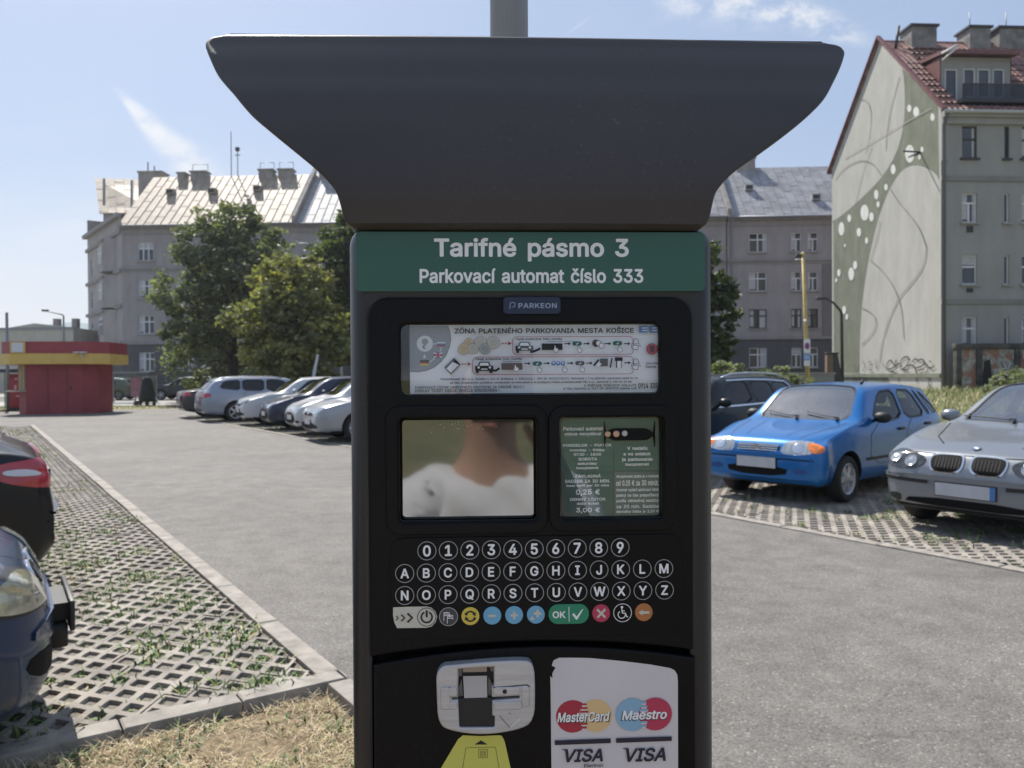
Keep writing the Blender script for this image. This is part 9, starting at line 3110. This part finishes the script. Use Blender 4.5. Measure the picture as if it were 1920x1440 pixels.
# advertising stand by the street, right of the kiosk
p = gnd(276, 760)
T = thing('parasol', 'closed dark parasol in its cover by the street, right of the red kiosk', 'parasol', (p.x, p.y, 0))
mb = MB(); mb.lathe([(.0, 1.52), (.20, 1.5), (.26, 1.3), (.34, .8), (.42, .35), (.40, .24), (.0, .24)], mat('cover_black', (.02, .024, .026), .8, var=.3, vscale=5), 14); mb.build('cover', T)
mb = MB(); mb.tube([(0, 0, 0), (0, 0, 1.56)], .03, M_GUT, 8); mb.build('pole', T)
mb = MB()
for a in range(4):
    t = a * math.pi / 2 + .4
    mb.box((math.cos(t) * .34 - .07, math.sin(t) * .34 - .07, 0), (math.cos(t) * .34 + .07, math.sin(t) * .34 + .07, .22), M_DKV, None, .02)
mb.box((-.45, -.08, .18), (.45, .08, .26), M_DKV); mb.box((-.08, -.45, .18), (.08, .45, .26), M_DKV)
mb.build('base', T)
mb = MB(); mb.lathe([(0, 0), (.19, .02), (.23, .15), (.12, .28), (0, .3)], mat('bag_black', (.015, .015, .017), .35), 12); o = mb.build('sack'); o.location = (p.x - .5, p.y, 0); tag(o, 'small dark sack lying at the left of the closed parasol', 'bag')

# bus shelter strip behind
p = at(252, 700, 46.5)
T = thing('bus_shelter', 'flat-roofed bus shelter with pink poster on the pavement right of the kiosk', 'bus shelter', (p.x, 46.5, 0))
mb = MB(); mb.box((-1.6, -.6, 1.72), (1.15, .6, 1.82), mat('shelter_roof', (.20, .21, .20), .5)); mb.build('roof', T)
for xx in (-1.5, -.2, 1.05):
    mb = MB(); mb.box((xx - .03, .5, 0), (xx + .03, .56, 1.72), M_GUT); mb.build('post', T)
mb = MB(); mb.box((-1.5, .52, .3), (1.05, .54, 1.6), glass('shelter_glass', (.62, .68, .66), 1.5)); mb.build('pane', T)
mb = MB(); mb.box((-.45, .47, .35), (.15, .515, 1.45), mat('poster_pink', (.36, .16, .20), .5, var=.3, vscale=3)); mb.build('poster', T)

# feather flag
p = at(590, 712, 36)
T = thing('feather_flag', 'slim white feather flag rising behind the white parked car', 'flag', (p.x, 36, 0))
mb = MB(); h = at(597, 664, 36).z
mb.tube([(-.16, 0, 0), (-.10, 0, h * .6), (.12, 0, h)], .018, M_FWHT, 6); mb.build('pole', T)
mb = MB(); mb.add([(-.13, .02, h * .48), (-.02, .02, h * .5), (.08, .02, h * .75), (.20, .02, h * .99), (.11, .02, h), (-.08, .02, h * .7), (-.13, .04, h * .48), (-.02, .04, h * .5), (.08, .04, h * .75), (.20, .04, h * .99), (.11, .04, h), (-.08, .04, h * .7)],
                  [(0, 1, 2, 3, 4, 5), (11, 10, 9, 8, 7, 6)] + [(i, i + 6, (i + 1) % 6 + 6, (i + 1) % 6) for i in range(6)], mat('flag_white', (.55, .58, .64), .7)); mb.build('cloth', T)
# street lamp arm showing between the trees
Ya = 52
a_ = at(640, 700, Ya)
T = thing('street_lamp', 'pale street lamp reaching out between the dark tree and the green tree', 'street lamp', (a_.x, Ya, 0))
q1 = at(600, 473, Ya) - a_; q0 = at(574, 459, Ya) - a_
mb = MB(); mb.tube([(0, 0, 0), (0, 0, q1.z - .6 + a_.z), (-.4, 0, q1.z - .25 + a_.z), (q1.x, 0, q1.z + a_.z), (q0.x, 0, q0.z + a_.z)], [.1, .075, .065, .05, .045], mat('lamp_pale', (.42, .42, .40), .5), 8); mb.build('pole', T)
mb = MB(); mb.box((q0.x - .5, -.15, q0.z + a_.z - .05), (q0.x + .15, .15, q0.z + a_.z + .12), mat('lamp_pale', (.42, .42, .40), .5), None, .05); mb.build('lamp_head', T)

# ================================================================== the person taking the picture (seen only as a reflection in the machine's display)
def skin_mesh(name, joints, bones, root, m, parent, sub=2):
    """continuous surface grown round a skeleton: joints name -> (position, radius)"""
    names = list(joints)
    me = bpy.data.meshes.new(name)
    me.from_pydata([joints[k][0] for k in names], [(names.index(a), names.index(b)) for a, b in bones], [])
    o = bpy.data.objects.new(name, me); COL.objects.link(o)
    md = o.modifiers.new('skin', 'SKIN'); md.use_smooth_shade = True
    sv = me.skin_vertices[0].data if me.skin_vertices else None
    for i, k in enumerate(names):
        r_ = joints[k][1]
        if sv:
            sv[i].radius = r_ if isinstance(r_, tuple) else (r_, r_)
            sv[i].use_root = (k == root)
    s = o.modifiers.new('sub', 'SUBSURF'); s.levels = sub; s.render_levels = sub
    dg = bpy.context.evaluated_depsgraph_get()
    new = bpy.data.meshes.new_from_object(o.evaluated_get(dg))
    bpy.data.objects.remove(o); bpy.data.meshes.remove(me)
    new.name = name; new.materials.clear(); new.materials.append(m)
    for p in new.polygons:
        p.use_smooth = True
    if name == 'tshirt':      # soft folds hanging from the shoulders
        for v in new.vertices:
            c = v.co
            f = .007 * math.sin(c.x * 46 + 9 * c.z + 3 * math.sin(c.z * 14)) + .005 * math.sin(c.x * 23 - c.z * 31)
            v.co = c + v.normal * f
    q = bpy.data.objects.new(name, new); COL.objects.link(q); q.parent = parent
    return q


def photographer():
    T = thing('person', 'person in white t-shirt raising a phone, mirrored in the machine display', 'person', (.05, -.40, -.085))
    M_SK = mat('skin', (.50, .30, .21), .55); M_SH = mat('white_tshirt', (.78, .78, .80), .85, var=.04, vscale=6, bump=.25, bscale=9); M_JE = mat('jeans', (.05, .07, .12), .85); M_HR = mat('hair', (.035, .022, .015), .6)
    J = {'pel': ((0, 0, .86), (.13, .10)), 'sp': ((0, .01, 1.02), (.115, .085)), 'ch': ((0, 0, 1.20), (.145, .095)), 'nk0': ((0, 0, 1.34), (.07, .06)), 'nk': ((0, .015, 1.41), (.050, .052)), 'hd0': ((0, .04, 1.475), (.062, .075)), 'hd': ((0, .025, 1.55), (.073, .092)), 'hd2': ((0, .01, 1.62), (.062, .075))}
    B = [('pel', 'sp'), ('sp', 'ch'), ('ch', 'nk0'), ('nk0', 'nk'), ('nk', 'hd0'), ('hd0', 'hd'), ('hd', 'hd2')]
    for s, n in ((-1, 'l'), (1, 'r')):
        J.update({'sh' + n: ((s * .165, -.005, 1.315), .052), 'ua' + n: ((s * .22, .03 if s > 0 else -.02, 1.18), .044), 'el' + n: ((.25, .10, 1.07) if s > 0 else (-.25, -.03, 1.02), .038), 'fa' + n: ((.185, .20, 1.23) if s > 0 else (-.26, .02, .90), .034), 'wr' + n: ((.115, .275, 1.40) if s > 0 else (-.255, .07, .78), .024), 'pm' + n: ((.088, .305, 1.462) if s > 0 else (-.25, .085, .715), (.032, .015)),
                  'hp' + n: ((s * .09, 0, .80), .085), 'kn' + n: ((s * .10, .015, .47), .055), 'an' + n: ((s * .10, -.01, .10), .036), 'to' + n: ((s * .11, .13, .045), .035)})
        B += [('nk0', 'sh' + n), ('sh' + n, 'ua' + n), ('ua' + n, 'el' + n), ('el' + n, 'fa' + n), ('fa' + n, 'wr' + n), ('wr' + n, 'pm' + n), ('pel', 'hp' + n), ('hp' + n, 'kn' + n), ('kn' + n, 'an' + n), ('an' + n, 'to' + n)]
        # five fingers closing round the phone's edge
        for f, (dz, ln, dx) in enumerate(((.030, .030, .0), (.018, .036, .0), (.002, .038, .0), (-.014, .032, .0))):
            a, b_, c_ = 'f%d1%s' % (f, n), 'f%d2%s' % (f, n), 'f%d3%s' % (f, n)
            if s < 0:
                q = (-.25, .065 + f * .017, .665)
                J[a] = (q, .0095); J[b_] = ((q[0] + .006, q[1] + .004, q[2] - ln), .0085); J[c_] = ((q[0] + .020, q[1] + .004, q[2] - ln * 1.7), .0075)
                B += [('pm' + n, a), (a, b_), (b_, c_)]
                continue
            J[a] = ((s * .098, .335, 1.482 + dz), .0095); J[b_] = ((s * .094, .335 + ln * .8, 1.488 + dz), .0085); J[c_] = ((s * .068, .341 + ln * .8, 1.490 + dz), .0075)
            B += [('pm' + n, a), (a, b_), (b_, c_)]
        if s < 0:
            J['t1' + n] = ((-.235, .12, .70), .011); J['t2' + n] = ((-.225, .138, .668), .0095); J['t3' + n] = ((-.218, .142, .64), .008)
        else:
            J['t1' + n] = ((s * .068, .315, 1.455), .011); J['t2' + n] = ((s * .055, .330, 1.475), .0095); J['t3' + n] = ((s * .045, .338, 1.492), .008)
        B += [('pm' + n, 't1' + n), ('t1' + n, 't2' + n), ('t2' + n, 't3' + n)]
    body = skin_mesh('body', J, B, 'pel', M_SK, T)
    S = {'b': ((0, 0, .80), (.165, .12)), 'w': ((0, .01, 1.0), (.145, .105)), 'c': ((0, 0, 1.19), (.172, .115)), 't': ((0, -.005, 1.325), (.105, .075))}
    SB = [('b', 'w'), ('w', 'c'), ('c', 't')]
    for s, n in ((-1, 'l'), (1, 'r')):
        S['s' + n] = ((s * .17, -.005, 1.315), .070); S['e' + n] = ((s * .225, .05, 1.175), .068)
        SB += [('t', 's' + n), ('s' + n, 'e' + n)]
    skin_mesh('tshirt', S, SB, 'b', M_SH, T, 4)
    L = {'p': ((0, 0, .86), (.15, .115))}
    LB = []
    for s, n in ((-1, 'l'), (1, 'r')):
        L['h' + n] = ((s * .09, 0, .78), .10); L['k' + n] = ((s * .10, .015, .47), .072); L['a' + n] = ((s * .10, -.01, .10), .06)
        LB += [('p', 'h' + n), ('h' + n, 'k' + n), ('k' + n, 'a' + n)]
    skin_mesh('trousers', L, LB, 'p', M_JE, T)
    # hair cap, face
    mb = MB(); b = bmesh.new(); bmesh.ops.create_uvsphere(b, u_segments=20, v_segments=14, radius=1)
    for v in b.verts:
        q = v.co
        cut = q.y > .25 and q.z < .45
        v.co = Vector((q.x * .088, -.008 + q.y * (.108 if not cut else .05), 1.585 + q.z * (.105 if q.z > 0 else .13)))
    mb.bm(b, M_HR, None, True); mb.build('hair', T)
    mb = MB()
    for s in (-1, 1):
        b = bmesh.new(); bmesh.ops.create_uvsphere(b, u_segments=10, v_segments=8, radius=.013); mb.bm(b, M_WHT, Matrix.Translation((s * .032, .104, 1.545)), True)
        b = bmesh.new(); bmesh.ops.create_uvsphere(b, u_segments=8, v_segments=6, radius=.0065); mb.bm(b, M_INK, Matrix.Translation((s * .032, .1145, 1.545)), True)
    mb.build('eyes', body)
    mb = MB(); mb.tube([(0, .108, 1.555), (0, .126, 1.515), (0, .112, 1.505)], [.008, .013, .008], M_SK, 8); mb.build('nose', body)
    mb = MB(); mb.tube([(-.024, .098, 1.478), (0, .108, 1.476), (.024, .098, 1.478)], [.003, .0065, .003], mat('lips', (.38, .14, .12), .5), 8); mb.build('mouth', body)
    for s in (-1, 1):
        mb = MB(); b = bmesh.new(); bmesh.ops.create_uvsphere(b, u_segments=10, v_segments=8, radius=1)
        for v in b.verts:
            v.co = Vector((s * .082 + v.co.x * .010, .012 + v.co.y * .018, 1.535 + v.co.z * .030))
        mb.bm(b, M_SK, None, True); mb.build('ear', body)
    for s in (-1, 1):
        mb = MB(); mb.box((s * .105 - .045, -.09, 0), (s * .105 + .045, .18, .09), mat('shoe_grey', (.2, .2, .21), .7), None, .03); mb.build('shoe', T)
    mb = MB(); mb.box((-.042, .362, 1.462), (.122 - .05, .370, 1.618 - .03), mat('phone_black', (.02, .02, .022), .25), None, .004)
    P_ = mb.build('phone'); P_.location = (.035, -.40, -.05); tag(P_, 'black phone held up in the right hand of the person in white', 'phone')


photographer()


# ================================================================== the hazy summer air
mb = MB(); hz = bpy.data.materials.new('hazy_air'); hz.use_nodes = True
t = hz.node_tree; t.nodes.clear()
o_ = nd(t, 'ShaderNodeOutputMaterial'); pv = nd(t, 'ShaderNodeVolumePrincipled')
pv.inputs['Color'].default_value = (.93, .95, 1, 1); pv.inputs['Density'].default_value = .0004; pv.inputs['Anisotropy'].default_value = .7
t.links.new(pv.outputs[0], o_.inputs['Volume'])
mb.box((-720, -270, -1.1), (720, 1070, 60), hz)
struct(mb.build('haze'), 'stuff')
